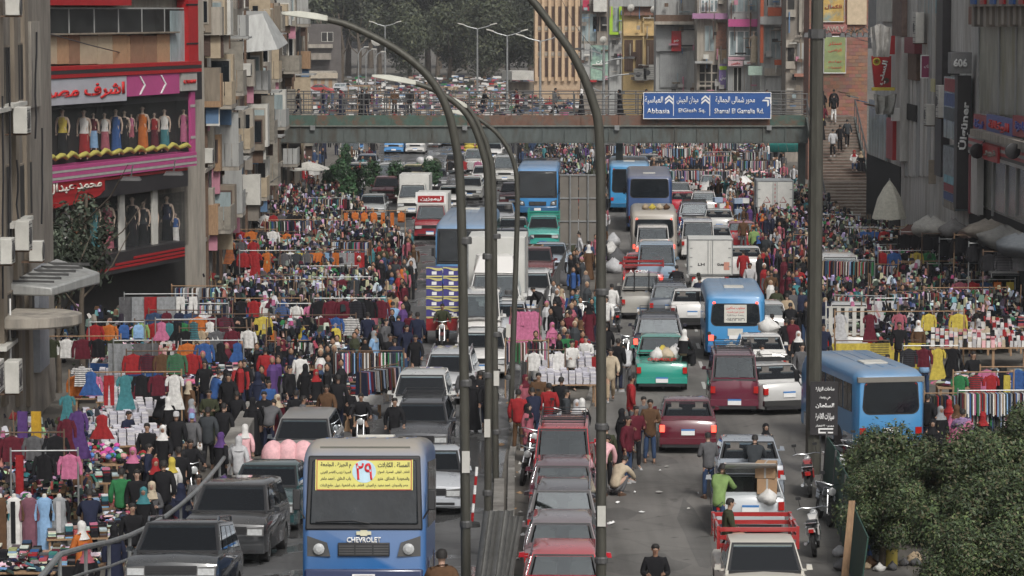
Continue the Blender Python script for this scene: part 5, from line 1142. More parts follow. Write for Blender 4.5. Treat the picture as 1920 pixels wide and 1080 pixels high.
# stair down towards the camera
def stairs():
    xl, xr = XA(1512, YB), XA(1602, YB); n = 34; rise = (zt-.15)/n; st = E('stairway', ((xl+xr)/2, YB, 0), 0, 'wide brown stairway with people climbing to the footbridge', 'stairway'); w_ = (xr-xl)/2
    tr = mat('worn_stair', (.135,.10,.08), .9, var=.3, scale=2.5, bump=.4, dark=(.2,.17,.14)); y = 0; z = zt-.1; k = 0
    MB().box(-w_, w_, 0, 3.4, z-.3, z).build('landing', [tr], st)
    while k < n:
        run = .34 if k != 20 else 2.2
        MB().box(-w_, w_, y-run, y-.01, z-rise-.16, z-rise).build('step', [tr], st); MB().box(-w_, w_, y-run-.012, y-run-.0001, z-rise-.05, z-rise+.006).build('step_nosing', [mat('step_edge', (.24,.21,.18), .9, var=.3)], st)
        y -= run; z -= rise; k += 1
    for s_ in (-1, 1):
        MB().tube([(s_*w_, 0, zt+.95), (s_*w_, y*.55, zt*.42+1.3), (s_*w_, y, 1.0)], .05, 6).build('handrail', [dgrey], st)
        for t_ in [i/12 for i in range(13)]: yy = y*t_; zz = zt*(1-t_); MB().tube([(s_*w_, yy, zz-.3), (s_*w_, yy, zz+.95)], .03, 5).build('baluster', [dgrey], st)
        MB().hexa([(s_*w_-.06,0,zt-.6),(s_*w_+.06,0,zt-.6),(s_*w_+.06,0,zt-.1),(s_*w_-.06,0,zt-.1),(s_*w_-.06,y,-.1),(s_*w_+.06,y,-.1),(s_*w_+.06,y,.4),(s_*w_-.06,y,.4)]).build('string', [gird], st)
    return (xl+xr)/2, y, w_
STX, STY, STW = stairs(); LAND.append((STX, YB-8, 'the stairway'))
def stair_z(Y):
    t = (YB-Y)/-STY; return zt*(1-t)

# ---------------------------------------------------------------- shop fronts on the far kerb side (street line x=20.5)
LN = 20.5
def RW(p0, p1, label, m, out=0, ztop=15, depth=6):   # p0 < p1 in the photo: p0 is farther
    Ya, Yb = LN*FPX/(p0-960), LN*FPX/(p1-960); return Wall('shop_building', (LN-out, Ya), (LN-out, Yb), label, m=m, z1=ztop, depth=depth)
w = RW(1818, 1975, 'big glass shopfront with red and blue letter band above awnings', rwm)
w.rect('shop_glass', dustg, 1832, 1960, 48, 218, .1, .1)
for a in (1830, 1868, 1900): w.rect('mullion', alup, a, a+2, 48, 218, .16, .06)
for k in range(11):   # arched brackets under the upper floor
    a = 1812+k*11; w.rect('brick_arch_panel', brickm, a, a+6, -20, 46, .5, .4); w.rect('arch_corbel', plC, a+6, a+11, 10, 50-(k % 2)*4, .8, .7)
w.rect('upper_cornice', plC, 1812, 1940, -30, 12, 1.0, .6)
for i in range(7): w.rect('oval_medallion', [blue_s, redp][i % 2], 1815+i*18, 1823+i*18, -2, 8, 1.12, .1)
for i, (a, b, m, t, tm) in enumerate(((1824,1848,mat('sign_red_matte',(.32,.05,.06),.5),'شركة',mat('letter_blue',(.06,.08,.35),.4)),(1848.5,1897,mat('sign_violet',(.10,.12,.33),.5),'الوكالة',letr),(1897.5,1960,MATS['sign_red_matte'],'ملابس جاهزة',MATS['letter_blue']))):
    w.sign(a, b, 216+i*3, 253+i*4, m, ar(t), tm, .7, .2, (.8,.55), bold=.05)
w.rect('concrete_ledge', plC, 1818, 1960, 258, 272, 1.1, 1.1)
for i, m in enumerate((greyband, redp, greyband, redp, blackp, greyband)): w.rect('fascia_band', m, 1815, 1960, 270+i*6.2, 275.8+i*6.2, .9+.01*i, .5)
w.sign(1842, 1870, 272, 302, redp, ar('نور'), plC, 1.05, .1, (.8,.5), bold=.04)
w.rect('lower_shop_glass', mat('glassy_dresses', (.14,.15,.14), .2, var=.8, scale=1.8, stretch=(3,3,.6), spec=.7, dark=(.2,.2,.15)), 1836, 1960, 300, 405, .1, .1)
for a in (1834, 1860, 1885, 1905): w.rect('mullion', alup, a, a+1.6, 298, 405, .17, .07)
w.rect('slant_post', rwm, 1818, 1832, 290, 400, .5, .3); w.rect('maroon_strip', mat('maroon_panel', (.2,.04,.05), .6), 1816, 1818.5, 290, 400, .55, .3)
for i in range(9): w.rect('mannequin_strip', mat('pale_dress', (.3,.3,.24), .8, var=.5, scale=3), 1838+i*9, 1842+i*9, 330, 392, .04, .04)
for px, l in ((1830,'round black floodlight on the striped grey fascia'),(1897,'second round floodlight further along the striped fascia')):
    u, Y = w.u(px, 1.3); r = E('floodlight', D(px, 283, Y), 0, l, 'lamp'); MB().lathe([(.12,-.15),(.3,.0),(.32,.12),(.28,.14)], 12).build('lamp_head', [black], r, (0,0,0), (pi/2,0,.3), smooth=40); MB().tube([(0,0,0),(.5,.3,.5)], .03, 5).build('arm', [dgrey], r)
w.rect('street_shutter', darkin, 1818, 1960, 405, 640, .02, .1)
w = RW(1752, 1817, 'grey building face behind the tall black lettered sign', rwm)
w.rect('recess', darkin, 1762, 1795, 96, 140, .05, .05); w.rect('blue_poster', mat('poster_sky', (.2,.42,.5), .6, var=.4, scale=2), 1726, 1751, -20, 25, .1, .1)
w.rect('display_column', bluegl, 1768, 1792, 145, 260, .7, .7)
for i, m in enumerate((mat('show_red',(.3,.05,.06),.6,var=.4,scale=5),mat('show_blue',(.06,.1,.25),.6,var=.4,scale=5),mat('show_dark',(.07,.09,.1),.5,var=.5,scale=5))): w.rect('display_panel', m, 1769, 1791, 148+i*27, 172+i*27, .74, .04)
w.rect('lower_display', mat('show_mixed', (.2,.24,.26), .4, var=.7, scale=4), 1768, 1792, 275, 390, .6, .6)
for k in range(4): w.rect('display_panel', [MATS['poster_sky'], MATS['show_red'], MATS['show_blue'], plC][k], 1770, 1790, 330+k*16, 344+k*16, .64, .04)
q = random.Random(31)
for o in [x for x in COL.objects if x.parent is None and x.name.startswith('shop_building') and ('metal clad' in x['label'] or 'weathered' in x['label'])]:
    wl = [c for c in o.children if c.name.startswith('wall')][0]; L_ = max(v.co.x for v in wl.data.vertices)
    for i in range(int(6+L_*1.6)):
        u1 = q.uniform(.8, L_); z0 = q.uniform(4.6, 13); ou = q.uniform(.4,1.0); hh = q.uniform(.5,1.9); bw = q.uniform(.3,1.3)
        if L_ > 12 and q.random() < .5: z0 = q.uniform(11, 14)
        b = MB().box(max(0,u1-bw), u1, -ou, -.02, z0, z0+hh).build(['bay','pipe_box','shutter_box'][i % 3], [q.choice([plC, alup, dwhite, plB, greyband, plA, MATS['tan_board'], bluegl])], o, bevel=.01)
        if hh > 1 and ou > .6: f_ = MB().box(u1+.001, u1+.03, -ou+.08, -.1, z0+.15, z0+hh-.15).build('window', [dwhite], b); MB().box(u1+.031, u1+.045, -ou+.15, -.17, z0+.22, z0+hh-.22).build('pane', [q.choice([darkin, bluegl, glass])], f_)
        elif q.random() < .5:
            for k in range(4): MB().box(u1+.001, u1+.015, -ou+.05, -.08, z0+.05+k*hh*.23, z0+.05+k*hh*.23+.05).build('slat', [dgrey], b)
# projecting boards: faces turned to the camera
def board(name, p0, p1, y0, y1, Y, m, label, th=.3, cat='sign', rim=None):
    a, b = D(p0, y0, Y), D(p1, y1, Y); r = E(name, ((a.x+b.x)/2, Y, (a.z+b.z)/2), 0, label, cat); w_, h_ = (b.x-a.x)/2, (a.z-b.z)/2
    MB().box(-w_, w_, 0, th, -h_, h_).build('panel', [m], r, bevel=.01)
    if rim:
        for q in ((-w_-.04,-w_,-h_-.04,h_+.04),(w_,w_+.04,-h_-.04,h_+.04),(-w_+.001,w_-.001,h_,h_+.04),(-w_+.001,w_-.001,-h_-.04,-h_)): MB().box(q[0], q[1], -.02, th, q[2], q[3]).build('frame', [rim], r)
    return r, w_, h_
r, a, b = board('vertical_sign', 1796, 1818, 142, 392, 134.6, blackp, 'tall narrow black sign with white letters reading upward', .9)
text('Ülgüner', b*.72, a*1.5, letw, r, (a*.05, -.012, b*.25), (pi/2, -pi/2+.06, 0), depth=.04, bold=.03)
r, a, b = board('hanging_sign', 1783, 1822, 98, 138, 134.4, mat('grey_sign_box', (.2,.2,.2), .6, var=.2), 'grey box sign with white symbols above the black sign', .9); text('606', a*1.3, b*.8, letw, r, (-.05,-.01,0), depth=.08, bold=.04)
r, a, b = board('hanging_sign', 1763, 1822, 0, 45, 144, mat('white_canvas', (.5,.5,.48), .7, var=.15), 'white and black slanting board under the arches', .3); MB().hexa([(-a,-.03,-b),(a,-.03,-b),(a,-.01,-b),(-a,-.01,-b),(-a*.5,-.03,b*.2),(a,-.03,b*.9),(a,-.01,b*.9),(-a*.5,-.01,b*.2)]).build('black_wedge', [blackp], r)
r, a, b = board('green_sign', 1765, 1795, 74, 94, 147, mat('sign_green', (.05,.28,.14), .5, var=.2), 'ragged green lettered sign under the white board', .15); text(ar('مركز'), a*1.6, b*1.2, letw, r, (0,-.01,0), depth=.03, bold=.04)
r, a, b = board('green_tube_sign', 1767, 1776, -10, 38, 145, MATS['sign_green'], 'narrow upright green and white sign near the brick arches', .3); MB().box(a*.2, a*.9, -.02, -.002, -b*.9, b*.9).build('white_edge', [letw], r)
w = RW(1689, 1751.5, 'grey metal clad building with stacked air conditioners and posters', rwm)
for i in range(9): w.rect('cladding_panel', [rwm, alup, rwm][i % 3], 1690+i*6.8, 1695.5+i*6.8, -20, 330, .12, .1)
w.rect('black_pillar', blackp, 1752, 1764, -20, 330, .4, .4)
w.rect('maroon_cladding', MATS['maroon_panel'], 1693, 1712, 70, 100, .5, .4); w.rect('brown_cladding', rust, 1700, 1716, 95, 150, .3, .2)
r, a, b = board('maroon_sign', 1728, 1751, 105, 145, 149, mat('sign_maroon', (.22,.03,.09), .5), 'small maroon sign in a white frame on the metal cladding', .12, rim=letw); text(ar('بنك'), a*1.2, b*.4, letw, r, (0,-.01,0), depth=.01)
w.rect('yellow_panel', mat('lemon_panel', (.5,.47,.25), .6), 1743, 1750, 148, 172, .4, .1); w.rect('dark_window_band', darkin, 1692, 1716, 195, 225, .2, .1)
for px, py, ww, hh, l in ((1700,52,1.1,1.5,'tall white window unit beside grey floodlight brackets'),(1744,190,1.0,1.5,'tall grey air conditioner beside the black pillar'),(1722,215,.9,1.0,'boxy grey air conditioner beneath the metal cladding')): w.ac(px, py, ww, hh, 1.0, l)
r, a, b = board('tan_board', 1742, 1755, 300, 345, 146, mat('tan_face', (.28,.24,.19), .8, var=.2), 'tan board leaning on the grey column', .2)
w = RW(1640, 1688.5, 'weathered grey building behind the red tapered sign', rwm)
w.rect('white_pipe_panel', dwhite, 1642, 1668, -20, 40, .3, .3); w.rect('rust_pillar', mat('rust_pillar', (.17,.12,.10), .9, var=.3), 1670, 1688, -20, 68, .4, .3); w.rect('grey_shaft', rwm, 1676, 1688, 70, 300, .5, .4)
w.rect('pale_blue_glass', bluegl, 1628, 1660, 190, 295, .3, .1); w.rect('red_column', redp, 1661, 1673, 222, 298, .7, .3); w.rect('dark_stall_back', darkin, 1625, 1688, 300, 430, .05, .1)
r, a, b = board('red_sign', 1659, 1678, 67, 102, 158, redp, 'plain red square board above the tapered sign', .25)
p = D(1653, 135, 160); r = E('tapered_sign', p, 0, 'red sign tapering downward with white Arabic letters and yellow star', 'sign'); s = 5700/160
MB().hexa([(-13/s*1.0,0,-29/s),(18/s,0,-29/s),(18/s,.3,-29/s),(-13/s,.3,-29/s),(-19/s,0,30/s),(18/s,0,30/s),(18/s,.3,30/s),(-19/s,.3,30/s)]).build('panel', [redp], r)
text(ar('السني'), 1.3, .42, letw, r, (.1,-.012,-.05), (pi/2, -pi/2+.25, 0), depth=.05, bold=.04)
m = MB()
for i in range(8): m.box(-.07, .07, -.03, -.005, .05, .2, 0, None, Matrix.Rotation(i*pi/4, 4, 'Y'))
m.build('star_emblem', [mat('emblem_yellow', (.5,.4,.05), .5)], r, (-.27, 0, .55)); m = MB()
for i in range(8): m.box(-.05, .05, -.03, -.005, .03, .15, 0, None, Matrix.Rotation(i*pi/4, 4, 'Y'))
m.build('star_emblem', [rust], r, (.25,0,-.45))
r, a, b = board('yellow_sign', 1635, 1678, 164, 170, 159, MATS['emblem_yellow'], 'long thin yellow sign under the red tapered sign', .3)
def sheetcloth(name, px, py, Y, w_, h_, label, col, cat='tarpaulin', seed=0, m=None, sag=.25, taper=1.0):
    """a bunched cloth hanging in folds"""
    q = random.Random(seed); r = MB(); nx, nz = 12, 9; V = []
    for s_ in (0, 1):
        for j in range(nz):
            for i in range(nx):
                u, v = i/(nx-1)-.5, j/(nz-1); ww = w_*(1-(1-taper)*v)
                V.append((u*ww, sag*sin(u*15+seed+v*2)*(.4+v)+.1*sin(u*31+seed)+s_*.05, -v*h_+.12*h_*sin(u*7+seed)*(1-v)*.5))
    F = []
    for s_ in (0, 1):
        b = s_*nx*nz
        for j in range(nz-1):
            for i in range(nx-1): f = (b+j*nx+i, b+j*nx+i+1, b+(j+1)*nx+i+1, b+(j+1)*nx+i); F.append(f if s_ else f[::-1])
    r.add(V, F); return r.build(name, [m or cloth], None, D(px, py, Y), 0, smooth=70, color=col, label=label, cat=cat)
sheetcloth('tarpaulin', 1652, 48, 156, 1.1, 1.6, 'crumpled white tarpaulin draped above the red sign', (.42,.41,.39), seed=2, taper=.7)
sheetcloth('plastic_sheet', 1660, 178, 156, 1.2, 1.0, 'torn translucent plastic sheet beneath the yellow sign', (.28,.28,.26), seed=5, taper=.8)
r = E('lean_to_roof', D(1640, 185, 168), 0, 'makeshift corrugated roof edge with a blue tarpaulin at the stair', 'roof')
for i in range(8): MB().box(-2+i*.5, -1.53+i*.5, -1.2, .8, -.05+.0*i, .0+.03*(i % 2)).build('roof_sheet', [[rust, alup, mat('blue_tarp', (.1,.22,.4), .7)][i % 3]], r, (0,0,-i*.13), (0,.2,0))
r, a, b = board('white_cabinet', 1673, 1690, 203, 227, 157, white, 'small white cabinet hung on the shaft by the glass wall', .5, cat='cabinet')
# big folded parasol and the shop awnings near the stalls
def parasol(px, py, Y, rr, hh, label, col, n=8, closed=0, droop=.35, seed=1):
    p = D(px, py, Y); r = E('parasol', (p.x, Y, 0), 0, label, 'parasol'); t = p.z; m = MB(); rings = []
    for k, (f, dz) in enumerate(((.03,0),(.35,-.12),(.7,-.3),(1.0,-droop))):
        rings.append([(rr*f*cos(2*pi*j/(2*n))*(1 if j % 2 == 0 else .965), rr*f*sin(2*pi*j/(2*n))*(1 if j % 2 == 0 else .965), t+dz*hh-(.05*f*rr if j % 2 else 0)) for j in range(2*n)])
    for j in range(n):
        a = 2*j; V = []; 
        for rg in rings: V += [rg[a], rg[(a+1) % (2*n)], rg[(a+2) % (2*n)]]
        F = []
        for k in range(3):
            for i in (0, 1): F.append((k*3+i, k*3+i+1, (k+1)*3+i+1, (k+1)*3+i))
        MB().add(V+[(x, y, z-.03) for x, y, z in V], F+[tuple(12+i for i in f[::-1]) for f in F]).build('canopy_panel', [cloth], r, smooth=50, color=col)
    MB().tube([(0,0,0),(0,0,t+.1)], .035, 6).build('pole', [steel], r)
    for j in range(n): a = 2*pi*j/n; MB().tube([(0,0,t-.12),(rr*.95*cos(a), rr*.95*sin(a), t-droop*hh)], .012, 4).build('rib', [steel], r)
    return r
parasol(578, 303, 200, 1.9, 1.3, 'wide white parasol over the flea stalls by the footbridge', (.52,.51,.47))
parasol(1668, 338, 150, .85, 3.0, 'large cream parasol with drooping panels below the plastic sheet', (.5,.49,.42), n=6, droop=.62)
# stalls' lean-to cloths along the foot of the shops
r = E('teal_awning', D(1475, 268, 195), 0, 'teal cloth awning sloping under the footbridge', 'awning')
for i in range(4): MB().hexa([(-1.1+i*.55,-.9,-.55),(-.57+i*.55,-.9,-.55),(-.57+i*.55,.6,0.1),(-1.1+i*.55,.6,0.1),(-1.1+i*.55,-.9,-.5),(-.57+i*.55,-.9,-.5),(-.57+i*.55,.6,.15),(-1.1+i*.55,.6,.15)]).build('awning_strip', [cloth], r, color=(.05,.3,.26))
for a in (-1.0, 1.0): MB().tube([(a,-.85,-.55),(a,-.85,-3.4)], .03, 5).build('pole', [steel], r)

# ---------------------------------------------------------------- lamp posts
def curved_lamp(pts, Y, r0, label, base=0, head=None, m=None):
    P = [D(px, py, Y) for px, py in pts]; b = P[0].copy(); r = E('street_lamp', (b.x, Y, base), 0, label, 'street lamp', 'tall bent lamp posts along the divider')
    Q = [Vector((0,0,0))]+[p-Vector((b.x, Y, base)) for p in P]; n = len(Q)
    Q2 = []
    for i in range(n-1):
        for k in range(4):
            t = k/4; p0, p1, p2, p3 = Q[max(i-1,0)], Q[i], Q[i+1], Q[min(i+2,n-1)]
            Q2.append(.5*((2*p1)+(-p0+p2)*t+(2*p0-5*p1+4*p2-p3)*t*t+(-p0+3*p1-3*p2+p3)*t**3))
    Q2.append(Q[-1]); N_ = len(Q2)
    MB().tube(Q2, [r0*(1.08-.42*i/(N_-1)) for i in range(N_)], 12).build('pole', [m or pole_m], r, smooth=50)
    for z in (1.3, 3.9, 6.5): MB().lathe([(r0*1.25,0),(r0*1.3,.02),(r0*1.3,.1),(r0*1.1,.13)], 12).build('joint_collar', [dgrey], r, (0,0,z+max(0,P[0].z-base)))
    MB().box(-r0*.8,r0*.8,-r0*1.25,-r0*1.12,2.6,3.0).build('pasted_paper', [dwhite], r, (0,0,0))
    if head:
        a, c = D(*head[0], Y)-Vector((b.x,Y,base)), D(*head[1], Y)-Vector((b.x,Y,base)); d = c-a; s_ = []
        for f, hw, hh in ((0,.09,.08),(.25,.2,.1),(.6,.24,.1),(1,.08,.04)):
            p = a+d*f; s_.append([(p.x, p.y-hw, p.z-.02),(p.x, p.y+hw, p.z-.02),(p.x, p.y+hw*.7, p.z+hh),(p.x, p.y-hw*.7, p.z+hh)])
        MB().loft(s_).build('lamp_head', [mat('lamp_housing', (.46,.46,.40), .6, var=.2)], r, bevel=.02)
    return r
curved_lamp([(874,1120),(869,600),(863,350),(853,262),(835,196),(800,140),(742,92),(660,50),(612,36)], 55, .088, 'bent lamp post with the highest cream lamp head', 1.5, ((615,38),(528,26)))
curved_lamp([(914,1120),(916,600),(914,350),(905,285),(882,225),(850,190),(812,168),(775,155)], 66, .082, 'bent lamp post whose lamp head hangs before the footbridge', .6, ((780,158),(697,143)))
curved_lamp([(931,1060),(927,600),(925,350),(916,285),(900,240),(885,212),(872,197)], 80, .09, 'bent lamp post with a short arm over the footbridge deck', 0, ((876,202),(838,184)))
curved_lamp([(953,905),(967,500),(970,360),(962,300),(938,257),(905,228),(880,216)], 92, .085, 'thin bent lamp post leaning near the white box truck', 0, ((884,219),(842,209)))
curved_lamp([(1127,1180),(1127,600),(1125,280),(1112,192),(1077,108),(1030,42),(975,-22),(880,-80)], 58, .10, 'tall dark bent pole standing over the parked red cars', 0, ((884,-78),(790,-100)))
r = E('steel_mast', (XA(1530, 81.5), 81.5, 0), 0, 'thick octagonal steel mast with a black notice board', 'mast')
MB().tube([(0,0,0),(0,0,11.75)], [.215,.18], 8).build('lower_shaft', [pole_m], r); MB().tube([(0,0,11.75),(0,0,12.0)], .235, 8).build('collar', [dgrey], r); MB().tube([(0,0,12.0),(0,0,17)], [.165,.14], 8).build('upper_shaft', [pole_m], r)
bd = MB().box(-.12, .62, -.3, -.26, 1.1, 2.55).build('notice_board', [blackp], r)
for i, (t, f, hh) in enumerate(((ar('ساحات الزيارة'),.86,.13),(ar('حي وسط'),.70,.12),(ar('السلطان'),.55,.14),(ar('سيارات القاهرة'),.34,.22),(ar('ممنوع الانتظار'),.17,.08))): text(t, .5 if i != 1 else .3, hh, letw, bd, (.27, -.305, 1.1+1.45*f), depth=.008, bold=.03)
MB().box(.1,.5,-.306,-.301,1.15,1.19).box(.1,.5,-.306,-.301,1.25,1.29).box(.1,.14,-.306,-.301,1.191,1.249).build('arrow_mark', [letw], bd)
LAND.append((XA(1530,81.5), 81.5, 'the thick octagonal mast')); LAND.append((1.7, 58, 'the tall dark bent pole'))
for px, yt, yh, Y, dx, l in ((722,48,41,470,28,'slim double-armed lamp against the trees, furthest back'),(895,53,47,420,34,'double-armed street lamp in front of the tree wall'),(951,66,59,360,36,'double-armed street lamp near the ochre building'),(1013,76,72,330,42,'double-armed lamp overlapping the ochre building'),(530,45,40,380,26,'double-armed lamp partly hidden by the metal canopy')):
    b = G(px, 20+12.5*FPX/Y); p = D(px, yt, Y); r = E('street_lamp', (p.x, Y, 0), 0, l, 'street lamp', 'far street lamps'); MB().tube([(0,0,0),(0,0,p.z)], [.16,.1], 8).build('pole', [steel], r)
    w_ = dx/FPX*Y
    for s_ in (-1, 1):
        MB().tube([(0,0,p.z-.1),(s_*w_*.5,0,p.z+.2),(s_*w_*.75,0,p.z+.45)], .07, 6).build('arm', [steel], r); MB().loft([[(s_*w_*a, -hw, p.z+zz), (s_*w_*a, hw, p.z+zz), (s_*w_*a, hw, p.z+zz+.14), (s_*w_*a, -hw, p.z+zz+.14)] for a, hw, zz in ((.7,.08,.4),(.85,.2,.5),(1.08,.12,.62))]).build('lamp_head', [dwhite], r)
for px, yt, Y, l in ((672,88,440,'small hooked lamp behind the flyover lamps'),(686,92,435,'second small hooked lamp beside the leaning trunk'),(703,97,430,'third small hooked lamp by the shed')):
    p = D(px, yt, Y); r = E('hooked_lamp', (p.x, Y, 0), 0, l, 'street lamp', 'far street lamps'); MB().tube([(0,0,0),(0,0,p.z-1),(.4,0,p.z-.3),(1,0,p.z)], [.12,.09,.08,.06], 7).build('pole', [steel], r); MB().box(.8,1.5,-.12,.12,p.z-.05,p.z+.08).build('lamp_head', [dwhite], r)
p = D(1132, 88, 228); r = E('street_lamp', (p.x, 228, 0), 0, 'many-armed grey lamp mast rising behind the footbridge', 'street lamp', 'far street lamps'); MB().tube([(0,0,0),(0,0,p.z)], [.16,.09], 8).build('pole', [steel], r)
for dx, z0, z1 in ((-1.5,9.2,10.0),(-1.7,8.0,9.0),(1.6,8.6,9.3),(2.0,7.4,8.1),(-.9,6.3,7.2),(1.1,6.0,6.7)):
    MB().tube([(0,0,z0),(dx*.5,0,z0+.25),(dx,0,(z0+z1)/2)], .05, 5).build('arm', [steel], r); MB().loft([[(dx*a, -hw, (z0+z1)/2-.06), (dx*a, hw, (z0+z1)/2-.06), (dx*a, hw, (z0+z1)/2+.1), (dx*a, -hw, (z0+z1)/2+.1)] for a, hw in ((.95,.1),(1.15,.18),(1.45,.1))]).build('lamp_head', [dgrey], r)
# billboard seen from behind
r = E('billboard', (XA(1085,148), 148, 0), 0, 'grey back of a tall billboard on two poles above the sacks', 'billboard')
bm2 = mat('board_back', (.16,.145,.125), .75, var=.2, scale=1)
zt2, zb2 = D(1085,328,148).z, D(1085,458,148).z; w_ = .92
for i in range(2):
    for j in range(3): MB().box(-w_+i*w_+.02, -w_+(i+1)*w_-.02, 0, .05, zb2+(zt2-zb2)*j/3+.015, zb2+(zt2-zb2)*(j+1)/3-.015).build('board_panel', [bm2], r)
for i in range(4): z = zb2+(zt2-zb2)*i/3; MB().box(-w_, w_, -.05, -.001, z-.03, z+.03).build('crossbar', [steel], r)
for x in (-w_*.45, w_*.5): MB().tube([(x,-.09,0),(x,-.09,zt2)], .045, 7).build('pole', [steel], r, smooth=50)
LAND.append((XA(1085,148), 148, 'the grey billboard back'))

# ---------------------------------------------------------------- clipped ficus trees near the camera, young tree by the shops
nearcols = [(.052,.080,.034),(.032,.055,.024),(.066,.095,.038),(.045,.065,.03),(.10,.135,.05),(.11,.10,.055)]
bush = [leafcloud('crown', 32000, 1.95, 1.7, 1.8, .10, 40+i, [leafm], 34, nearcols, lr=(.17,.34)) for i in range(3)]
btr = MB().tube([(0,0,0),(.08,0,.8),(0,.05,1.9)], [.12,.1,.06], 8).tube([(.05,0,.9),(.6,.1,1.9)], [.06,.03], 6).tube([(.05,0,1.0),(-.5,-.1,2.0)], [.06,.03], 6).mesh('trunk', [trunkm], 50)
for i, (px, py, Y, sc, l) in enumerate(((1722,900,73,1.12,'dense ficus tree covering the front of the parked blue minibus'),(1655,945,67.5,.72,'small ficus tree beside the green mesh fence'),(1800,925,70,1.0,'ficus tree in the middle of the green clump'),(1895,850,72,.95,'ficus tree at the top corner of the clump, by the stalls'),
        (1830,1010,64,1.0,'low yellowish ficus tree in front of the others'),(1815,1095,60,.75,'ficus tree cut by the lower picture edge'),(1915,985,64,.95,'ficus tree at the far edge beside the water tanks'),(1870,1090,60,.9,'dark ficus tree lowest in the clump'),(1640,865,76,.55,'ficus tree twigs touching the mast base'),(1690,940,71,.6,'thin ficus tree above the dumped rubbish'))):
    p = D(px, py, Y); r = E('ficus_tree', (p.x, Y, 0), i*1.3, l, 'tree', 'clipped street trees', sc); put('trunk', btr, r, scale=(1,1,max(.5,p.z/sc/1.9))); put('crown', bush[i % 3], r, (0,0,p.z/sc))
LAND.append((11, 68, 'the clipped ficus trees'))
twig = leafcloud('crown', 1500, 1.25, 1.1, 2.3, .24, 77, [leafm], 14, [(.045,.06,.04),(.06,.075,.05),(.035,.045,.03)])
r = E('street_tree', (XA(150,103), 103, 0), 0, 'thin grey-leaved tree growing in front of the dress shop', 'tree'); put('trunk', trunk(6.2, .12, 9, .2), r); put('crown', twig, r, (.1,0,4.9))
r = E('street_tree', (XA(105,99), 99, 0), 1, 'sparse twiggy tree touching the grey plaster corner', 'tree'); put('trunk', trunk(5.2, .1, 12, .2), r); put('crown', twig, r, (0,0,4.3), 2, scale=(.7,.7,.8))
r = E('green_mesh_fence', (0,0,0), 0, 'torn green mesh hoarding beside the parked motorcycles', 'fence')
gm = mat('green_mesh', (.02,.06,.045), .8, var=.35, scale=4); fp = [(1548,78.5),(1565,75),(1583,71),(1600,67),(1618,63)]
for (a, ya), (b, yb) in zip(fp, fp[1:]):
    xa, xb = XA(a, ya), XA(b, yb); MB().hexa([(xa,ya,.05),(xb,yb,.05),(xb+.03,yb,.05),(xa+.03,ya,.05),(xa+.1,ya,1.45),(xb+.18,yb,1.5),(xb+.21,yb,1.5),(xa+.13,ya,1.45)]).build('mesh_panel', [gm], r); MB().tube([(xa,ya-.05,0),(xa+.1,ya-.05,1.6)], .03, 5).build('post', [dgrey], r)
r = E('timber_plank', (XA(1592,65), 65, 0), 0, 'raw timber plank propped on the green mesh hoarding', 'plank'); MB().hexa([(-.1,0,0),(.06,0,0),(.06,.05,0),(-.1,.05,0),(.1,.25,1.9),(.24,.25,1.9),(.24,.3,1.9),(.1,.3,1.9)]).build('board', [wood], r)
# corrugated sheets leaning on the ramp side
for i, (px, Y, z, a, l) in enumerate(((918,54,2.2,.12,'bent corrugated metal sheet leaning by the nearest lamp posts'),(935,60,1.6,-.1,'torn thin metal sheet behind the corrugated one'))):
    p = D(px, 1050, Y); r = E('corrugated_sheet', (p.x, Y, p.z-.4), a, l, 'metal sheet'); m = MB(); rings = []
    for k in range(5):
        t = k/4; rings.append([(.34*(u/14-.5)*1.6+t*.2, .05*cos(u*1.8)+t*.25, t*1.25) for u in range(15)]+[(.34*(u/14-.5)*1.6+t*.2, .05*cos(u*1.8)+t*.25+.012, t*1.25) for u in range(14,-1,-1)])
    m.loft(rings).build('sheet', [mat('dull_zinc', (.13,.13,.125), .6, .3, var=.3)], r, smooth=60)
r = E('warning_post', (XA(889,72), 72, RZ(72)+.13), 0, 'thin red and white striped warning post in the bus lane', 'post')
for i in range(6): MB().tube([(.02*i-.06,0,i*.22),(.02*i-.045,0,i*.22+.215)], .035, 8).build('band', [redp if i % 2 == 0 else letw], r)
MB().lathe([(.2,0),(.18,.1),(.06,.13)], 12).build('rubber_foot', [rubber], r, (-.06,0,-.13))
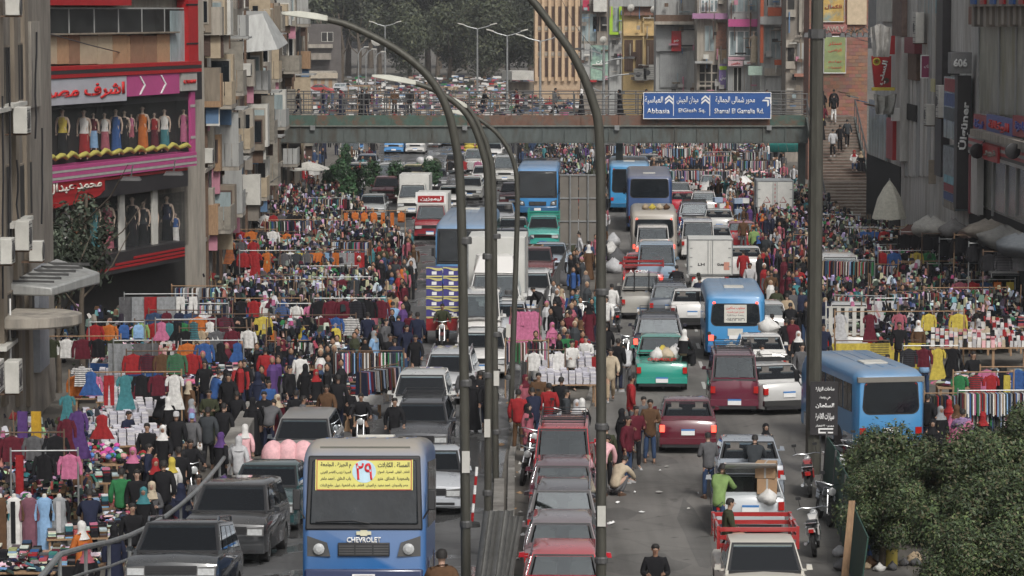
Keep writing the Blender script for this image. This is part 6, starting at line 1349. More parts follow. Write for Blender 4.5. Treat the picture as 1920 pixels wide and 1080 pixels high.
# ---------------------------------------------------------------- traffic
def V(px, s, kind, col, label, land=None, away=False, rx=0, cat='car', name=None, **k):
    Y = FPX/s; Lh = KIND[kind]['L']/2; rot = (pi if away else 0)-.033+rx
    d = Vector((sin(.033-rx), cos(.033-rx))); x = (px-960)/s+d.x*Lh; y = Y+d.y*Lh
    z = ramp_z(x, y); far = s < 44
    return vehicle(kind, x, y, z, rot, col, label, cat, name, pitch=-.0056*max(0, 80-y)*(z > 0), far=far, land=land, **k)
def VB(px, s, label, land=None, away=False, rx=0, **k):
    L = k.get('L', 7); Y = FPX/s; d = Vector((sin(.033-rx), cos(.033-rx))); x = (px-960)/s+d.x*L/2; y = Y+d.y*L/2; z = ramp_z(x, y)
    return bus(x, y, z, (pi if away else 0)-.033+rx, label=label, land=land, pitch=-.0056*max(0, 80-y)*(z > 0), **k)
def cartons(root, n, x0, x1, y0, y1, z, sx=.4, col=None, name='carton', lab='brown cardboard carton', seed=0, m=None, layers=1):
    q = random.Random(seed); c, s_ = cos(root.rotation_euler.z), sin(root.rotation_euler.z); out = []
    for i in range(n):
        px_, py_ = q.uniform(x0, x1), q.uniform(y0, y1); zz = z+(i % layers)*sx*.8
        X = root.location.x+px_*c-py_*s_; Yw = root.location.y+px_*s_+py_*c
        o = MB().box(-sx/2, sx/2, -sx/2, sx/2, 0, sx*.78).box(-.03, .03, -sx/2-.002, sx/2+.002, sx*.01, sx*.781, 1).build(name, [m or cartonm, greyband], None, (X, Yw, root.location.z+zz), q.uniform(-.2,.2)+root.rotation_euler.z, bevel=.01, label=uniq(lab, X, Yw), cat='box'); out.append(o)
    return out
def pack_rack(root, g, h=.5, col='r', y0=None):   # slatted sides of a cargo bed
    c = C(col); w = g['w']-.03; a, b = g['yg']+.1, g['h']-.03
    for k in range(3):
        z = g['zd']+.34+k*.17
        if z > g['zd']+.34+h: break
        for s_ in (-1, 1): MB().box(s_*w-.02, s_*w+.02, a, b, z, z+.09).build('side_slat', [paint], root, color=c)
        for y in (a, b): MB().box(-w+.025, w-.025, y-.02, y+.02, z, z+.09).build('end_slat', [paint], root, color=c)
    for s_ in (-1, 1):
        for y in (a+.03, (a+b)/2, b-.03): MB().box(s_*w-.035, s_*w+.035, y-.025, y+.025, g['zd']+.3, g['zd']+.34+h).build('stake', [paint], root, color=c)

# the big route minibus, then those round it
B1, g = VB(678, 108, 'blue minibus with a yellow route board in its dusty windscreen', 'the minibus with the yellow route board', rx=.03, L=6.4, Wd=2.18, H=2.95, color=(.022,.13,.36), skirt=(.012,.025,.09), zlift=.16, dm=vdpaint)
yel = mat('route_yellow', (.62,.58,.16), .6, var=.08)
def on_glass(g, u, v):   # a point on the leaning windscreen: u across, v height
    t = (v-g['zb'])/(g['zt']+.04-g['zb']); return Vector((u, (g['ya']-.03)*(1-t)+(g['yb']-.063)*t, v))
tilt = atan2((g['yb']-.055)-(g['ya']-.022), g['zt']+.04-g['zb'])
rbd = MB().box(-.86, .86, -.014, 0, -.27, .27).build('route_board', [yel], B1, on_glass(g, 0, g['zt']-.22), (-tilt, 0, 0))
for a, b, c, d in ((-.84,.84,.255,.27),(-.84,.84,-.27,-.255),(-.84,-.825,-.254,.254),(.825,.84,-.254,.254)): MB().box(a, b, -.016, -.0125, c, d).build('board_border', [redp], rbd)
MB().lathe([(.2,0),(.2,.006)], 24, ex=1.05, ey=1).build('route_disc', [mat('disc_blue', (.45,.62,.72), .6)], rbd, (-.0,-.013,.06), (pi/2,0,0))
text('٢٩', .3, .3, mat('number_red', (.6,.02,.03), .5), rbd, (0,-.024,.06), depth=.005, bold=.015)
for t, x, z, w_, h_ in (('المسلة . الكابلات',.52,.17,.56,.11),('الظاهر . الوايلى . المطرية . السواح',.52,.045,.56,.065),('والسعودية . الحدائق . مترو',.52,-.07,.56,.075),('م الجيزة . الجامعة',-.5,.17,.54,.11),('السيدة زينب القصر العينى',-.5,.045,.54,.065),('باب الخلق . احمد ماهر',-.5,-.07,.54,.075),('مصر والسودان . احمد سعيد . م الجيش . الظاهر . باب الشعرية . نبيل . جامع البنات',0,-.19,1.55,.075)):
    text(ar(t), w_, h_, letb, rbd, (x,-.016,z), depth=.004, bold=.028)
text('CHEVROLET', .6, .1, letw, B1, (0, -g['h']-.035, g['zb']-.27), (pi/2+.0,0,0), depth=.015, bold=.03)
m = MB(); m.box(-.13,.13,-.03,0,-.03,.03).box(-.06,.06,-.031,-.001,-.05,.05); m.build('badge', [mat('badge_cream', (.6,.58,.42), .4)], B1, (0,-g['h']-.03,g['zb']-.15))
MB().box(-.17,.17,-.02,0,-.09,.09).build('licence_plate', [letw], B1, (0,-g['h']-.08,.46))
m = MB(); m.tube([(-.85,0,.03),(-.2,-.02,.05),(.1,-.02,.0)], .012, 5); m.build('wiper', [black], B1, on_glass(g,0,g['zb']+.02)+Vector((0,-.03,0)))
MB().box(-.8,.8,.05,.25,-.02,.02).build('dust_gutter', [dpaint], B1, (0,-g['h']+.3,g['H']-.16), color=(.12,.12,.1))
m = MB()
for i in range(5):
    for s_ in (-.55, .55): m.lathe([(.025,0),(.025,.012)], 6, o=(s_, -1.6+i*.3, 0))
m.build('roof_rivet', [black], B1, (0,0,g['H']), )
ob, gg = V(306, 113, 'suv', (.02,.025,.03), 'black four-wheel drive with silver roof rails beside the steel handrail', 'the black four-wheel drive by the handrail', rails=True, rx=.01, scale=.88)
ob, gg = V(412, 89, 'suv', (.028,.03,.033), 'charcoal hatchback car following the black four-wheel drive', 'the charcoal hatchback', scale=.97, rx=-.02)
ob, gg = V(480, 80.5, 'sedan', (.02,.06,.065), 'dark green sedan with square headlights on the ramp', 'the dark green sedan', rx=-.02)
ob, gg = V(556, 71, 'wagon', (.10,.115,.135), 'dusty blue-grey estate car behind pink padded quilts', 'the blue-grey estate', dusty=True)
pr = E('quilt_roll', (ob.location.x+.1, ob.location.y-2.75, .3), 0, 'fat roll of salmon pink quilts tied with string', 'quilt roll')
for i in range(5): MB().sph((-.8+i*.4, 0, .42), (.33,.4,.45+.03*(i % 2)), 14, 8).build('quilt_fold', [cloth], pr, smooth=70, color='P')
ob, gg = V(800, 77, 'sedan', (.42,.44,.47), 'silver sedan half hidden by the route minibus on wet asphalt', 'the silver sedan', lit=False)
V(784, 68, 'hatch', (.05,.055,.065), 'dark hatchback with an empty black roof rack', 'the dark hatchback with a roof rack', rack=True)
V(783, 64.5, 'dcab', (.58,.58,.56), 'white double cab pickup behind the roof rack car', 'the white double cab pickup', cat='pickup truck')
ob, gg = V(838, 59.5, 'wagon', (.50,.51,.52), 'silver-white estate car with roof rails beside the lamp post', 'the silver-white estate', rails=True)
V(903, 55.5, 'hatch', 'w', 'white hatchback squeezed between lamp posts behind the estate', 'the white hatchback', cat='car')
V(898, 51, 'van', 'w', 'white microbus behind the white hatchback with three windows', 'the narrow white microbus', cat='van', scale=1.1); V(946, 50.5, 'sedan', (.45,.47,.5), 'silver sedan beside the white box truck front wheel', 'the silver sedan by the box truck')
# white box truck (front)
ob, gg = V(927, 48.5, 'box', (.60,.60,.58), 'tall white box truck seen from the front between lamp posts', 'the tall white box truck', cat='truck', scale=1.28)
boxbody(ob, gg, H=2.05, W=1.78, doors=False)
MB().loft([[(-.66,-.2,0),(.66,-.2,0),(.7,.55,0),(-.7,.55,0)],[(-.5,.15,.5),(.5,.15,.5),(.62,.5,.55),(-.62,.5,.55)]]).build('roof_fairing', [paint], ob, (0, gg['t0']+.25, gg['H']-.02), bevel=.03, color='w')
text('ISUZU', .6, .09, dgrey, ob, (0,-gg['h']-.03,gg['zh']-.06), depth=.01, bold=.02)
# three-wheeler with blue and yellow cartons
tx, ty = XA(828, 112), 112.5
tr_ = motorbike(tx, ty, 0, 0, 'r', 'red cargo three-wheeler motorcycle under a tower of blue boxes', lean=0, group=None); tr_['category'] = 'three-wheeler'
MB().box(-.62,.62,.75,2.6,.55,.6).box(-.62,-.58,.75,2.6,.601,1.0).box(.58,.62,.75,2.6,.601,1.0).box(-.579,.579,.75,.79,.601,1.0).build('cargo_tray', [paint], tr_, color='r')
for s_ in (-1, 1): MB().lathe([(.2,-.07),(.33,-.07),(.33,.07),(.2,.07)], 14).build('cargo_wheel', [rubber], tr_, (s_*.68, 1.8, .33), (0,pi/2,0))
LAND.append((tx, ty, 'the cargo three-wheeler'))
vio = mat('box_violet', (.05,.045,.2), .5); ylw = mat('box_yellow', (.55,.5,.2), .5)
for r_ in range(6):
    for c_ in range(2):
        for dd in range(1):
            o = MB().box(-.3,.3,-.25,.25,0,.37).build('carton', [vio], None, (tx-.32+c_*.64, ty+1.15, .62+r_*.385), R.uniform(-.03,.03), label=f'violet carton with a yellow wave, {"six five four three two one".split()[r_]} from the top in the {"kerb side" if c_==0 else "divider side"} stack', cat='box', group='violet cartons on the three-wheeler')
            rings = [[(-.301+.602*t, y_, .29+.05*sin(t*5+1)) for t in [i/6 for i in range(7)]]+[(-.301+.602*t, y_, .36-.0+.02*sin(t*5+1)) for t in [i/6 for i in range(6,-1,-1)]] for y_ in (-.262,-.2505)]
            MB().loft(rings).build('yellow_wave', [ylw], o); MB().box(-.09,.09,-.256,-.251,.1,.22).build('label', [letw], o); MB().box(-.299,.299,-.257,-.2512,.01,.06).build('yellow_base', [ylw], o)
# blue coaches, left lane
VB(868, 42, 'long light blue coach behind the white box truck', 'the light blue coach', L=11, Wd=2.5, H=3.05, color=(.10,.24,.44), skirt=(.02,.12,.4), far=True, nwin=7)
VB(1008, 31, 'blue city bus facing the camera beneath the footbridge', 'the blue city bus facing the camera', L=11, Wd=2.5, H=3.1, color=(.05,.24,.52), far=True, nwin=7)
ob, gg = V(1018, 36, 'pickup', (.05,.36,.31), 'teal pickup with chrome grille in front of a blue bus', 'the teal pickup', cat='pickup truck', scale=1.02); pack_rack(ob, gg, .6, (.03,.26,.2))
V(1031, 40, 'sedan', (.3,.36,.43), 'pale blue sedan following the teal pickup', 'the pale blue sedan')
ob, gg = V(1003, 41.5, 'pickup', (.13,.02,.025), 'maroon pickup stacked with a big brown carton', 'the maroon pickup', cat='pickup truck'); cartons(ob, 2, -.3, .3, .8, 1.6, .95, .9, seed=4)
V(993, 46, 'suv', (.6,.6,.6), 'white car with a red sticker beside the box truck', 'the white car with a red sticker'); V(960, 37.5, 'sedan', (.05,.06,.09), 'dark sedan between the two blue buses', 'the dark sedan between buses')
ob, gg = V(806, 34.5, 'box', (.25,.02,.03), 'red truck with a white advertising box on its roof', 'the red truck with an advertising box', cat='truck', scale=1.05); boxbody(ob, gg, H=1.6, doors=False)
MB().box(-.8,.8,-.1,0,0,.62).build('advert_board', [letw], ob, (0,gg['t0'],gg['H']+.05)); o = MB().box(-.68,.68,-.13,-.1,0,.34).build('red_strip', [redp], ob, (0,gg['t0'],gg['H']+.14)); text(ar('ليموزين'), 1.1, .24, letw, o, (0,-.135,.17), depth=.01, bold=.04)
ob, gg = V(772, 31, 'box', (.58,.57,.53), 'cream box truck behind the red advertising truck', 'the cream box truck', cat='truck', scale=1.1); boxbody(ob, gg, H=1.5, doors=False)
for px, s, k, c, l, ld in ((695,31.5,'hatch',(.36,.38,.38),'grey-white hatchback at the stalls edge beside the plants','the grey-white hatchback'),(722,29,'suv',(.2,.05,.06),'maroon jeep with a white roof beside potted trees','the maroon jeep'),(730,27.3,'micro','w','white microbus stopped among green plants',None),(772,26.3,'sedan',(.5,.42,.16),'cream and yellow taxi under the green balloons',None),
      (843,30,'sedan','w','white sedan beside the cream box truck',None),(905,26.5,'hatch','w','white hatchback behind the coach and the lamp posts',None),(685,24.5,'sedan',(.3,.33,.38),'grey-blue sedan parked beyond the white parasol',None),(668,26,'hatch',(.5,.48,.45),'pale old hatchback beside the grey-blue sedan',None),(655,23,'micro',(.55,.55,.5),'cream microbus partly behind the parasol stalls',None),
      (738,21.5,'micro',(.1,.3,.6),'white and blue minibus under the footbridge shadow',None),(778,21.5,'micro','w','tall white van emerging below the footbridge girder',None),(852,24.5,'wagon',(.25,.26,.27),'grey estate car beside the balloons',None),(815,27,'sedan',(.08,.08,.09),'black sedan hidden behind green balloons',None)):
    V(px, s, k, c, l, ld, cat='car' if k != 'micro' else 'minibus')
ob, gg = V(889, 24.3, 'box', (.5,.5,.48), 'truck piled with yellow sacks beyond the coach', None, cat='truck'); 
for i in range(6): MB().sph((0,0,0), (.45,.3,.2), 8, 5).build('sack', [cloth], None, (ob.location.x-.5+(i % 2)*.9, ob.location.y+.3+(i//2)*.6, 1.6+(i//2)*.25), smooth=60, color='y', label=uniq('stuffed yellow sack on the truck', ob.location.x+i*.01, ob.location.y), cat='sack')
for px, s, k, c, l in ((922,22.5,'sedan','w','white sedan between the lamp posts far under the girder'),(946,26,'micro',(.5,.5,.48),'pale minibus creeping behind the blue city bus'),(936,33,'sedan',(.33,.34,.36),'grey sedan between the coach and the city bus'),(960,29.5,'hatch',(.12,.02,.03),'maroon hatchback beside the city bus flank'),(905,20.5,'micro','w','white minibus at the bend under the girder'),(880,28.5,'wagon',(.4,.4,.38),'pale estate hidden by lamp posts behind the coach'),(870,22,'hatch',(.35,.04,.04),'red hatchback far behind the balloons'),(808,20.5,'sedan',(.4,.42,.44),'silver sedan at the far bend'),(960,35.5,'sedan',(.45,.45,.43),'cream sedan nosing past the blue coach'),
      (1150,23.5,'micro','w','white minivan beyond the footbridge pier'),(1185,22.5,'sedan',(.45,.44,.4),'beige sedan beyond the footbridge pier'),(1260,22,'pickup','w','white pickup far beyond the footbridge'),(1335,28,'hatch',(.4,.4,.4),'grey hatchback hemmed in by cartons'),(1255,27.5,'sedan',(.2,.22,.25),'dark grey sedan ahead of the navy bus'),(1320,31,'wagon','w','white estate hemmed in by sacks'),(1345,37,'sedan',(.3,.32,.33),'grey sedan hugging the crowd edge')):
    V(px, s, k, c, l, None, away=px > 1100)
V(838, 20.3, 'micro', (.05,.2,.42), 'blue van turning far under the footbridge', None, cat='van')

# open road side: rears
for px, s, k, c, l, ld, kw in ((1056,74,'van',(.42,.02,.03),'red van with cream corner panels and a roof rack, parked','the red van',dict(rack=True,cat='van',scale=1.02)),
    (1056,78,'hatch',(.09,.02,.035),'dark maroon hatchback parked behind the red van','the dark maroon hatchback',{}),(1055,83,'suv',(.035,.025,.03),'black crossover with a pale roof in the parked row','the black crossover',dict(rails=True,scale=.9)),
    (1054,88,'hatch',(.16,.12,.13),'silver-mauve car parked before a bright red one','the silver-mauve car',{}),(1057,93.5,'hatch',(.5,.015,.03),'bright red car parked at the lowest end of the row','the bright red car',{}),
    (1293,67,'sedan',(.11,.012,.025),'shiny maroon sedan braking in the open lane','the shiny maroon sedan',dict(lit=True,scale=.95)),(1380,61,'van',(.13,.02,.04),'maroon minivan with a loaded roof rack, seen from behind','the maroon minivan',dict(rack=True,cat='van',scale=1.03)),
    (1433,56,'sedan','w','white sedan behind the maroon minivan','the white sedan by the minivan',{}),(1237,53.5,'suv',(.025,.025,.045),'dark navy four-wheel drive ahead of the green pickup','the dark navy four-wheel drive',dict(rack=True,lit=True)),
    (1300,48,'sedan','w','boxy white sedan with a black bumper beside the blue minibus','the boxy white sedan',dict(trim=(.03,.03,.03))),(1258,47,'wagon',(.13,.15,.18),'grey estate with a rack ahead of the navy four-wheel drive','the grey estate',dict(rack=True)),
    (1232,42.5,'van',(.22,.32,.42),'light blue van with a wide white rear window frame','the light blue van',dict(cat='van',scale=1.2)),
    (1225,38.5,'micro','w','small white minivan behind the red pickup','the small white minivan',dict(cat='van',lit=True)),(1400,40.5,'sedan','w','white sedan with a lit brake light beside a purple tricycle','the white sedan with brake lights',dict(lit=True)),
    (1283,31,'sedan',(.45,.02,.04),'red rounded hatchback next to the dark blue bus','the red rounded hatchback',{}),(1274,30,'pickup','w','white pickup ahead of the red rounded hatchback',None,dict(cat='pickup truck')),(1303,33.5,'suv',(.3,.32,.35),'silver four-wheel drive with a white roof spoiler',None,dict(rack=True)),
    (1302,35.5,'hatch',(.3,.3,.29),'grey hatchback carrying three white boxes','the grey hatchback with boxes',dict(rack=True)),(1310,37.5,'micro','w','white minivan just ahead of the small box truck',None,dict(cat='van')),(1440,50,'hatch','w','white hatchback edge beside a motorcyclist',None,{}),
    (1580,44,'micro','w','white minivan parked deep in the stalls','the white minivan in the stalls',dict(cat='van')),(1902,47,'micro','w','white van nose among lace clothes at the edge','the white van by the lace clothes',dict(cat='van')),(1218,24.5,'sedan',(.3,.3,.3),'grey sedan seen through the footbridge legs',None,{}),(1240,25,'sedan',(.25,.16,.12),'tan sedan far behind the dark blue bus',None,{}),(1350,34,'sedan',(.5,.5,.48),'old white sedan crowded by shoppers','the old white sedan',{}),(1392,36,'hatch',(.4,.02,.03),'red hatchback deep in the crowd','the red hatchback in the crowd',{}),(1520,37.5,'sedan','w','white sedan among shoppers by the mast',None,{})):
    V(px, s, k, c, l, ld, away=(px not in (1902,1580,1520)), **kw)
ob, gg = V(1484, 61, 'sedan', (.5,.5,.49), 'old boxy white sedan with a roof rack beside the mast', 'the old boxy white sedan', away=True, rx=.32, rack=True, trim=(.04,.04,.04))
# green pickup, with cargo
ob, gg = V(1243, 57.5, 'pickup', (.03,.30,.23), 'emerald green pickup with its open bed full of parcels', 'the emerald pickup', away=True, cat='pickup truck', trim=(.03,.30,.23))
GP = ob; text('CHEVROLET', .95, .1, letr, ob, (0, gg['h']+.02, gg['zd']+.14), (pi/2,0,pi), depth=.01, bold=.03)
def bag(px_, py_, z, r_, col, label, m=None, name='sack', cat='sack', seed=1):
    q = random.Random(seed); mb = MB(); rings = []
    for j in range(7):
        a = -pi/2+pi*j/6; a = max(-1.4, min(1.4, a)); rings.append([(r_*(1+.2*sin(3*t+j*1.7+seed)+.08*sin(7*t+j))*cos(a)*cos(t), r_*.8*(1+.2*cos(4*t+seed+j)+.08*cos(9*t))*cos(a)*sin(t), r_*(.62+.16*sin(2*t+seed))*sin(a)+r_*(.55 if j < 6 else .75)) for t in [2*pi*i/12 for i in range(12)]])
    return mb.loft(rings).build(name, [m or cloth], None, (px_, py_, z), q.uniform(0,6), smooth=70, color=col, label=label, cat=cat)
for i, (dx, dy, c, l) in enumerate(((-.35,1.5,'w','white plastic parcel in the emerald pickup bed'),(.0,1.3,'y','yellow wrapped bundle in the emerald pickup bed'),(-.5,.9,'x','silver wrapped parcel against the emerald cab'),(.2,1.9,'w','white carton corner at the emerald tailgate'),(-.1,1.9,'c','cream carton beside the white one on the emerald pickup'))):
    bag(ob.location.x-dx, ob.location.y-dy, 1.0, .3, c, l, plas if False else None, seed=i)
# maroon/cream truck with slatted bed, old
ob, gg = V(1205, 46.5, 'pickup', (.34,.33,.30), 'battered cream pickup with hooped bars over its bed', 'the battered cream pickup', away=True, cat='pickup truck', dusty=True)
for x_ in (-.3, .3): MB().tube([(x_,gg['yg']+.1,.9),(x_,gg['yg']+.15,1.75),(x_,gg['yg']-.5,1.78)], .025, 5).build('bed_hoop', [black], ob)
ob, gg = V(1207, 43, 'pickup', (.45,.02,.03), 'red pickup with tinted rear window and white lettering', 'the red pickup', away=True, cat='pickup truck', lit=True, scale=1.05); pack_rack(ob, gg, .2, 'r'); text('A CHEV', .8, .14, letw, ob, (.2, gg['h']+.02, gg['zd']+.12), (pi/2,0,pi), depth=.01, bold=.04)
# blue minibus rear with notices
b2, g2 = VB(1381, 52.8, 'light blue minibus seen from behind with paper notices in its window', 'the light blue minibus with notices', away=True, L=6.6, Wd=2.12, H=2.5, color=(.045,.24,.50), skirt=(.03,.10,.25), lit=True)
nb = MB().box(-.4,.4,0,.012,-.32,.32).build('paper_notice', [mat('paper', (.58,.57,.52), .8)], b2, (0, g2['h']+.016, 1.72)); MB().box(-.27,.27,0,.012,-.13,.13).build('paper_notice', [MATS['paper']], b2, (0, g2['h']+.012, 1.05))
for t, z, w_, h_, mm in (('مطلوب سائقين',.2,.66,.12,letr),('للعمل فورا بالشركة',.05,.62,.07,letr),('رخصة درجة ثانية',-.06,.6,.07,letb),('٠١١٤٢١٣٦١٣٦',-.2,.66,.12,letb)): text(ar(t) if t[0] != '٠' else t, w_, h_, mm, nb, (0,.014,z), (pi/2,0,pi), depth=.004, bold=.02)
text(ar('قسيمة النقل'), .6, .09, letw, b2, (.1,g2['h']+.014,.78), (pi/2,0,pi), depth=.005, bold=.02); text('E-Y-1', .7, .17, mat('pale_letter', (.4,.5,.58), .6), b2, (-.05,g2['h']+.014,.56), (pi/2,0,pi), depth=.005, bold=.04)
for s_ in (-1, 1):
    for i in range(2): MB().lathe([(.075,0),(.07,.02)], 12).build('round_lamp', [black], b2, (s_*(.93-i*.2), g2['h']+.0, 1.0-.14*i), (-pi/2,0,0))
# beige coach, dark blue buses
ob, gg = VB(1227, 38, 'beige minibus coach with a tinted rear window and roof luggage', 'the beige coach', away=True, L=7, Wd=2.3, H=2.62, color=(.36,.33,.29), skirt=(.3,.27,.23), far=True, lit=True)
for i in range(4): bag(ob.location.x-.5+i*.35, ob.location.y-2.4, 2.62, .2, 'eycz'[i], ['tan bundle on the beige coach roof','yellow rag on the beige coach roof','cream parcel on the beige coach roof','brown bundle on the beige coach roof'][i], seed=i, name='bundle', cat='bundle')
VB(1218, 33.3, 'navy blue city bus with a bright rear window', 'the navy blue city bus', away=True, L=11, Wd=2.55, H=3.25, color=(.03,.07,.19), far=True, nwin=7, winr=(2.0,3.0))
VB(1180, 30.3, 'sky blue bus peeping past the navy bus', 'the sky blue bus', away=True, L=10, Wd=2.5, H=3.1, color=(.04,.25,.5), far=True, nwin=6)
ob, gg = V(1333, 42.3, 'box', (.5,.49,.46), 'small white box truck with closed double rear doors', 'the small box truck', away=True, cat='truck'); y0, y1, ww, z0 = boxbody(ob, gg, H=1.62, W=1.95)
for a, b, t in ((-.45,.85,'Guts'),(.4,.85,'LH')): text(t, .3, .12, letb, ob, (a, y1+.034, z0+.5), (pi/2,0,pi), depth=.006, bold=.03)
MB().box(-.85,-.6,y1+.031,y1+.04,z0+.25,z0+.6).build('pink_sticker', [mat('salmon', (.5,.24,.18), .6)], ob)
MB().box(-.6,.6,-.05,.05,0,.3).build('rack_sign', [letw], ob, (0,gg['t0']+.2,gg['H']+.02)); text('ELHOOT', 1.0, .2, letb, ob, (0,gg['t0']+.26,gg['H']+.17), (pi/2,0,pi), depth=.01, bold=.03)
ob, gg = V(1453, 33, 'box', (.25,.26,.27), 'grey refrigerated truck with two red warning triangles on its doors', 'the grey truck with triangles', away=True, cat='truck', scale=1.15); y0, y1, ww, z0 = boxbody(ob, gg, H=1.75, W=1.8, ml=mat('grey_box_panel', (.3,.32,.33), .5, var=.1))
for s_ in (-1, 1):
    m = MB(); m.tube([(s_*.4-.16,0,-.12),(s_*.4+.16,0,-.12),(s_*.4,0,.15),(s_*.4-.16,0,-.12)], .018, 4); m.build('warning_triangle', [redp], ob, (0, y1+.035, z0+.8))
for i in range(8): MB().box(-.02,.02,y1+.034,y1+.045,z0+.1+i*.2,z0+.2+i*.2).build('reflector', [redp], ob)
# R9 minibus at the kerb, turned
b3, g3 = VB(1676, 68, 'pale blue minibus parked askew with a dark rear window', 'the parked pale blue minibus', away=True, rx=.2, L=6.0, Wd=2.0, H=2.55, color=(.06,.23,.46), skirt=(.25,.3,.35), winr=(1.35,2.2))
MB().box(-.95,.95,g3['h']-.12,g3['h']+.02,2.22,2.36).build('dusty_brow', [dpaint], b3, color=(.2,.19,.17))
text('14', .3, .2, letw, b3, (-.95, 0, 0), depth=.001) if False else None
# foot of frame: white pickup, facing, with red slatted bed
ob, gg = V(1449, 95, 'pickup', (.58,.56,.50), 'white pickup cab with a black windscreen and a red slatted bed', 'the white pickup with a red bed', cat='pickup truck', dusty=True, rx=.03); WP, WG = ob, gg; pack_rack(ob, gg, .45, (.35,.03,.03))
for q in ob.children:
    if q.name.startswith('cargo_bed'): q.color = (.35,.03,.03,1)
for i, (dx, dy, c) in enumerate(((-.3,.9,'w'),(.2,1.0,'w'),(.5,1.4,'p'),(-.5,1.5,'w'),(.0,1.7,'w'),(.45,1.9,'r'),(-.35,2.1,'w'))):
    X, Y_ = ob.location.x+dx, ob.location.y+dy
    o = MB().box(-.2,.2,-.16,.16,0,.28).build('parcel_box', [cloth], None, (X, Y_, .98), R.uniform(-.2,.2), bevel=.01, color=(.6,.57,.56) if c == 'w' else c, label=['white shoe box behind the white pickup cab','white carton with pink printing in the red bed','pink and white gift box in the red bed','white shoe box against the red slats','white crate in the centre of the red bed','red printed carton at the tail of the red bed','white carton at the tail of the red bed'][i], cat='box')
    MB().box(-.202,.202,-.163,-.1605,.05,.16).build('printed_band', [pinkp if i in (1, 2) else (redp if i != 4 else greyband)], o)
MB().box(-.7,.7,-.02,.02,0,.06).build('brake_light', [redl], ob, (0, gg['h']+.03, .6))
# cars with open boot by the kerb
ob, gg = V(1412, 79.5, 'hatch', (.45,.48,.5), 'silver hatchback with its boot open and cartons inside', 'the silver hatchback with an open boot', away=True)
MB().hexa([(-.65,0,0),(.65,0,0),(.65,.1,0),(-.65,.1,0),(-.6,.75,.28),(.6,.75,.28),(.6,.8,.35),(-.6,.8,.35)]).build('boot_lid', [paint], ob, (0, gg['h']-.55, gg['H']-.02), bevel=.02, color=(.5,.5,.48))
o1 = cartons(ob, 2, -.42, -.36, 1.65, 1.7, 1.0, .48, seed=3, layers=2, lab='tall brown carton balanced on the open boot')
bag(ob.location.x+.35, ob.location.y-2.0, .8, .24, 'w', 'crumpled white sack in the open boot', seed=9)
V(1412, 74.5, 'sedan', (.28,.31,.35), 'grey sedan parked ahead of the open boot hatchback', 'the grey sedan ahead of the open boot', away=True)
# motorcycles
for px, yh, rot, c, l, ld in ((1520,905,pi-.1,'r','black and red motorcycle with a number plate beside the mast','the black and red motorcycle'),(1562,900,.15,'w','white scooter parked facing the camera by the mast','the white scooter'),(1583,885,.3,'k','black motorcycle with round mirrors behind the scooter',None),(1600,875,.2,'r','red motorcycle half covered by the ficus',None),
     (1531,1015,pi-.15,'w','white motorcycle with a chrome rack beside the green mesh','the white motorcycle with a chrome rack'),(1545,960,.1,'k','black motorcycle behind the white one by the green mesh',None),
     (988,885,-.2,'k','black motorcycle leaning by the dark maroon hatchback','the black motorcycle by the parked cars'),(992,850,.1,'k','black scooter with a silver top case beside the red van',None),(1005,800,.2,'n','navy motorcycle at the head of the parked row',None),(1018,790,-.3,'r','red motorcycle squeezed behind the red van',None),(1035,808,.4,'k','black motorcycle nearest the crowd by the red van',None),
     (1062,640,.2,'k','black motorcycle standing by the divider fence shoppers',None),(1058,610,-.2,'n','navy motorcycle behind the pink scarf woman',None),(1050,655,.5,'k','black motorcycle at the towel stall',None),(1085,590,.0,'d','grey motorcycle parked between sacks and fence',None),
     (540,800,.1,'r','red motorcycle leaning beside the brown jacketed man','the red motorcycle by the brown jacket'),(1168,660,.0,'k','black motorcycle at the edge of the open road',None),(1160,600,pi,'d','grey motorcycle beside the cream pickup',None)):
    p = G(px, yh+20); motorbike(p.x, p.y, ramp_z(p.x, p.y), rot, c, l, land=ld)
# ---------------------------------------------------------------- stalls and goods
PAL = [C(k) for k in 'kkkkknnnggwwwwrmmbtpzeszGslduddO']+[(.5,.5,.52),(.35,.08,.1),(.2,.25,.35),(.45,.3,.3)]
def g_shirt(seed, sl=.5, L=.68, w=.24, flare=0, neck=True):
    q = random.Random(seed); n = 10; V = []; F = []
    rows = [0, .06, .2, .45, .7, 1]
    for s_ in (-1, 1):
        for j, f in enumerate(rows):
            ww = [.07, w, w*.93, w*.9, w*.95+flare*.5, w+flare][j]
            for i in range(n):
                u = i/(n-1)*2-1; V.append((u*ww, s_*(.045*(1-u*u)+.012)+.02*sin(u*9+seed)*f, -f*L-.03*abs(u)*(j == 1)))
    for k in (0, 1):
        b = k*n*len(rows)
        for j in range(len(rows)-1):
            for i in range(n-1): f = (b+j*n+i, b+j*n+i+1, b+(j+1)*n+i+1, b+(j+1)*n+i); F.append(f if not k else f[::-1])
    mb = MB().add(V, F)
    if sl:
        for s_ in (-1, 1): mb.tube([(s_*(w-.04),0,-.06),(s_*(w+.06),0,-.06-sl*.45),(s_*(w+.07),-.01,-.06-sl)], [(.045,.075),(.04,.06),(.035,.045)], 7)
    mb.tube([(0,0,.1),(.0,0,.02)], .008, 4); mb.tube([(-.17,0,-.05),(0,0,.03),(.17,0,-.05)], .008, 4)
    return mb
GM = {}
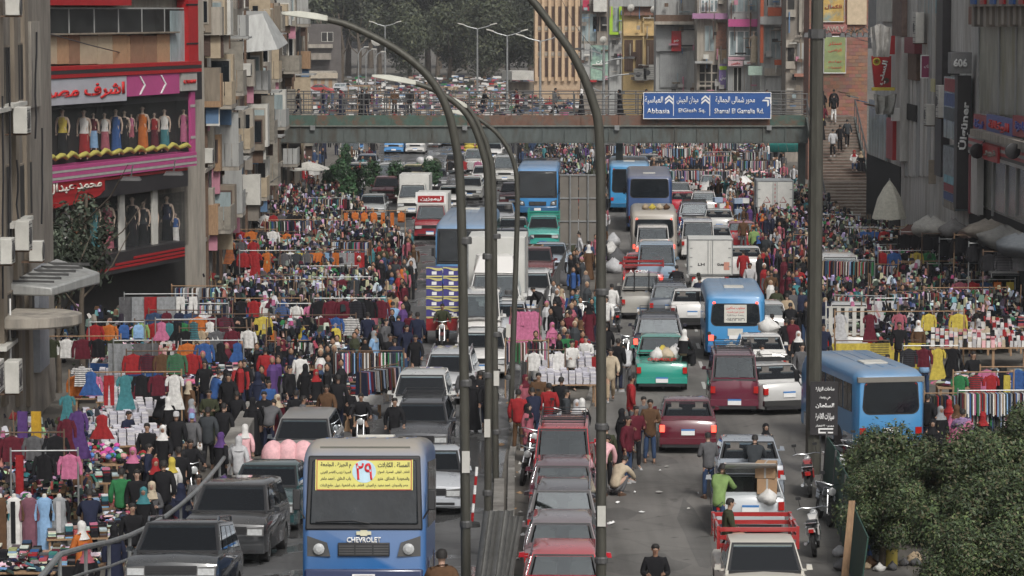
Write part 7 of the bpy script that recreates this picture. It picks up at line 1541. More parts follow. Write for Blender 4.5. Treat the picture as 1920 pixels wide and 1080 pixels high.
def garment_mesh(k, v):
    key = (k, v)
    if key not in GM:
        s = v*7+1
        if k == 'shirt': m = g_shirt(s, .5)
        elif k == 'jacket': m = g_shirt(s, .6, .72, .29)
        elif k == 'tee': m = g_shirt(s, .2, .66, .25)
        elif k == 'dress': m = g_shirt(s, .3, 1.15, .2, .14)
        elif k == 'long_dress': m = g_shirt(s, .5, 1.4, .19, .2)
        elif k == 'skirt': m = g_shirt(s, 0, .7, .17, .2)
        elif k == 'trousers':
            m = MB()
            for s_ in (-1, 1): m.loft([[(s_*a+dx*b, dy*.035, -z) for dx, dy in ((-1,-1),(1,-1),(1,1),(-1,1))] for a, b, z in ((.08,.085,0),(.09,.09,.2),(.1,.07,.6),(.105,.065,1.0))])
            m.tube([(0,0,.1),(0,0,0)], .008, 4)
        elif k == 'pack':
            m = MB(); m.loft([[(-.13,-.05,0),(.13,-.05,0),(.13,.05,0),(-.13,.05,0)],[(-.19,-.1,-.1),(.19,-.1,-.1),(.19,.06,-.1),(-.19,.06,-.1)],[(-.2,-.13,-.5),(.2,-.13,-.5),(.2,.06,-.5),(-.2,.06,-.5)],[(-.15,-.08,-.58),(.15,-.08,-.58),(.15,.05,-.58),(-.15,.05,-.58)]]); m.box(-.14,.14,-.17,-.131,-.48,-.27); m.box(-.03,.03,-.01,.01,0,.08)
        elif k == 'sheet': m = MB().loft([[(x_, .03*sin(x_*20+v+z*3)+dy, -z) for x_ in [-.45+.1*i for i in range(10)]]+[(x_, .03*sin(x_*20+v+z*3)+dy+.02, -z) for x_ in [.45-.1*i for i in range(10)]] for z, dy in ((0,0),(.3,.01),(.7,0),(1.05,.02))])
        elif k == 'scarf': m = MB().loft([[(-.11,dy,-z),(-.03,dy-.03,-z),(.05,dy+.01,-z),(.12,dy-.02,-z),(.12,dy+.02,-z),(-.11,dy+.03,-z)] for z, dy in ((0,0),(.3,.01),(.7,-.01),(1.1,.0))])
        GM[key] = m.mesh(k, [gcloth], 60)
    return GM[key]
KN = {'pack':'rucksack','tee':'T-shirt','long_dress':'long dress'}
NG = 0
def garment(k, x, y, z, col, rot=0, label=None, scale=1.0):
    global NG; NG += 1
    return put(k if k not in ('pack','tee') else ('rucksack' if k == 'pack' else 't_shirt'), garment_mesh(k, R.randrange(3)), None, (x, y, z), rot, 0, col, label or uniq(f'{CN.get(col,"patterned")} {KN.get(k,k).replace("_"," ")} hanging', x, y), KN.get(k, k).replace('_', ' '), 'clothes hanging at the stalls', None, scale*.86)
RK = [0]
def rack(x, y, w=2.4, h=1.9, kinds=('shirt',), cols=None, n=None, rot=0, label=None, side=False, m=None, land=None, goods=True, zbase=0):
    RK[0] += 1; zb0 = zbase
    r = E('clothes_rack', (x, y, zb0), rot, label or uniq('hanging rail crowded with clothes', x, y), 'clothes rack', 'clothes racks at the stalls'); m = m or R.choice([steel, rust, wood])
    MB().tube([(-w/2,0,h),(w/2,0,h)], .02, 6).build('rail', [m], r)
    for s_ in (-1, 1): MB().tube([(s_*w/2,0,0),(s_*w/2,0,h+.08)], .025, 6).build('upright', [m], r); MB().box(s_*w/2-.02, s_*w/2+.02, -.3, .3, .0, .04).build('foot', [m], r)
    if land: LAND.append((x, y, land))
    if not goods: return r
    n = n or int(w/(.42 if not side else .11)); c_, s__ = cos(rot), sin(rot)
    if side and n > 8:   # packed edge-on: one mass of cloth nobody could count
        mb = MB()
        for i in range(n*2):
            a = -w/2+.06+(w-.12)*i/(n*2-1); L_ = R.uniform(.6,.8); c = R.choice(PAL); d_ = R.uniform(.18,.26)
            mb.hexa([(a-.018,-d_,-L_),(a+.018,-d_,-L_),(a+.03,d_,-L_),(a-.01,d_,-L_),(a-.018,-d_*.8,-.08),(a+.018,-d_*.8,-.08),(a+.018,d_*.8,-.08),(a-.018,d_*.8,-.08)], 0, c)
        mb.build('hanging_clothes', [gcol], None, (x, y, zb0+h), rot, label=uniq('close-packed clothes hanging edge-on', x, y), cat='clothes', kind='stuff'); return r
    for i in range(n):
        a = -w/2+.2+(w-.4)*i/max(1, n-1); k = R.choice(kinds); c = (cols[i % len(cols)] if cols else R.choice('kkkkkknnggwwrmmbtopezGslddduk'))
        garment(k, x+a*c_, y+a*s__, zb0+h-.1, c, rot+R.uniform(-.25,.25))
    return r
HM = {}
def heap_mesh(style, v, w=1.9, d=1.1):
    key = (style, v)
    if key in HM: return HM[key]
    q = random.Random(v*31+len(style)); mb = MB()
    if style == 'fold':      # folded clothes in rows of little stacks
        nx, ny = 9, 4
        for i in range(nx):
            for j in range(ny):
                x = -w/2+w*(i+.5)/nx; y = -d/2+d*(j+.5)/ny; base = q.choice(PAL); z = 0
                for k in range(q.randint(3, 8)):
                    c = base if q.random() < .55 else q.choice(PAL); hh = q.uniform(.025,.05); a = w/nx*.45*q.uniform(.85,1.05); b = d/ny*.45*q.uniform(.85,1.05)
                    mb.box(x-a+q.uniform(-.012,.012), x+a, y-b, y+b, z, z+hh, 0, tuple(v_*q.uniform(.8,1.15) for v_ in c)); z += hh+.004
    elif style == 'white':
        for i in range(8):
            for j in range(4):
                x = -w/2+w*(i+.5)/8; y = -d/2+d*(j+.5)/4; z = 0
                for k in range(q.randint(5, 11)): mb.box(x-.1+q.uniform(-.01,.01), x+.1, y-.12, y+.12, z, z+.035, 0, q.choice([(.58,.57,.62),(.5,.49,.55),(.62,.6,.62)])); z += .045
    elif style == 'pile':    # jumbled
        for i in range(190):
            x, y = q.gauss(0,.26)*w, q.gauss(0,.26)*d
            if abs(x) > w/2 or abs(y) > d/2: continue
            z = .33*max(0, 1-(2*x/w)**2)*max(.1, 1-(2*y/d)**2)*q.uniform(.3,1.1); T = Matrix.Translation((x, y, z)) @ Matrix.Rotation(q.uniform(0,6.3),4,'Z') @ Matrix.Rotation(q.uniform(-.5,.5),4,'X'); c = q.choice(PAL)
            a, b, h_ = q.uniform(.06,.17), q.uniform(.04,.1), q.uniform(.015,.04)
            vs = [(-a,-b,-h_),(a,-b,-h_*.5),(a*.8,b,-h_),(-a,b*.8,-h_),(-a*.7,-b*.7,h_*1.5),(a*.7,-b*.8,h_),(a*.6,b*.6,h_*1.6),(-a*.7,b*.6,h_)]; mb.hexa([T @ Vector(v_) for v_ in vs], 0, tuple(k*q.uniform(.7,1.2) for k in c))
    elif style == 'balls':   # woolly hats
        for i in range(90):
            x, y = q.uniform(-w/2,w/2), q.uniform(-d/2,d/2); c = q.choice([C('p'),C('r'),C('b'),C('w'),C('v'),C('c'),C('G'),(.55,.08,.3),(.1,.2,.5),(.6,.3,.3),C('k')]); r_ = q.uniform(.06,.12); mb.sph((x, y, .06+q.uniform(0,.14)), (r_,r_,r_*.8), 7, 4, 0, c)
    elif style == 'shoes':
        for i in range(12):
            for j in range(6):
                x = -w/2+w*(i+.5)/12; y = -d/2+d*(j+.5)/6; c = q.choice([C('k'),C('w'),C('z'),C('m'),C('g'),C('x'),C('k'),C('q')])
                for s_ in (-1, 1): mb.hexa([(x+s_*.035-.03,y-.08,0),(x+s_*.035+.03,y-.08,0),(x+s_*.035+.03,y+.08,0),(x+s_*.035-.03,y+.08,0),(x+s_*.035-.02,y-.06,.03),(x+s_*.035+.02,y-.06,.03),(x+s_*.035+.025,y+.07,.09),(x+s_*.035-.025,y+.07,.09)], 0, c)
    elif style == 'packs':   # shiny packets standing in rows
        for i in range(14):
            for j in range(6):
                x = -w/2+w*(i+.5)/14; y = -d/2+d*(j+.5)/6; T = Matrix.Translation((x, y, j*.05)) @ Matrix.Rotation(q.uniform(-.3,.3),4,'Z'); c = q.choice([C('w'),C('w'),C('x'),C('q'),C('r'),C('k'),C('P'),C('c')])
                mb.box(-.055,.055,-.02,.02,0,q.uniform(.15,.26),0,c,T)
    HM[key] = mb.mesh('heap', [gcol]); return HM[key]
HN = {'fold':'rows of folded clothes in small stacks','white':'neat stacks of folded white undershirts','pile':'jumbled heap of clothes','balls':'mound of bright woollen hats','shoes':'rows of shoes set out','packs':'packets of goods standing in rows'}
TBL = {}
def table(x, y, style='pile', rot=0, h=.75, w=1.9, d=1.1, label=None, hl=None, skirt=None, z0=0, land=None, sc=1, lab='market table'):
    if h not in TBL:
        TBL[h] = (MB().box(-.98,.98,-.58,.58,h-.04,h).mesh('tabletop', [wood]), MB().box(-.03,.03,-.03,.03,0,h-.041).mesh('leg', [wood]),
                  MB().loft([[(a*1.0, b*1.0, z) for a, b in ((-1,-.6),(-.5,-.62),(0,-.6),(.5,-.63),(1,-.6),(1,.6),(0,.61),(-1,.6))] for z in (h+.004, h*.55)], cap=False).mesh('table_cloth', [cloth]))
    r = E('market_table', (x, y, z0), rot, label or uniq(f'{lab} with {["a dark","a pale","a bare","a worn"][R.randrange(4)]} top', x, y), 'market table', 'market tables', sc)
    put('tabletop', TBL[h][0], r)
    for a in (-.9, .9):
        for b in (-.5, .5): put('leg', TBL[h][1], r, (a, b, 0))
    if skirt: put('table_cloth', TBL[h][2], r, color=skirt)
    put({'fold':'folded_clothes','white':'folded_undershirts','pile':'clothes_heap','balls':'hat_heap','shoes':'shoe_display','packs':'packet_display'}[style], heap_mesh(style, R.randrange(4)), None, (x, y, z0+(h+.006)*sc), rot, label=hl or uniq(HN[style]+' on a table', x, y), cat='goods', kind='stuff', scale=sc)
    if land: LAND.append((x, y, land))
    return r
def heap_on_ground(x, y, style, sc=1, rot=0, z=.01): put({'pile':'clothes_heap','balls':'hat_heap','shoes':'shoe_display','fold':'folded_clothes','white':'folded_undershirts','packs':'packet_display'}[style], heap_mesh(style, R.randrange(4)), None, (x, y, z), rot, label=uniq(HN[style]+' on a cloth', x, y), cat='goods', kind='stuff', scale=sc)

# loose small goods heaped, hung and strewn between the tables: nobody could count them
def jumble(v):
    q = random.Random(v); mb = MB()
    for i in range(420):
        x, y = q.uniform(-1.7,1.7), q.uniform(-1.2,1.2); z = q.choice([q.uniform(.0,.5), q.uniform(.6,1.0), q.uniform(.7,1.1), q.uniform(1.0,1.95)]); t = q.random()
        c = C(q.choice('kkkndkg')) if t < .5 else (C(q.choice('wxxsce')) if t < .72 else q.choice(PAL)); a, b, h_ = q.uniform(.03,.12), q.uniform(.03,.08), q.uniform(.03,.16 if z > 1 else .06)
        T = Matrix.Translation((x, y, z)) @ Matrix.Rotation(q.uniform(0,6.3),4,'Z') @ Matrix.Rotation(q.uniform(-.6,.6),4,'X'); mb.hexa([T @ Vector(p) for p in [(-a,-b,-h_),(a,-b,-h_*.8),(a*.8,b,-h_),(-a,b*.8,-h_*.9),(-a*.7,-b*.7,h_),(a*.7,-b*.8,h_*.8),(a*.6,b*.6,h_),(-a*.7,b*.6,h_*.9)]], 0, tuple(k*q.uniform(.6,1.15) for k in c))
    for i in range(5):
        x, y = q.uniform(-1.5,1.5), q.uniform(-1,1); mb.tube([(x,y,0),(x+q.uniform(-.1,.1),y,q.uniform(1.7,2.2))], .025, 5, 0, (.18,.12,.08))
    return mb.mesh('jumble', [gcol])
JM = [jumble(i) for i in range(6)]
def interp(tab, y):
    for (a, va), (b, vb) in zip(tab, tab[1:]):
        if a <= y <= b: return va+(vb-va)*(y-a)/(b-a)
    return tab[0][1] if y < tab[0][0] else tab[-1][1]
EL = [(60,-8.0),(86,-7.9),(88,-5.4),(100,-4.3),(112,-4.0),(122,-4.1),(136,-4.3),(150,-5.0),(165,-7.2),(185,-9.3),(200,-11),(280,-16)]
FL = [(60,-12.4),(98,-14),(106,-15.5),(110,-15.6),(124,-11.9),(150,-12.6),(190,-13.4),(200,-15),(280,-24)]
ER = [(95,11.6),(100,10.6),(110,9.9),(125,10.4),(140,11.3),(155,12.2),(175,12.4),(200,12.8),(290,14)]
FR = [(95,19.6),(175,19.6),(178,17.6),(205,17.8),(210,22),(290,26)]
# --- near stalls, traced
for i, (px, c, L_, l) in enumerate(((2,'z','jumper','brown and teal outfit on a headless dummy at the picture edge'),(28,'w','cardigan','white cardigan over black on a headless dummy'),(57,'q','dress','long ribbed mauve dress on a headless dummy'),(85,'l','jumpsuit','light blue jumpsuit on a headless dummy'),(113,'s','dress','grey dress with black waistcoat on a headless dummy'))):
    p = G(px, 1062); r = E('clothes_dummy', (p.x, p.y, .1), 0, l, 'dummy', 'row of headless dummies at the lowest stall'); col = (C(c) if c != 'q' else (.17,.075,.10)); m = MB(); rings = []
    for z, rx, ry in ((.3,.17,.14),(.6,.155,.13),(.9,.16,.12),(1.08,.12,.09),(1.3,.165,.11),(1.42,.15,.09),(1.48,.06,.05)): rings.append([((rx+.012*cos(9*a))*cos(a), (ry+.012*cos(9*a))*sin(a), z) for a in [2*pi*j/20 for j in range(20)]])
    MB().loft(rings).build('dress', [cloth], r, smooth=60, color=col); MB().lathe([(.055,1.47),(.05,1.53),(.03,1.56)], 10).build('neck', [dwhite], r); MB().lathe([(.02,0),(.02,.35)], 6).build('stand', [steel], r)
    for s_ in (-1, 1): MB().tube([(s_*.15,0,1.4),(s_*.22,0,1.15),(s_*.2,-.04,.95)], [.05,.045,.035], 7).build('sleeve', [cloth], r, color={0:'t',1:'z',2:col,3:'l',4:'k'}[i], smooth=60)
    if i in (1, 4): MB().box(-.05,.05,-.16,-.13,.45,1.4).build('open_front', [cloth], r, color='k' if i == 1 else 'x')
cable([D(-8,900,FPX/70), D(40,898,FPX/70), D(95,885,FPX/71), D(125,878,FPX/71)], .02, 'thin black rail above the headless dummies', nm='rail')
def TP(px, py, style, rot=0, sc=1, land=None, hl=None, h=.75, skirt=None, **k):   # py: tabletop height in the photo
    s = (py-20)/(12.5-h*sc); Y = FPX/s; return table((px-960)/s, Y, style, rot, h, sc=sc, land=land, hl=hl, skirt=skirt, **k)
TP(55,1062,'fold',.05,1.0,'the lowest clothes table',skirt='k'); TP(20,1075,'pile',0,.9)
TP(215,952,'fold',.25,.9,'the bag stall'); TP(175,905,'fold',.2,1.0,None,'low stacks of dark folded jeans on a table'); TP(215,990,'pile',.1,.8); TP(195,870,'balls',.3,1.05,'the woollen hat stall','mound of pink, red and blue woollen hats'); TP(150,850,'balls',.3,.9); TP(130,890,'pile',.2,.9)
TP(225,835,'white',.3,1.0,'the white undershirt stacks'); TP(210,800,'white',.25,.95); TP(270,812,'shoes',.25,1.0); TP(250,780,'white',.2,1.0,skirt='k'); TP(180,790,'pile',.2,.9); TP(300,835,'pile',.3,.8); TP(230,752,'white',.1,.9); TP(195,745,'fold',.1,1.0); TP(270,735,'fold',.1,1.0); TP(330,722,'pile',.15,1.0); TP(180,720,'white',.1,.9)
TP(385,705,'fold',.1,1.1,'the stall of folded pastel tops'); TP(420,690,'pile',.1,1.0); TP(370,685,'packs',.1,.9); TP(560,760,'shoes',.1,.8); TP(545,720,'pile',.1,.8)
TP(600,690,'shoes',.1,1.1,'the shoe stall'); TP(645,672,'pile',.05,1.1); TP(590,660,'shoes',.05,1.0); TP(560,655,'pile',.1,1); TP(660,740,'fold',.1,.9,'the folded jeans stall',skirt='w'); TP(625,715,'shoes',.1,.9)
TP(1070,668,'fold',.05,1.05,'the towel stall','low stacks of folded white and red towels',skirt='r'); TP(1055,690,'white',.05,1.0,None,'neat stacks of white towels on the median',skirt='w'); TP(1065,720,'white',.05,.95); TP(1078,652,'pile',.05,.9)
# big clothes hanging near
for px, py, k, c, l, sc in ((60,775,'scarf',(.45,.27,.03),'long mustard yellow cloth hanging below the air conditioners',1.3),(34,775,'scarf','v','violet cloth hanging beside the mustard one',1.3),(120,745,'dress','t','teal blouse on a hanger at the hat stall',.8),(140,775,'long_dress','v','deep violet long dress hanging over the hat stall',1.0),(118,790,'long_dress','m','maroon long dress beside the violet one',.95),(185,782,'skirt','r','bright red pleated skirt hanging over shoes',1.0),(148,690,'tee','w','white vest hanging on the dark frame',1.0),(165,700,'skirt','b','blue cloth skirt hanging beside the white vest',1.1)):
    s = (py-20)/(12.5-2.4); garment(k, (px-960)/s, FPX/s, 2.4, c, .0, l, sc)
# racks: px centre, py of the rail, rail height, width, kinds, colours
def RP(px, py, h=2.0, w=2.4, kinds=('shirt',), cols=None, rot=.05, side=False, n=None, **k):
    s = (py-20)/(12.5-h); return rack((px-960)/s, FPX/s, w, h, kinds, cols, n, rot, side=side, **k)
RP(150,632,2.3,2.4,('jacket','shirt','tee'),'OwmkO',label='dark metal frame hung with an olive jacket and football tops'); RP(215,605,2.4,1.8,('shirt','pack'),'roblr'); RP(300,552,2.6,2.6,('sheet','trousers','sheet'),'gsrswwe',label='high wooden rail hung with grey towels and trousers')
RP(300,602,2.2,1.8,('shirt',),'LrtG',side=False); RP(345,600,2.3,2.0,('dress','skirt'),'pktw'); RP(430,590,2.2,2.6,('jacket',),'ommkkyyk',label='rail of maroon and yellow tracksuits'); RP(395,640,1.9,2.0,('jacket','skirt'),'obkb'); RP(300,660,2.0,2.2,('jacket','shirt'),'rmzG'); RP(230,700,2.2,3.2,('trousers','shirt','dress'),'oprtkmw',label='long tube rail over the white stacks'); RP(245,640,2.3,1.2,('sheet',),'sgs',label='striped grey and white sheets hung on a frame')
RP(567,612,1.7,2.6,('pack',),'okyby',n=5,label='rail of five bright rucksacks in a row',land='the bright rucksack rail'); RP(580,570,2.0,2.4,('shirt','dress'),'bwpr'); RP(575,592,1.8,3.4,('jacket','shirt'),'wkgkmb',n=7,label='rail of hanging jumpers above the rucksacks'); RP(655,560,2.2,2.6,('jacket',),'kmmk')
RP(545,525,2.0,2.4,('trousers','shirt'),'wgkgw'); RP(500,560,2.0,2.4,('jacket','shirt'),'krwbk'); RP(610,470,2.0,3.0,('trousers','sheet'),'ygolosrkb',label='rail of yellow, grey and orange cloths'); RP(690,660,1.8,2.2,('shirt',),None,side=True); RP(550,640,1.3,2.0,('shirt',),None,side=True); RP(710,690,1.7,2.0,('shirt',),None,1.0,side=True); RP(640,520,2.0,2.4,('shirt','jacket'),None)
RP(500,470,2.2,2.4,('dress','jacket'),'rrokw'); RP(470,430,2.3,2.4,('long_dress','jacket'),'krokw'); RP(520,400,2.3,2.6,('long_dress','jacket'),'kwrgk'); RP(440,450,2.2,2.0,('dress',),'eogr'); RP(700,395,2.4,3.2,('pack','scarf'),'oooo',label='high frame with orange lantern-shaped bags'); RP(870,300,1.8,2.4,('shirt',),None)
RP(985,580,2.3,1.0,('scarf','long_dress'),'ppp',n=4,label='narrow rack of bright pink scarves on the divider'); RP(1025,658,1.7,1.2,('tee',),'w',n=2,label='small frame with white T-shirts at the towel stall'); RP(988,640,1.8,1.4,('scarf','shirt'),'kzprG',side=True,n=12)
# right side
RP(1690,585,1.9,4.6,('shirt','dress','jacket'),'xmqyyw',n=5,label='rail with grey, maroon, mustard and white knit dresses',land='the knit dress rail'); RP(1680,560,1.8,1.5,('sheet',),'x'); RP(1650,640,1.0,3.0,('sheet',),'yyy',label='low rail of golden pleated cloth',n=5)
RP(1815,540,2.0,3.2,('shirt',),None,side=True,n=30); RP(1850,525,2.0,2.4,('jacket','trousers'),'qruoy'); RP(1735,425,2.3,2.8,('jacket',),'kkrkk'); RP(1790,440,2.2,2.8,('jacket','dress'),'kwkrk'); RP(1850,440,2.3,2.8,('jacket','dress','trousers'),'gyrbvk'); RP(1870,480,2.0,2.8,('trousers','jacket','skirt'),'dkrbb'); RP(1905,460,2.2,2.4,('trousers','dress'),'dduk')
RP(1740,490,2.0,2.4,('jacket','shirt'),'kwkG'); RP(1790,495,1.9,2.2,('jacket','tee'),'krwk'); RP(1700,470,2.1,2.4,('jacket','pack'),'rbkyG'); RP(1660,430,2.2,2.4,('jacket','pack','shirt'),'bbrk'); RP(1810,740,1.5,2.2,('shirt',),None,side=True); RP(1880,735,1.6,2.4,('shirt',),None,side=True,n=26); RP(1900,690,1.9,1.8,('shirt','scarf'),'pkbbe',side=False); RP(1750,650,1.9,1.8,('shirt','dress'),'kmyk')
RP(1880,760,1.2,3.0,('shirt',),None,side=True,n=30); RP(1850,700,1.9,1.8,('dress','scarf'),'Grry')
for px, py, st in ((1800,615,'packs'),(1850,625,'packs'),(1880,650,'packs'),(1760,600,'packs'),(1810,650,'packs'),(1770,560,'pile'),(1700,545,'balls'),(1680,535,'pile'),(1650,525,'pile'),(1620,560,'packs'),(1600,525,'packs'),(1640,490,'pile'),(1700,510,'pile'),(1900,610,'fold'),(1880,720,'fold'),(1830,725,'pile'),(1840,560,'pile'),(1620,470,'pile'),(1590,480,'packs'),(1570,440,'pile'),(1650,455,'pile')):
    TP(px, py, st, R.uniform(-.2,.2), R.uniform(1.0,1.3))
# white stake-sided pallet truck in the right stalls
p = G(1598, 668); ob, gg = vehicle('box', p.x, p.y+1.2, 0, pi-.1, (.5,.5,.48), 'white stake-sided truck parked behind the knit dresses', 'truck', land='the white stake-sided truck')
for k in range(9):
    for s_ in (-1, 1): MB().box(s_*.84-.02, s_*.84+.02, -.1+k*.28, .02+k*.28, .85, 1.9).build('stake_slat', [dwhite], ob)
for k in range(6): MB().box(-.8+k*.28, -.66+k*.28, 2.2, 2.24, .85, 1.9).build('stake_slat', [dwhite], ob)
for z in (.9, 1.4, 1.85): MB().box(-.82,.82,2.17,2.2,z,z+.06).build('stake_rail', [dwhite], ob)
MB().box(-.82,.82,-.1,2.2,.8,.84).build('deck', [wood], ob)
for i, (px, py, Y, rr, l, c) in enumerate(((1745,425,134,.85,'crumpled white sheet bundled on a stall roof',(.38,.37,.34)),(1788,428,129,.7,'thick grey blanket heaped over a stall frame',(.2,.195,.19)),(1822,438,126,.65,'dusty brown blanket bundled beside the grey one',(.14,.10,.08)),(1852,430,122,.7,'dirty cream cloth bundled at the awning edge',(.26,.235,.2)),(1882,445,117,.8,'heavy grey tarpaulin heaped under the glass shop',(.13,.13,.125)),(1912,460,112,.75,'slate grey cloth bundle behind the tarpaulin',(.1,.11,.12)),(1705,436,139,.6,'rust brown cloth bundle over the clothes rails',(.12,.06,.05)))):
    p = D(px, py, Y); o = bag(p.x, p.y, p.z-rr*.5, rr, c, l, seed=i*3, name='cloth_bundle', cat='cloth bundle'); o.scale = (1.35, 1, .75); rack(p.x, p.y+.3, 2.6, p.z-.25, ('jacket',), 'kkgdn', 5 if NG < 290 else None, 0, side=NG >= 290)
RP(35,815,2.2,2.0,('jacket','shirt'),'kmgk'); RP(75,850,2.0,1.6,('shirt','scarf'),'rkpk'); TP(40,900,'pile',.1,1.0); TP(95,925,'fold',.1,.9); TP(30,960,'pile',.1,.9); TP(70,850,'shoes',.1,.9); TP(150,1010,'fold',.2,.9); TP(120,1062,'pile',.1,.9)
for x, y in ((-12.0,78),(-12.4,82),(-11.6,74)): put('jumbled_goods', JM[int(y) % 6], None, (x, y, .01), 0, label=uniq('tangle of small goods on poles and cloths', x, y), cat='goods', kind='stuff', scale=.8)
# --- fill the market, row after row
def fillzone(lo, hi, y0, y1, step, cx, seed, styles, rk, zone):
    q = random.Random(seed); y = y0
    while y < y1:
        a, b = interp(lo, y)+.8, interp(hi, y)-.8; n = int((b-a)/cx)
        for i in range(n+1):
            x = a+(b-a)*(i+.3+q.uniform(0,.4))/(n+1); yy = y+q.uniform(-.5,.5)
            if any(hypot(x-l[0], (yy-l[1])) < 1.6 for l in LAND): continue
            t = q.random()
            if t < rk:
                if NG < 285 and q.random() < .3: rack(x, yy, q.uniform(1.8,2.6), q.uniform(1.75,2.35), q.choice([('shirt','jacket'),('dress','shirt'),('trousers','jacket'),('long_dress','scarf'),('pack','jacket')]), None, None, q.uniform(-.2,.2))
                else: rack(x, yy, q.uniform(1.8,2.6), q.uniform(1.6,2.2), ('shirt',), None, None, q.uniform(-.4,.4), side=True)
            else: table(x, yy, q.choice(styles), q.uniform(-.25,.25), sc=q.uniform(.95,1.25), skirt=q.choice([None,'k','w','b','m']))
        y += step*(1+(y-y0)/150)
fillzone(FL, [(a, b-1.2) for a, b in EL], 100, 184, 2.7, 2.5, 1, ['pile','fold','shoes','pile','packs','pile'], .33, 'l')
fillzone([(a, b+1.3) for a, b in ER], FR, 107, 172, 3.6, 2.7, 2, ['pile','packs','pile','fold','balls'], .36, 'r')
fillzone([(195,-20),(290,-30)], [(195,-12.2),(290,-18)], 196, 285, 5, 3.4, 3, ['pile','shoes','packs'], .12, 'fl')
fillzone([(198,5.5),(290,8)], [(198,19),(290,24)], 200, 262, 5.5, 3.2, 4, ['pile','packs','fold','pile'], .35, 'fr')
def strew(lo, hi, y0, y1, n, seed):
    q = random.Random(seed)
    for i in range(n):
        y = q.uniform(y0, y1); x = q.uniform(interp(lo, y), interp(hi, y)); put('jumbled_goods', JM[i % 6], None, (x, y, .01), q.uniform(-.5,.5), label=uniq('tangle of small goods on poles and cloths', x, y), cat='goods', kind='stuff')
strew([(a, b+.8) for a, b in FL], [(a, b-2.2) for a, b in EL], 100, 190, 50, 1); strew([(a, b+2.6) for a, b in ER], [(a, b-.8) for a, b in FR], 108, 185, 42, 2); strew([(200,3.4),(230,2.4),(290,1)], [(200,5),(290,7)], 206, 285, 10, 4)
# the far market beyond the footbridge reads as one spread of goods
q = random.Random(8); mb = MB()
for i in range(5200):
    Y = 300*(1+q.random()**1.3*.75); x = XA(q.uniform(520, 1500), Y); 
    if -14+(Y-300)*-.12 < x < -3+(Y-300)*-.12 and q.random() < .9: continue
    c = q.choice(PAL+[C('w')]*6+[(.3,.2,.14)]*4); s1 = q.uniform(.15,.55); z = q.uniform(0,1.3); mb.box(x-s1, x+s1, Y-.3, Y+.3, z, z+q.uniform(.08,.4), 0, c)
mb.build('far_market_goods', [gcol], None, label='speckled spread of stalls and goods seen through the footbridge railing', cat='market goods', kind='stuff')
for i in range(26):
    Y = R.uniform(305, 440); px = R.uniform(530, 1200); x = XA(px, Y); r = E('market_stall', (x, Y, 0), R.uniform(-.3,.3), uniq(R.choice(['rickety stall with a plank roof','low stall under a pale sheet','open stall on thin poles']), x, Y), 'stall', 'far stalls beyond the footbridge')
    for a in (-1.4, 1.4):
        for b in (-.9, .9): MB().box(a-.05, a+.05, b-.05, b+.05, 0, 2.1).build('pole', [wood], r)
    MB().box(-1.6, 1.6, -1.1, 1.1, 2.1, 2.18).build('roof', [R.choice([cartonm, rust, plC, dwhite, wood])], r); MB().box(-1.4,1.4,-.8,.8,.8,.86).build('shelf', [wood], r)
for i, (px, py, k, c, l) in enumerate(((548,163,'sedan','w','white car parked by the pale shed'),(602,166,'sedan',(.4,.05,.05),'red car parked behind the footbridge walkers'),(628,160,'hatch',(.4,.42,.42),'grey car in the distant parked row'),(650,164,'wagon',(.45,.46,.48),'silver estate in the distant parked row'),(575,172,'hatch',(.3,.3,.32),'dull grey car in front of the pale shed'),(690,180,'sedan','w','white car at the far market'),(745,200,'micro','w','white van far behind the railing'))):
    p = G(px, py+10); vehicle(k, p.x, p.y, 0, 1.3+i*.1, c, l, 'car', far=True)
# potted trees for sale by the road
pl = leafcloud('foliage', 900, .75, .75, 1.15, .22, 91, [leafm], 8, [(.025,.065,.028),(.035,.08,.03),(.02,.045,.022)])
for i, (px, py) in enumerate(((615,375),(628,365),(640,350),(655,378),(668,372),(682,362),(700,355),(645,402),(660,410),(742,362),(760,372),(800,352),(815,350),(648,330),(650,310))):
    p = G(px, py+14); r = E('potted_tree', (p.x, p.y, 0), i, uniq('green potted shrub for sale', p.x, p.y), 'plant', 'potted plants for sale'); MB().lathe([(.22,0),(.3,.45),(.27,.45),(.2,.1)], 10).build('pot', [rust if i % 2 else black], r); MB().tube([(0,0,.3),(0,0,1.2)], .04, 5).build('stem', [trunkm], r); put('foliage', pl, r, (0,0,1.35), scale=R.uniform(.8,1.2))
# green balloons over the taxi
p = D(785, 318, 222); r = E('balloon_bunch', p, 0, 'bunch of big green and silver foil balloons above the traffic', 'balloons')
for dx, dz, rr, c in ((-.6,-.2,(.75,.3,.4),'G'),(.0,.1,(.45,.3,.4),'G'),(.5,.4,(.4,.3,.38),'x'),(.15,.65,(.35,.25,.3),'x'),(1.2,.2,(.5,.3,.65),'O'),(.8,.75,(.3,.25,.28),'w')): MB().sph((dx,0,dz), rr, 12, 8).build('balloon', [mat('foil_balloon', src='obj', rough=.25)], r, smooth=80, color=c)
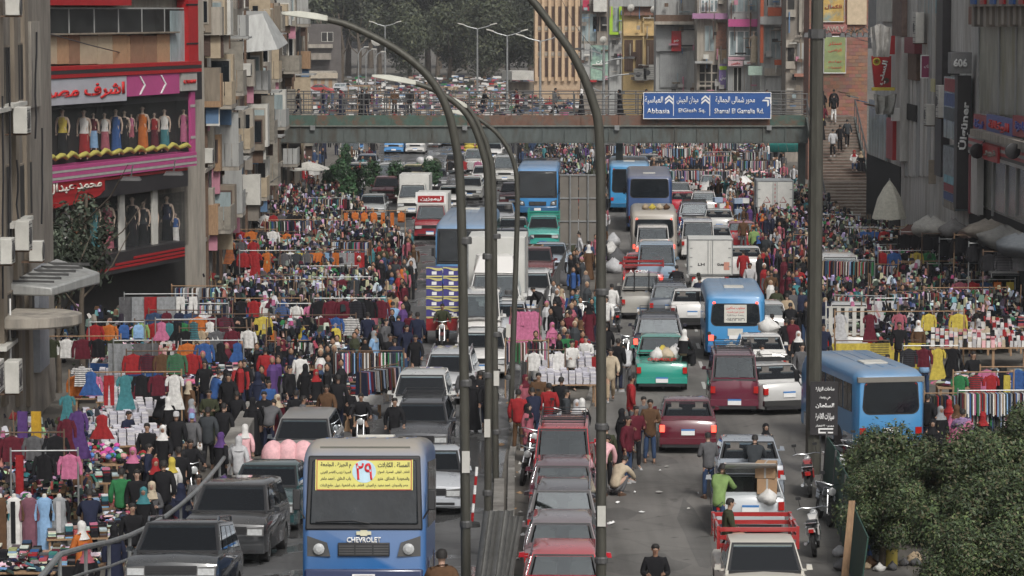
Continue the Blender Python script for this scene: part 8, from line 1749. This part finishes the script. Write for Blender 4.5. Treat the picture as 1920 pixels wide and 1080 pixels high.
# sacks by the divider and in the open lane
for i, (px, py, c, rr) in enumerate(((1065,470,'O',.6),(1058,505,'x',.55),(1055,525,'g',.5),(1102,492,'e',.6),(1112,478,'c',.5),(1098,470,'q',.4),(1150,450,'x',.5),(1145,470,'w',.55),(1158,485,'g',.6),(1150,500,'x',.5),(1090,500,'x',.5),(982,805,'w',.45),(1440,682,'w',.38),(1505,600,'w',.6),(1395,350,'w',.8),(1345,345,'w',.9),(1372,340,'x',.8),(1408,362,'w',.7),(1330,360,'w',.8),(1296,345,'e',.7),(1380,372,'c',.6),(1450,330,'w',.7),(1420,330,'P',.9))):
    p = G(px, py+12); bag(p.x, p.y, 0 if i not in (12,) else 1.3, rr, c, uniq(f'stuffed {CN[c]} sack', p.x, p.y), seed=i)
for i in range(22): X, Y_ = XA(1355, 178)+R.uniform(-1.2,1.3), 178+R.uniform(-1,1.5); MB().box(-.25,.25,-.2,.2,0,.3).build('carton', [R.choice([cartonm, white, white, mat('pale_blue_box', (.3,.38,.5), .7)])], None, (X, Y_, .02+.31*(i % 5)), R.uniform(0,.3), bevel=.01, label=uniq(R.choice(['white carton in the goods pile','pale carton in the goods pile']), X, Y_), cat='box', group='cartons piled in the road')
# litter
q = random.Random(4)
for i in range(70):
    px, py = q.uniform(940, 1340), q.uniform(700, 1075)
    if i > 45: px, py = q.uniform(945, 985), q.uniform(860, 1075)
    p = G(px, py)
    sz = q.uniform(.04,.14); m = MB(); m.add([(sz*cos(a)*q.uniform(.5,1.2), sz*sin(a)*q.uniform(.5,1.2), q.uniform(.0,.05)) for a in (0,1,2,3,4,5)]+[(0,0,q.uniform(.03,.09))], [(i_, (i_+1) % 6, 6) for i_ in range(6)]+[(5,4,3,2,1,0)])
    m.build('litter', [R.choice([letw, letw, dwhite, cartonm, greyband])], None, (p.x, p.y, .012 if py > 0 else 0), q.uniform(0,6), label=uniq(q.choice(['scrap of crumpled white paper on the asphalt','torn plastic scrap on the asphalt','flattened pale wrapper on the asphalt']), p.x, p.y), cat='litter', group='litter on the road')

# ---------------------------------------------------------------- people, traced: px, head-top y, pose, dress, top, bottom, head, turn in degrees
TR = '''1232 1033 hold m k d k 0|1332 816 hold m g u k 200|1352 884 reach m L u k 150|1440 792 stand w k k k 10|1418 828 reach m d d k 170|1221 757 hold m z u k 0|1193 768 hold m m k k 20|1178 790 stand m m u k 60|1185 712 stand m r g k 100|1208 747 hold m g n k 10
1168 765 stand w k k k 120|1146 657 walk m c e k 0|1176 660 bend m x g k 190|1138 608 walk2 m k n k 180|1148 533 stand m w u k 185|1137 560 walk m w k k 0|1160 640 stand m k n k 150|1138 800 stand m O k k 180|1128 838 bend m P d k 160|1030 722 stand m r u k 180|1003 735 reach m n u k 200|1052 712 walk m k n k 160
972 738 stand m r z k 170|1062 738 stand m d k k 100|1082 752 stand w k k x 10|1092 745 stand w k k w 200|985 700 stand w q k m 40|1010 705 hold m z n k 0|1035 600 hold w p p p 30|1064 622 hold m G w k 0|1050 575 bend m k n k 200|1020 548 bend m k k k 230|1100 630 hold m w n k 340|1090 600 stand w k k z 90|1075 565 stand m k n k 0|1105 570 stand w m k k 200|1072 640 hold m w k k 20|990 758 stand f q n k 60
1283 632 sit w k k w 150|1270 498 ride m k k k 180|1311 512 stand m w k k 180|1313 522 walk m n n k 180|1450 590 walk m k k k 175|1477 600 stand m k u k 180|1500 618 stand w k k w 0|1488 600 walk m m k k 0|1507 650 stand m g k k 10|1480 672 sit m x g k 180|1445 660 bend m w k k 200|1478 552 walk m e k k 180|1458 540 walk m O k k 180|1490 545 stand m g k w 10|1505 545 walk m n k k 180|1448 510 stand m z k k 0
871 690 stand m g n k 180|900 700 walk m k n k 180|915 712 walk2 m k k k 175|885 705 stand w k k k 170|778 628 walk m k k k 0|760 612 walk m n u k 30|730 632 stand m k e k 20|742 642 reach m n k k 200|722 600 stand m g n k 60|700 620 stand f l u s 60|782 590 stand m n u k 180|768 585 stand m m k k 150|735 572 reach m l k k 180|730 560 stand f o k o 180|735 545 stand m e n k 180
610 728 walk m z z k 0|552 738 stand m k k k 200|632 710 walk m k n k 190|517 738 stand w m k c 30|500 715 stand m b k k 30|480 700 stand w n k n 180|455 675 walk m k k k 0|425 705 walk m k n k 0|440 735 walk m k u k 180|395 700 reach m b k k 120|350 713 stand f z k c 140|330 702 stand w k k k 20|355 745 stand f M k s 90|354 778 walk m g k l 170|325 780 walk m k g x 180|388 735 hold m O O k 0|405 690 stand m x k k 40|470 745 stand w k k k 180|492 740 walk m k n k 0|290 752 bend m k k k 150|282 715 stand m k k k 20|255 708 stand m m k k 60
232 772 sit m n n k 60|415 760 walk m k u k 180|455 793 walk f P k w 180|500 768 bend m g n k 170|443 822 walk f x k x 180|408 815 walk w k k v 150|350 826 ride m k k k 20|285 862 stand w k k r 20|316 855 stand f w k y 200|366 895 sit m g k k 10|332 912 stand w n k n 200|262 915 stand w k k t 0|278 908 hold f g k c 0|250 890 stand m k k k 0|220 888 stand m G n k 190|160 930 reach m n n k 190|145 985 hold f o w w 220|152 1024 stand w k k q 200|92 832 reach m d k k 150|145 880 sit m z z k 20|300 800 walk w k k w 0|330 848 stand m k n k 200|385 770 walk m d k k 180|272 838 stand m n k k 90|243 842 hold w k k p 0|300 875 walk m k n k 180|310 950 walk f m k k 190|240 955 stand m k d k 20|205 985 stand w n k k 190|270 800 stand m k k k 0|420 690 walk w k k k 180|380 680 stand m k n k 0|310 740 stand f k k w 200
565 745 stand m g k k 100|590 690 stand w k k r 20|570 680 stand w k k k 180|540 690 stand m k n k 60|560 660 stand m w u k 200|520 650 stand w k k k 90|495 655 stand m r k k 190|660 650 stand w k k k 0|650 730 sit m k k k 0|675 740 ride m k k k 0|738 750 walk m k k k 10|688 590 stand m n k k 180|757 500 reach m G k k 200|668 435 stand f P k o 200|640 560 bend m k n k 90|745 605 bend m n k k 180
1640 470 stand m k c k 20|1655 480 stand m k k k 180|1617 490 stand m b k k 180|1600 470 stand m w k k 0|1500 500 walk m r k k 10|1460 440 walk w k k s 180|1380 405 stand m y g k 180|1395 410 stand m z g k 0|1415 425 stand m L k k 180|1395 470 stand m r n k 180|1408 495 stand m x n k 0|1433 468 stand m r b r 180|1735 535 stand m k k k 0|1755 520 stand m G k k 180|1795 660 stand m k k k 0|1830 665 stand m k k k 20|1738 655 reach m l u k 180|1668 665 sit m k n k 0|1685 690 stand f P k p 20
1770 760 stand w k k s 20|1800 755 stand w p k z 180|1786 745 stand w r k r 150|1790 800 bend f p k p 100|1812 770 phone m M x k 180|1850 770 stand w k k r 180|1755 790 stand w k k k 0|1745 740 stand m k n k 150|1870 700 stand m k k k 30|1690 610 stand m k k k 0|1726 600 stand w z k w 0|1560 655 stand m k k k 180|1547 610 stand m n k k 0|1640 560 stand m z k k 0|1575 555 stand m G k k 150'''
NT = 0
for line in TR.replace('\n', '|').split('|'):
    f = line.split()
    if len(f) < 8: continue
    px, yh = float(f[0]), float(f[1]); hh = {'bend':1.35,'reach':1.62,'sit':1.3,'squat':1.1,'ride':1.6}.get(f[2], 1.7)
    s = (yh-20)/(12.5-hh); Y = FPX/s; x = (px-960)/s
    z = ramp_z(x, Y)
    if z > .05: s = (yh-20)/(12.5-hh-z); Y = FPX/s; x = (px-960)/s; z = ramp_z(x, Y)
    zz = z; NT += 1
    if (px, yh) == (1283, 632): x, Y, zz = GP.location.x+.66, GP.location.y-1.9, .78
    if f[2] == 'sit' and (px, yh) != (1283, 632):
        MB().box(-.2,.2,-.18,.18,0,.42).build('stool', [R.choice([wood, cartonm])], None, (x, Y+.05, z), bevel=.015, label=uniq('low box seat under a seated trader', x, Y), cat='stool')
    cap = f[6] in 'xl' and f[3] == 'm'
    person(x, Y, radians(float(f[7])), f[2], f[3], f[4], f[5], f[6], 'coat' if (NT % 7 == 3 and f[2] in ('stand','walk')) else ('long' if NT % 3 == 0 else 'short'), z=zz, cap=cap)
    if f[2] == 'ride' and px != 1270: motorbike(x, Y, zz, radians(float(f[7])), 'k', uniq('motorcycle being ridden', x, Y), lean=0)
    if px == 1270: motorbike(x, Y, zz, pi, 'k', 'black motorcycle ridden away behind the red pickup', lean=0, land='the ridden black motorcycle')
# driver of the three-wheeler, man on the red bed, squatting man, man on the ramp
person(tx, ty+.35, 0, 'ride', 'm', 'O', 'k', 'k', z=0, label='man in olive jacket riding the red cargo three-wheeler')
person(WP.location.x-.62, WP.location.y+1.0, 1.7, 'sit', 'm', 'O', 'k', 'k', 'long', z=.95, label='man in dark olive parka sitting on the side of the red bed')
p = G(1152, 930); person(p.x, p.y, 2.4, 'squat', 'm', 'c', 'g', 'k', label='man in cream jacket squatting beside the tall bent pole')
p = D(828, 1043, 45.5); person(p.x, 45.5, pi, 'walk', 'm', (.09,.045,.035) if False else 'z', 'n', 'k', z=ramp_z(p.x, 46), label='man in brown jacket with white lettering walking up the ramp')
for i, (px, yh, c) in enumerate(((1425,880,'x'),(1430,800,'k'))): pass
# on the footbridge and the stair
for px, po, d_, c, b, hd, rot, row in ((559,'walk','m','k','n','k',90,1),(605,'walk2','m','n','u','k',95,1),(688,'stand','m','k','n','k',20,1),(680,'stand','w','k','k','k',0,2),(740,'hold','m','z','k','k',10,2.4),(768,'stand','m','k','k','k',190,2.4),(1162,'walk','w','k','k','k',-80,1.2),(1206,'reach','m','g','k','k',60,1.5),(1250,'bend','m','t','k','k',190,1.2),(1283,'bend','m','n','k','k',150,1.4),(1437,'stand','m','k','n','k',40,1.2),(905,'reach','m','k','n','k',80,2.2),(970,'walk','m','m','k','k',-90,2.0),(640,'walk','w','n','k','m',-90,2.2),(1040,'walk','m','g','k','k',90,1.8),(1090,'stand','w','k','k','w',-90,2.4)):
    x = XA(px, YB+row); person(x, YB+row, radians(rot), po, d_, c, b, hd, z=zt-.12, label=uniq(('man' if d_ == 'm' else 'woman')+f' in {CN[c]} {"crossing" if "walk" in po else "standing on"} the footbridge over px' .replace(' over px',''), x, YB) )
for dx, dy, po, d_, c, b, hd, rot in ((-.3,2,'walk','w','k','k','k',180),(.3,1,'walk','m','k','w','w',185),(.1,-.8,'stand','m','k','w','w',180),(-.7,-2,'walk','m','m','k','k',10),(.6,-4,'walk','m','d','k','k',180),(-.4,-5.2,'walk2','m','x','k','k',180),(.1,-4.6,'walk','m','k','k','k',175),(-.9,-3.2,'walk','w','k','k','y',0)):
    y = YB+dy; z = stair_z(y)-.05 if dy < 0 else zt-.12; x = STX+dx; person(x, y, radians(rot), po, d_, c, b, hd, z=z, label=uniq(('man' if d_ == 'm' else 'woman')+f' in {CN[c]} {"climbing" if rot > 90 else "coming down"} the stairway', x, y))
for dx, dy, d_, c, hd, l in ((.75,-6.5,'f','w','r','woman with a red scarf and white coat sitting on the steps'),(1.15,-6.6,'w','k','e','woman in black sitting at the stair railing')):
    y = YB+dy; person(STX+dx, y, 0, 'sit', d_, c, 'u', hd, z=stair_z(y)-.25, label=l)
# fill the lanes between stalls
OCC = [(o.location.x, o.location.y) for o in COL.objects if o.parent is None and o.get('category') in ('person','car','bus','truck','van','pickup truck','motorcycle','minibus')]
def clear(x, y, veh):
    for a, b in veh:
        if abs(x-a) < 1.25 and abs(y-b) < 2.8: return False
    return True
VEH = [(o.location.x, o.location.y) for o in COL.objects if o.parent is None and o.get('category') in ('car','bus','truck','van','pickup truck','minibus')]
PPL = [(o.location.x, o.location.y) for o in COL.objects if o.parent is None and o.get('category') == 'person']
def crowd(lo, hi, y0, y1, n, seed, bias=1.0):
    q = random.Random(seed); k = 0; tries = 0
    while k < n and tries < n*30:
        tries += 1; y = y0+(y1-y0)*q.random()**bias; a, b = interp(lo, y), interp(hi, y); x = q.uniform(a, b)
        if not clear(x, y, VEH) or any(hypot(x-c, y-d) < .6 for c, d in PPL): continue
        d_ = q.choice('mmmmmmwwwf'); top = q.choice('kkkkkkndddgOzmrbuxwte' if d_ == 'm' else 'kkkkknvmqzpr'); hd = 'k' if d_ == 'm' else q.choice('kkkwxcmqepbo')
        PPL.append((x, y)); k += 1
        person(x, y, q.choice([0,pi,pi,pi/2,-pi/2,0])+q.uniform(-.6,.6), q.choice(['stand','stand','walk','walk2','hold','reach','stand','bend' if d_ == 'm' else 'stand']), d_, top, q.choice('kknnudgez'), hd, q.choice(['short','short','long']), z=0, far=y > 135, plain=False)
budget = 300-NP
crowd([(a, b-3.4) for a, b in EL], EL, 98, 172, int(budget*.34), 1)
crowd(ER, [(a, b+4.2) for a, b in ER], 108, 176, int(budget*.34), 2)
crowd([(100,.6),(115,1.2),(148,3.1),(172,3.9)], [(100,2.7),(115,3.4),(148,4.6),(172,5.0)], 101, 170, int(budget*.13), 3)
crowd(FL, [(a, b-2) for a, b in EL], 92, 135, int(budget*.09), 5)
crowd([(95,12.5),(190,13)], [(95,19),(190,19)], 104, 160, 300-NP, 6)
# the rest of the crowd as one mass
def mass(zones, seed):
    q = random.Random(seed); mb = MB()
    for lo, hi, y0, y1, n in zones:
        for _ in range(n):
            y = q.uniform(y0, y1); x = q.uniform(interp(lo, y), interp(hi, y))
            if not clear(x, y, VEH) or any(hypot(x-c, y-d) < .5 for c, d in PPL): continue
            PPL.append((x, y)); t = C(q.choice('kkkkkknddgzmrbuxwtOvq')); b = C(q.choice('kkndug')); h = q.uniform(.92,1.04); s_ = q.uniform(.9,1.1); f = q.uniform(-.12,.12); w = q.random() < .35
            if w: mb.lathe([(.24,.05),(.19,.6),(.17,.95),(.19,1.3),(.1,1.48)], 7, 0, t, (x,y,0)); hc = C(q.choice('kkwxcmqep'))
            else:
                mb.tube([(x-.09,y+f,.0),(x-.09,y,.85*h)], [.06,.09], 5, 0, b); mb.tube([(x+.09,y-f,.0),(x+.09,y,.85*h)], [.06,.09], 5, 0, b); mb.tube([(x,y,.78*h),(x,y,1.1*h),(x,y,1.38*h),(x,y,1.48*h)], [(.17,.12),(.16,.12),(.2,.12),(.07,.07)], 7, 0, t); hc = (.02,.015,.012)
                for e in (-1, 1): mb.tube([(x+e*.2,y,1.38*h),(x+e*.25,y-f,1.1*h),(x+e*.22,y-.1-f,.88*h)], [.06,.05,.035], 5, 0, t)
            mb.sph((x, y, 1.6*h), (.085,.1,.12), 7, 5, 0, (.3,.18,.12)); mb.sph((x, y+.02, 1.63*h), (.095,.1,.11), 7, 5, 0, hc)
    mb.build('crowd', [gcol], None, label='mass of shoppers filling the lanes further up the street', cat='crowd', kind='stuff')
mass([([(a, b-6) for a, b in EL], EL, 92, 135, 130), ([(a, b-5) for a, b in EL], EL, 125, 196, 190), (ER, [(a, b+6) for a, b in ER], 112, 198, 330), ([(198,5.5),(290,8)], [(198,19),(290,24)], 198, 285, 260), ([(195,-18),(290,-28)], [(195,-9),(290,-13)], 198, 290, 130), ([(100,.6),(115,1.2),(148,3.1),(172,3.9),(196,4.2)], [(100,2.7),(115,3.4),(148,4.6),(172,5.0),(196,5.6)], 101, 196, 70), ([(300,-30),(420,-40)], [(300,16),(420,20)], 300, 420, 260), ([(152,3.4),(205,3.5),(212,1),(290,-.5)], [(152,5.0),(200,6.0),(290,8)], 152, 290, 120)], 9)
# shopping bags in hands
for i, (px, py) in enumerate(((886,790),(420,800),(375,848),(215,985),(178,1040),(978,808),(1108,652),(1218,560))):
    p = G(px, py+14); z_ = ramp_z(p.x, p.y); bag(p.x, p.y, .25+z_, .17, 'w', uniq('white plastic shopping bag', p.x, p.y), seed=i, name='shopping_bag', cat='bag')
# water tanks and rubbish by the ficus trees
for i, (px, py, c, l) in enumerate(((1632,1040,'b','dented blue and yellow drum among the dumped rubbish'),(1650,1050,'w','white bucket beside the dented drum'),(1668,1062,'y','yellow tin can under the thin ficus'))):
    p = G(px, py); MB().lathe([(.16,0),(.18,.02),(.18,.38),(.17,.4),(.02,.4)], 14).build('drum', [plas if False else mat('drum_paint', src='obj', rough=.45)], None, (p.x, p.y, 0), smooth=40, color=c, label=l, cat='drum')
for i in range(16):
    px, py = R.uniform(1560, 1720), R.uniform(1010, 1078); p = G(px, py); bag(p.x, p.y, 0, R.uniform(.08,.2), R.choice('xwgesz'), uniq('crumpled rubbish bag under the ficus trees', p.x, p.y), seed=i+50, name='rubbish_bag', cat='rubbish')
# overhead wires
for i, (a, b, l) in enumerate((((80,60,100),(520,100,170),'sagging black wire along the shop fronts'),((330,340,122),(525,330,165),'cluster wire over the clothes racks'),((1040,-30,260),(1125,100,240),'thin wire slanting down to the lamp mast'),((1580,60,210),(1760,50,150),'thin wire strung between lamp brackets'))):
    P0, P1 = D(*a), D(*b); cable([P0.lerp(P1, t/8)-Vector((0,0,sin(pi*t/8)*.8)) for t in range(9)], .02, l)
resolve(); bpy.data.scenes.remove(TS)
print('PEOPLE', NP, 'GARMENTS', NG, 'RACKS', RK[0])
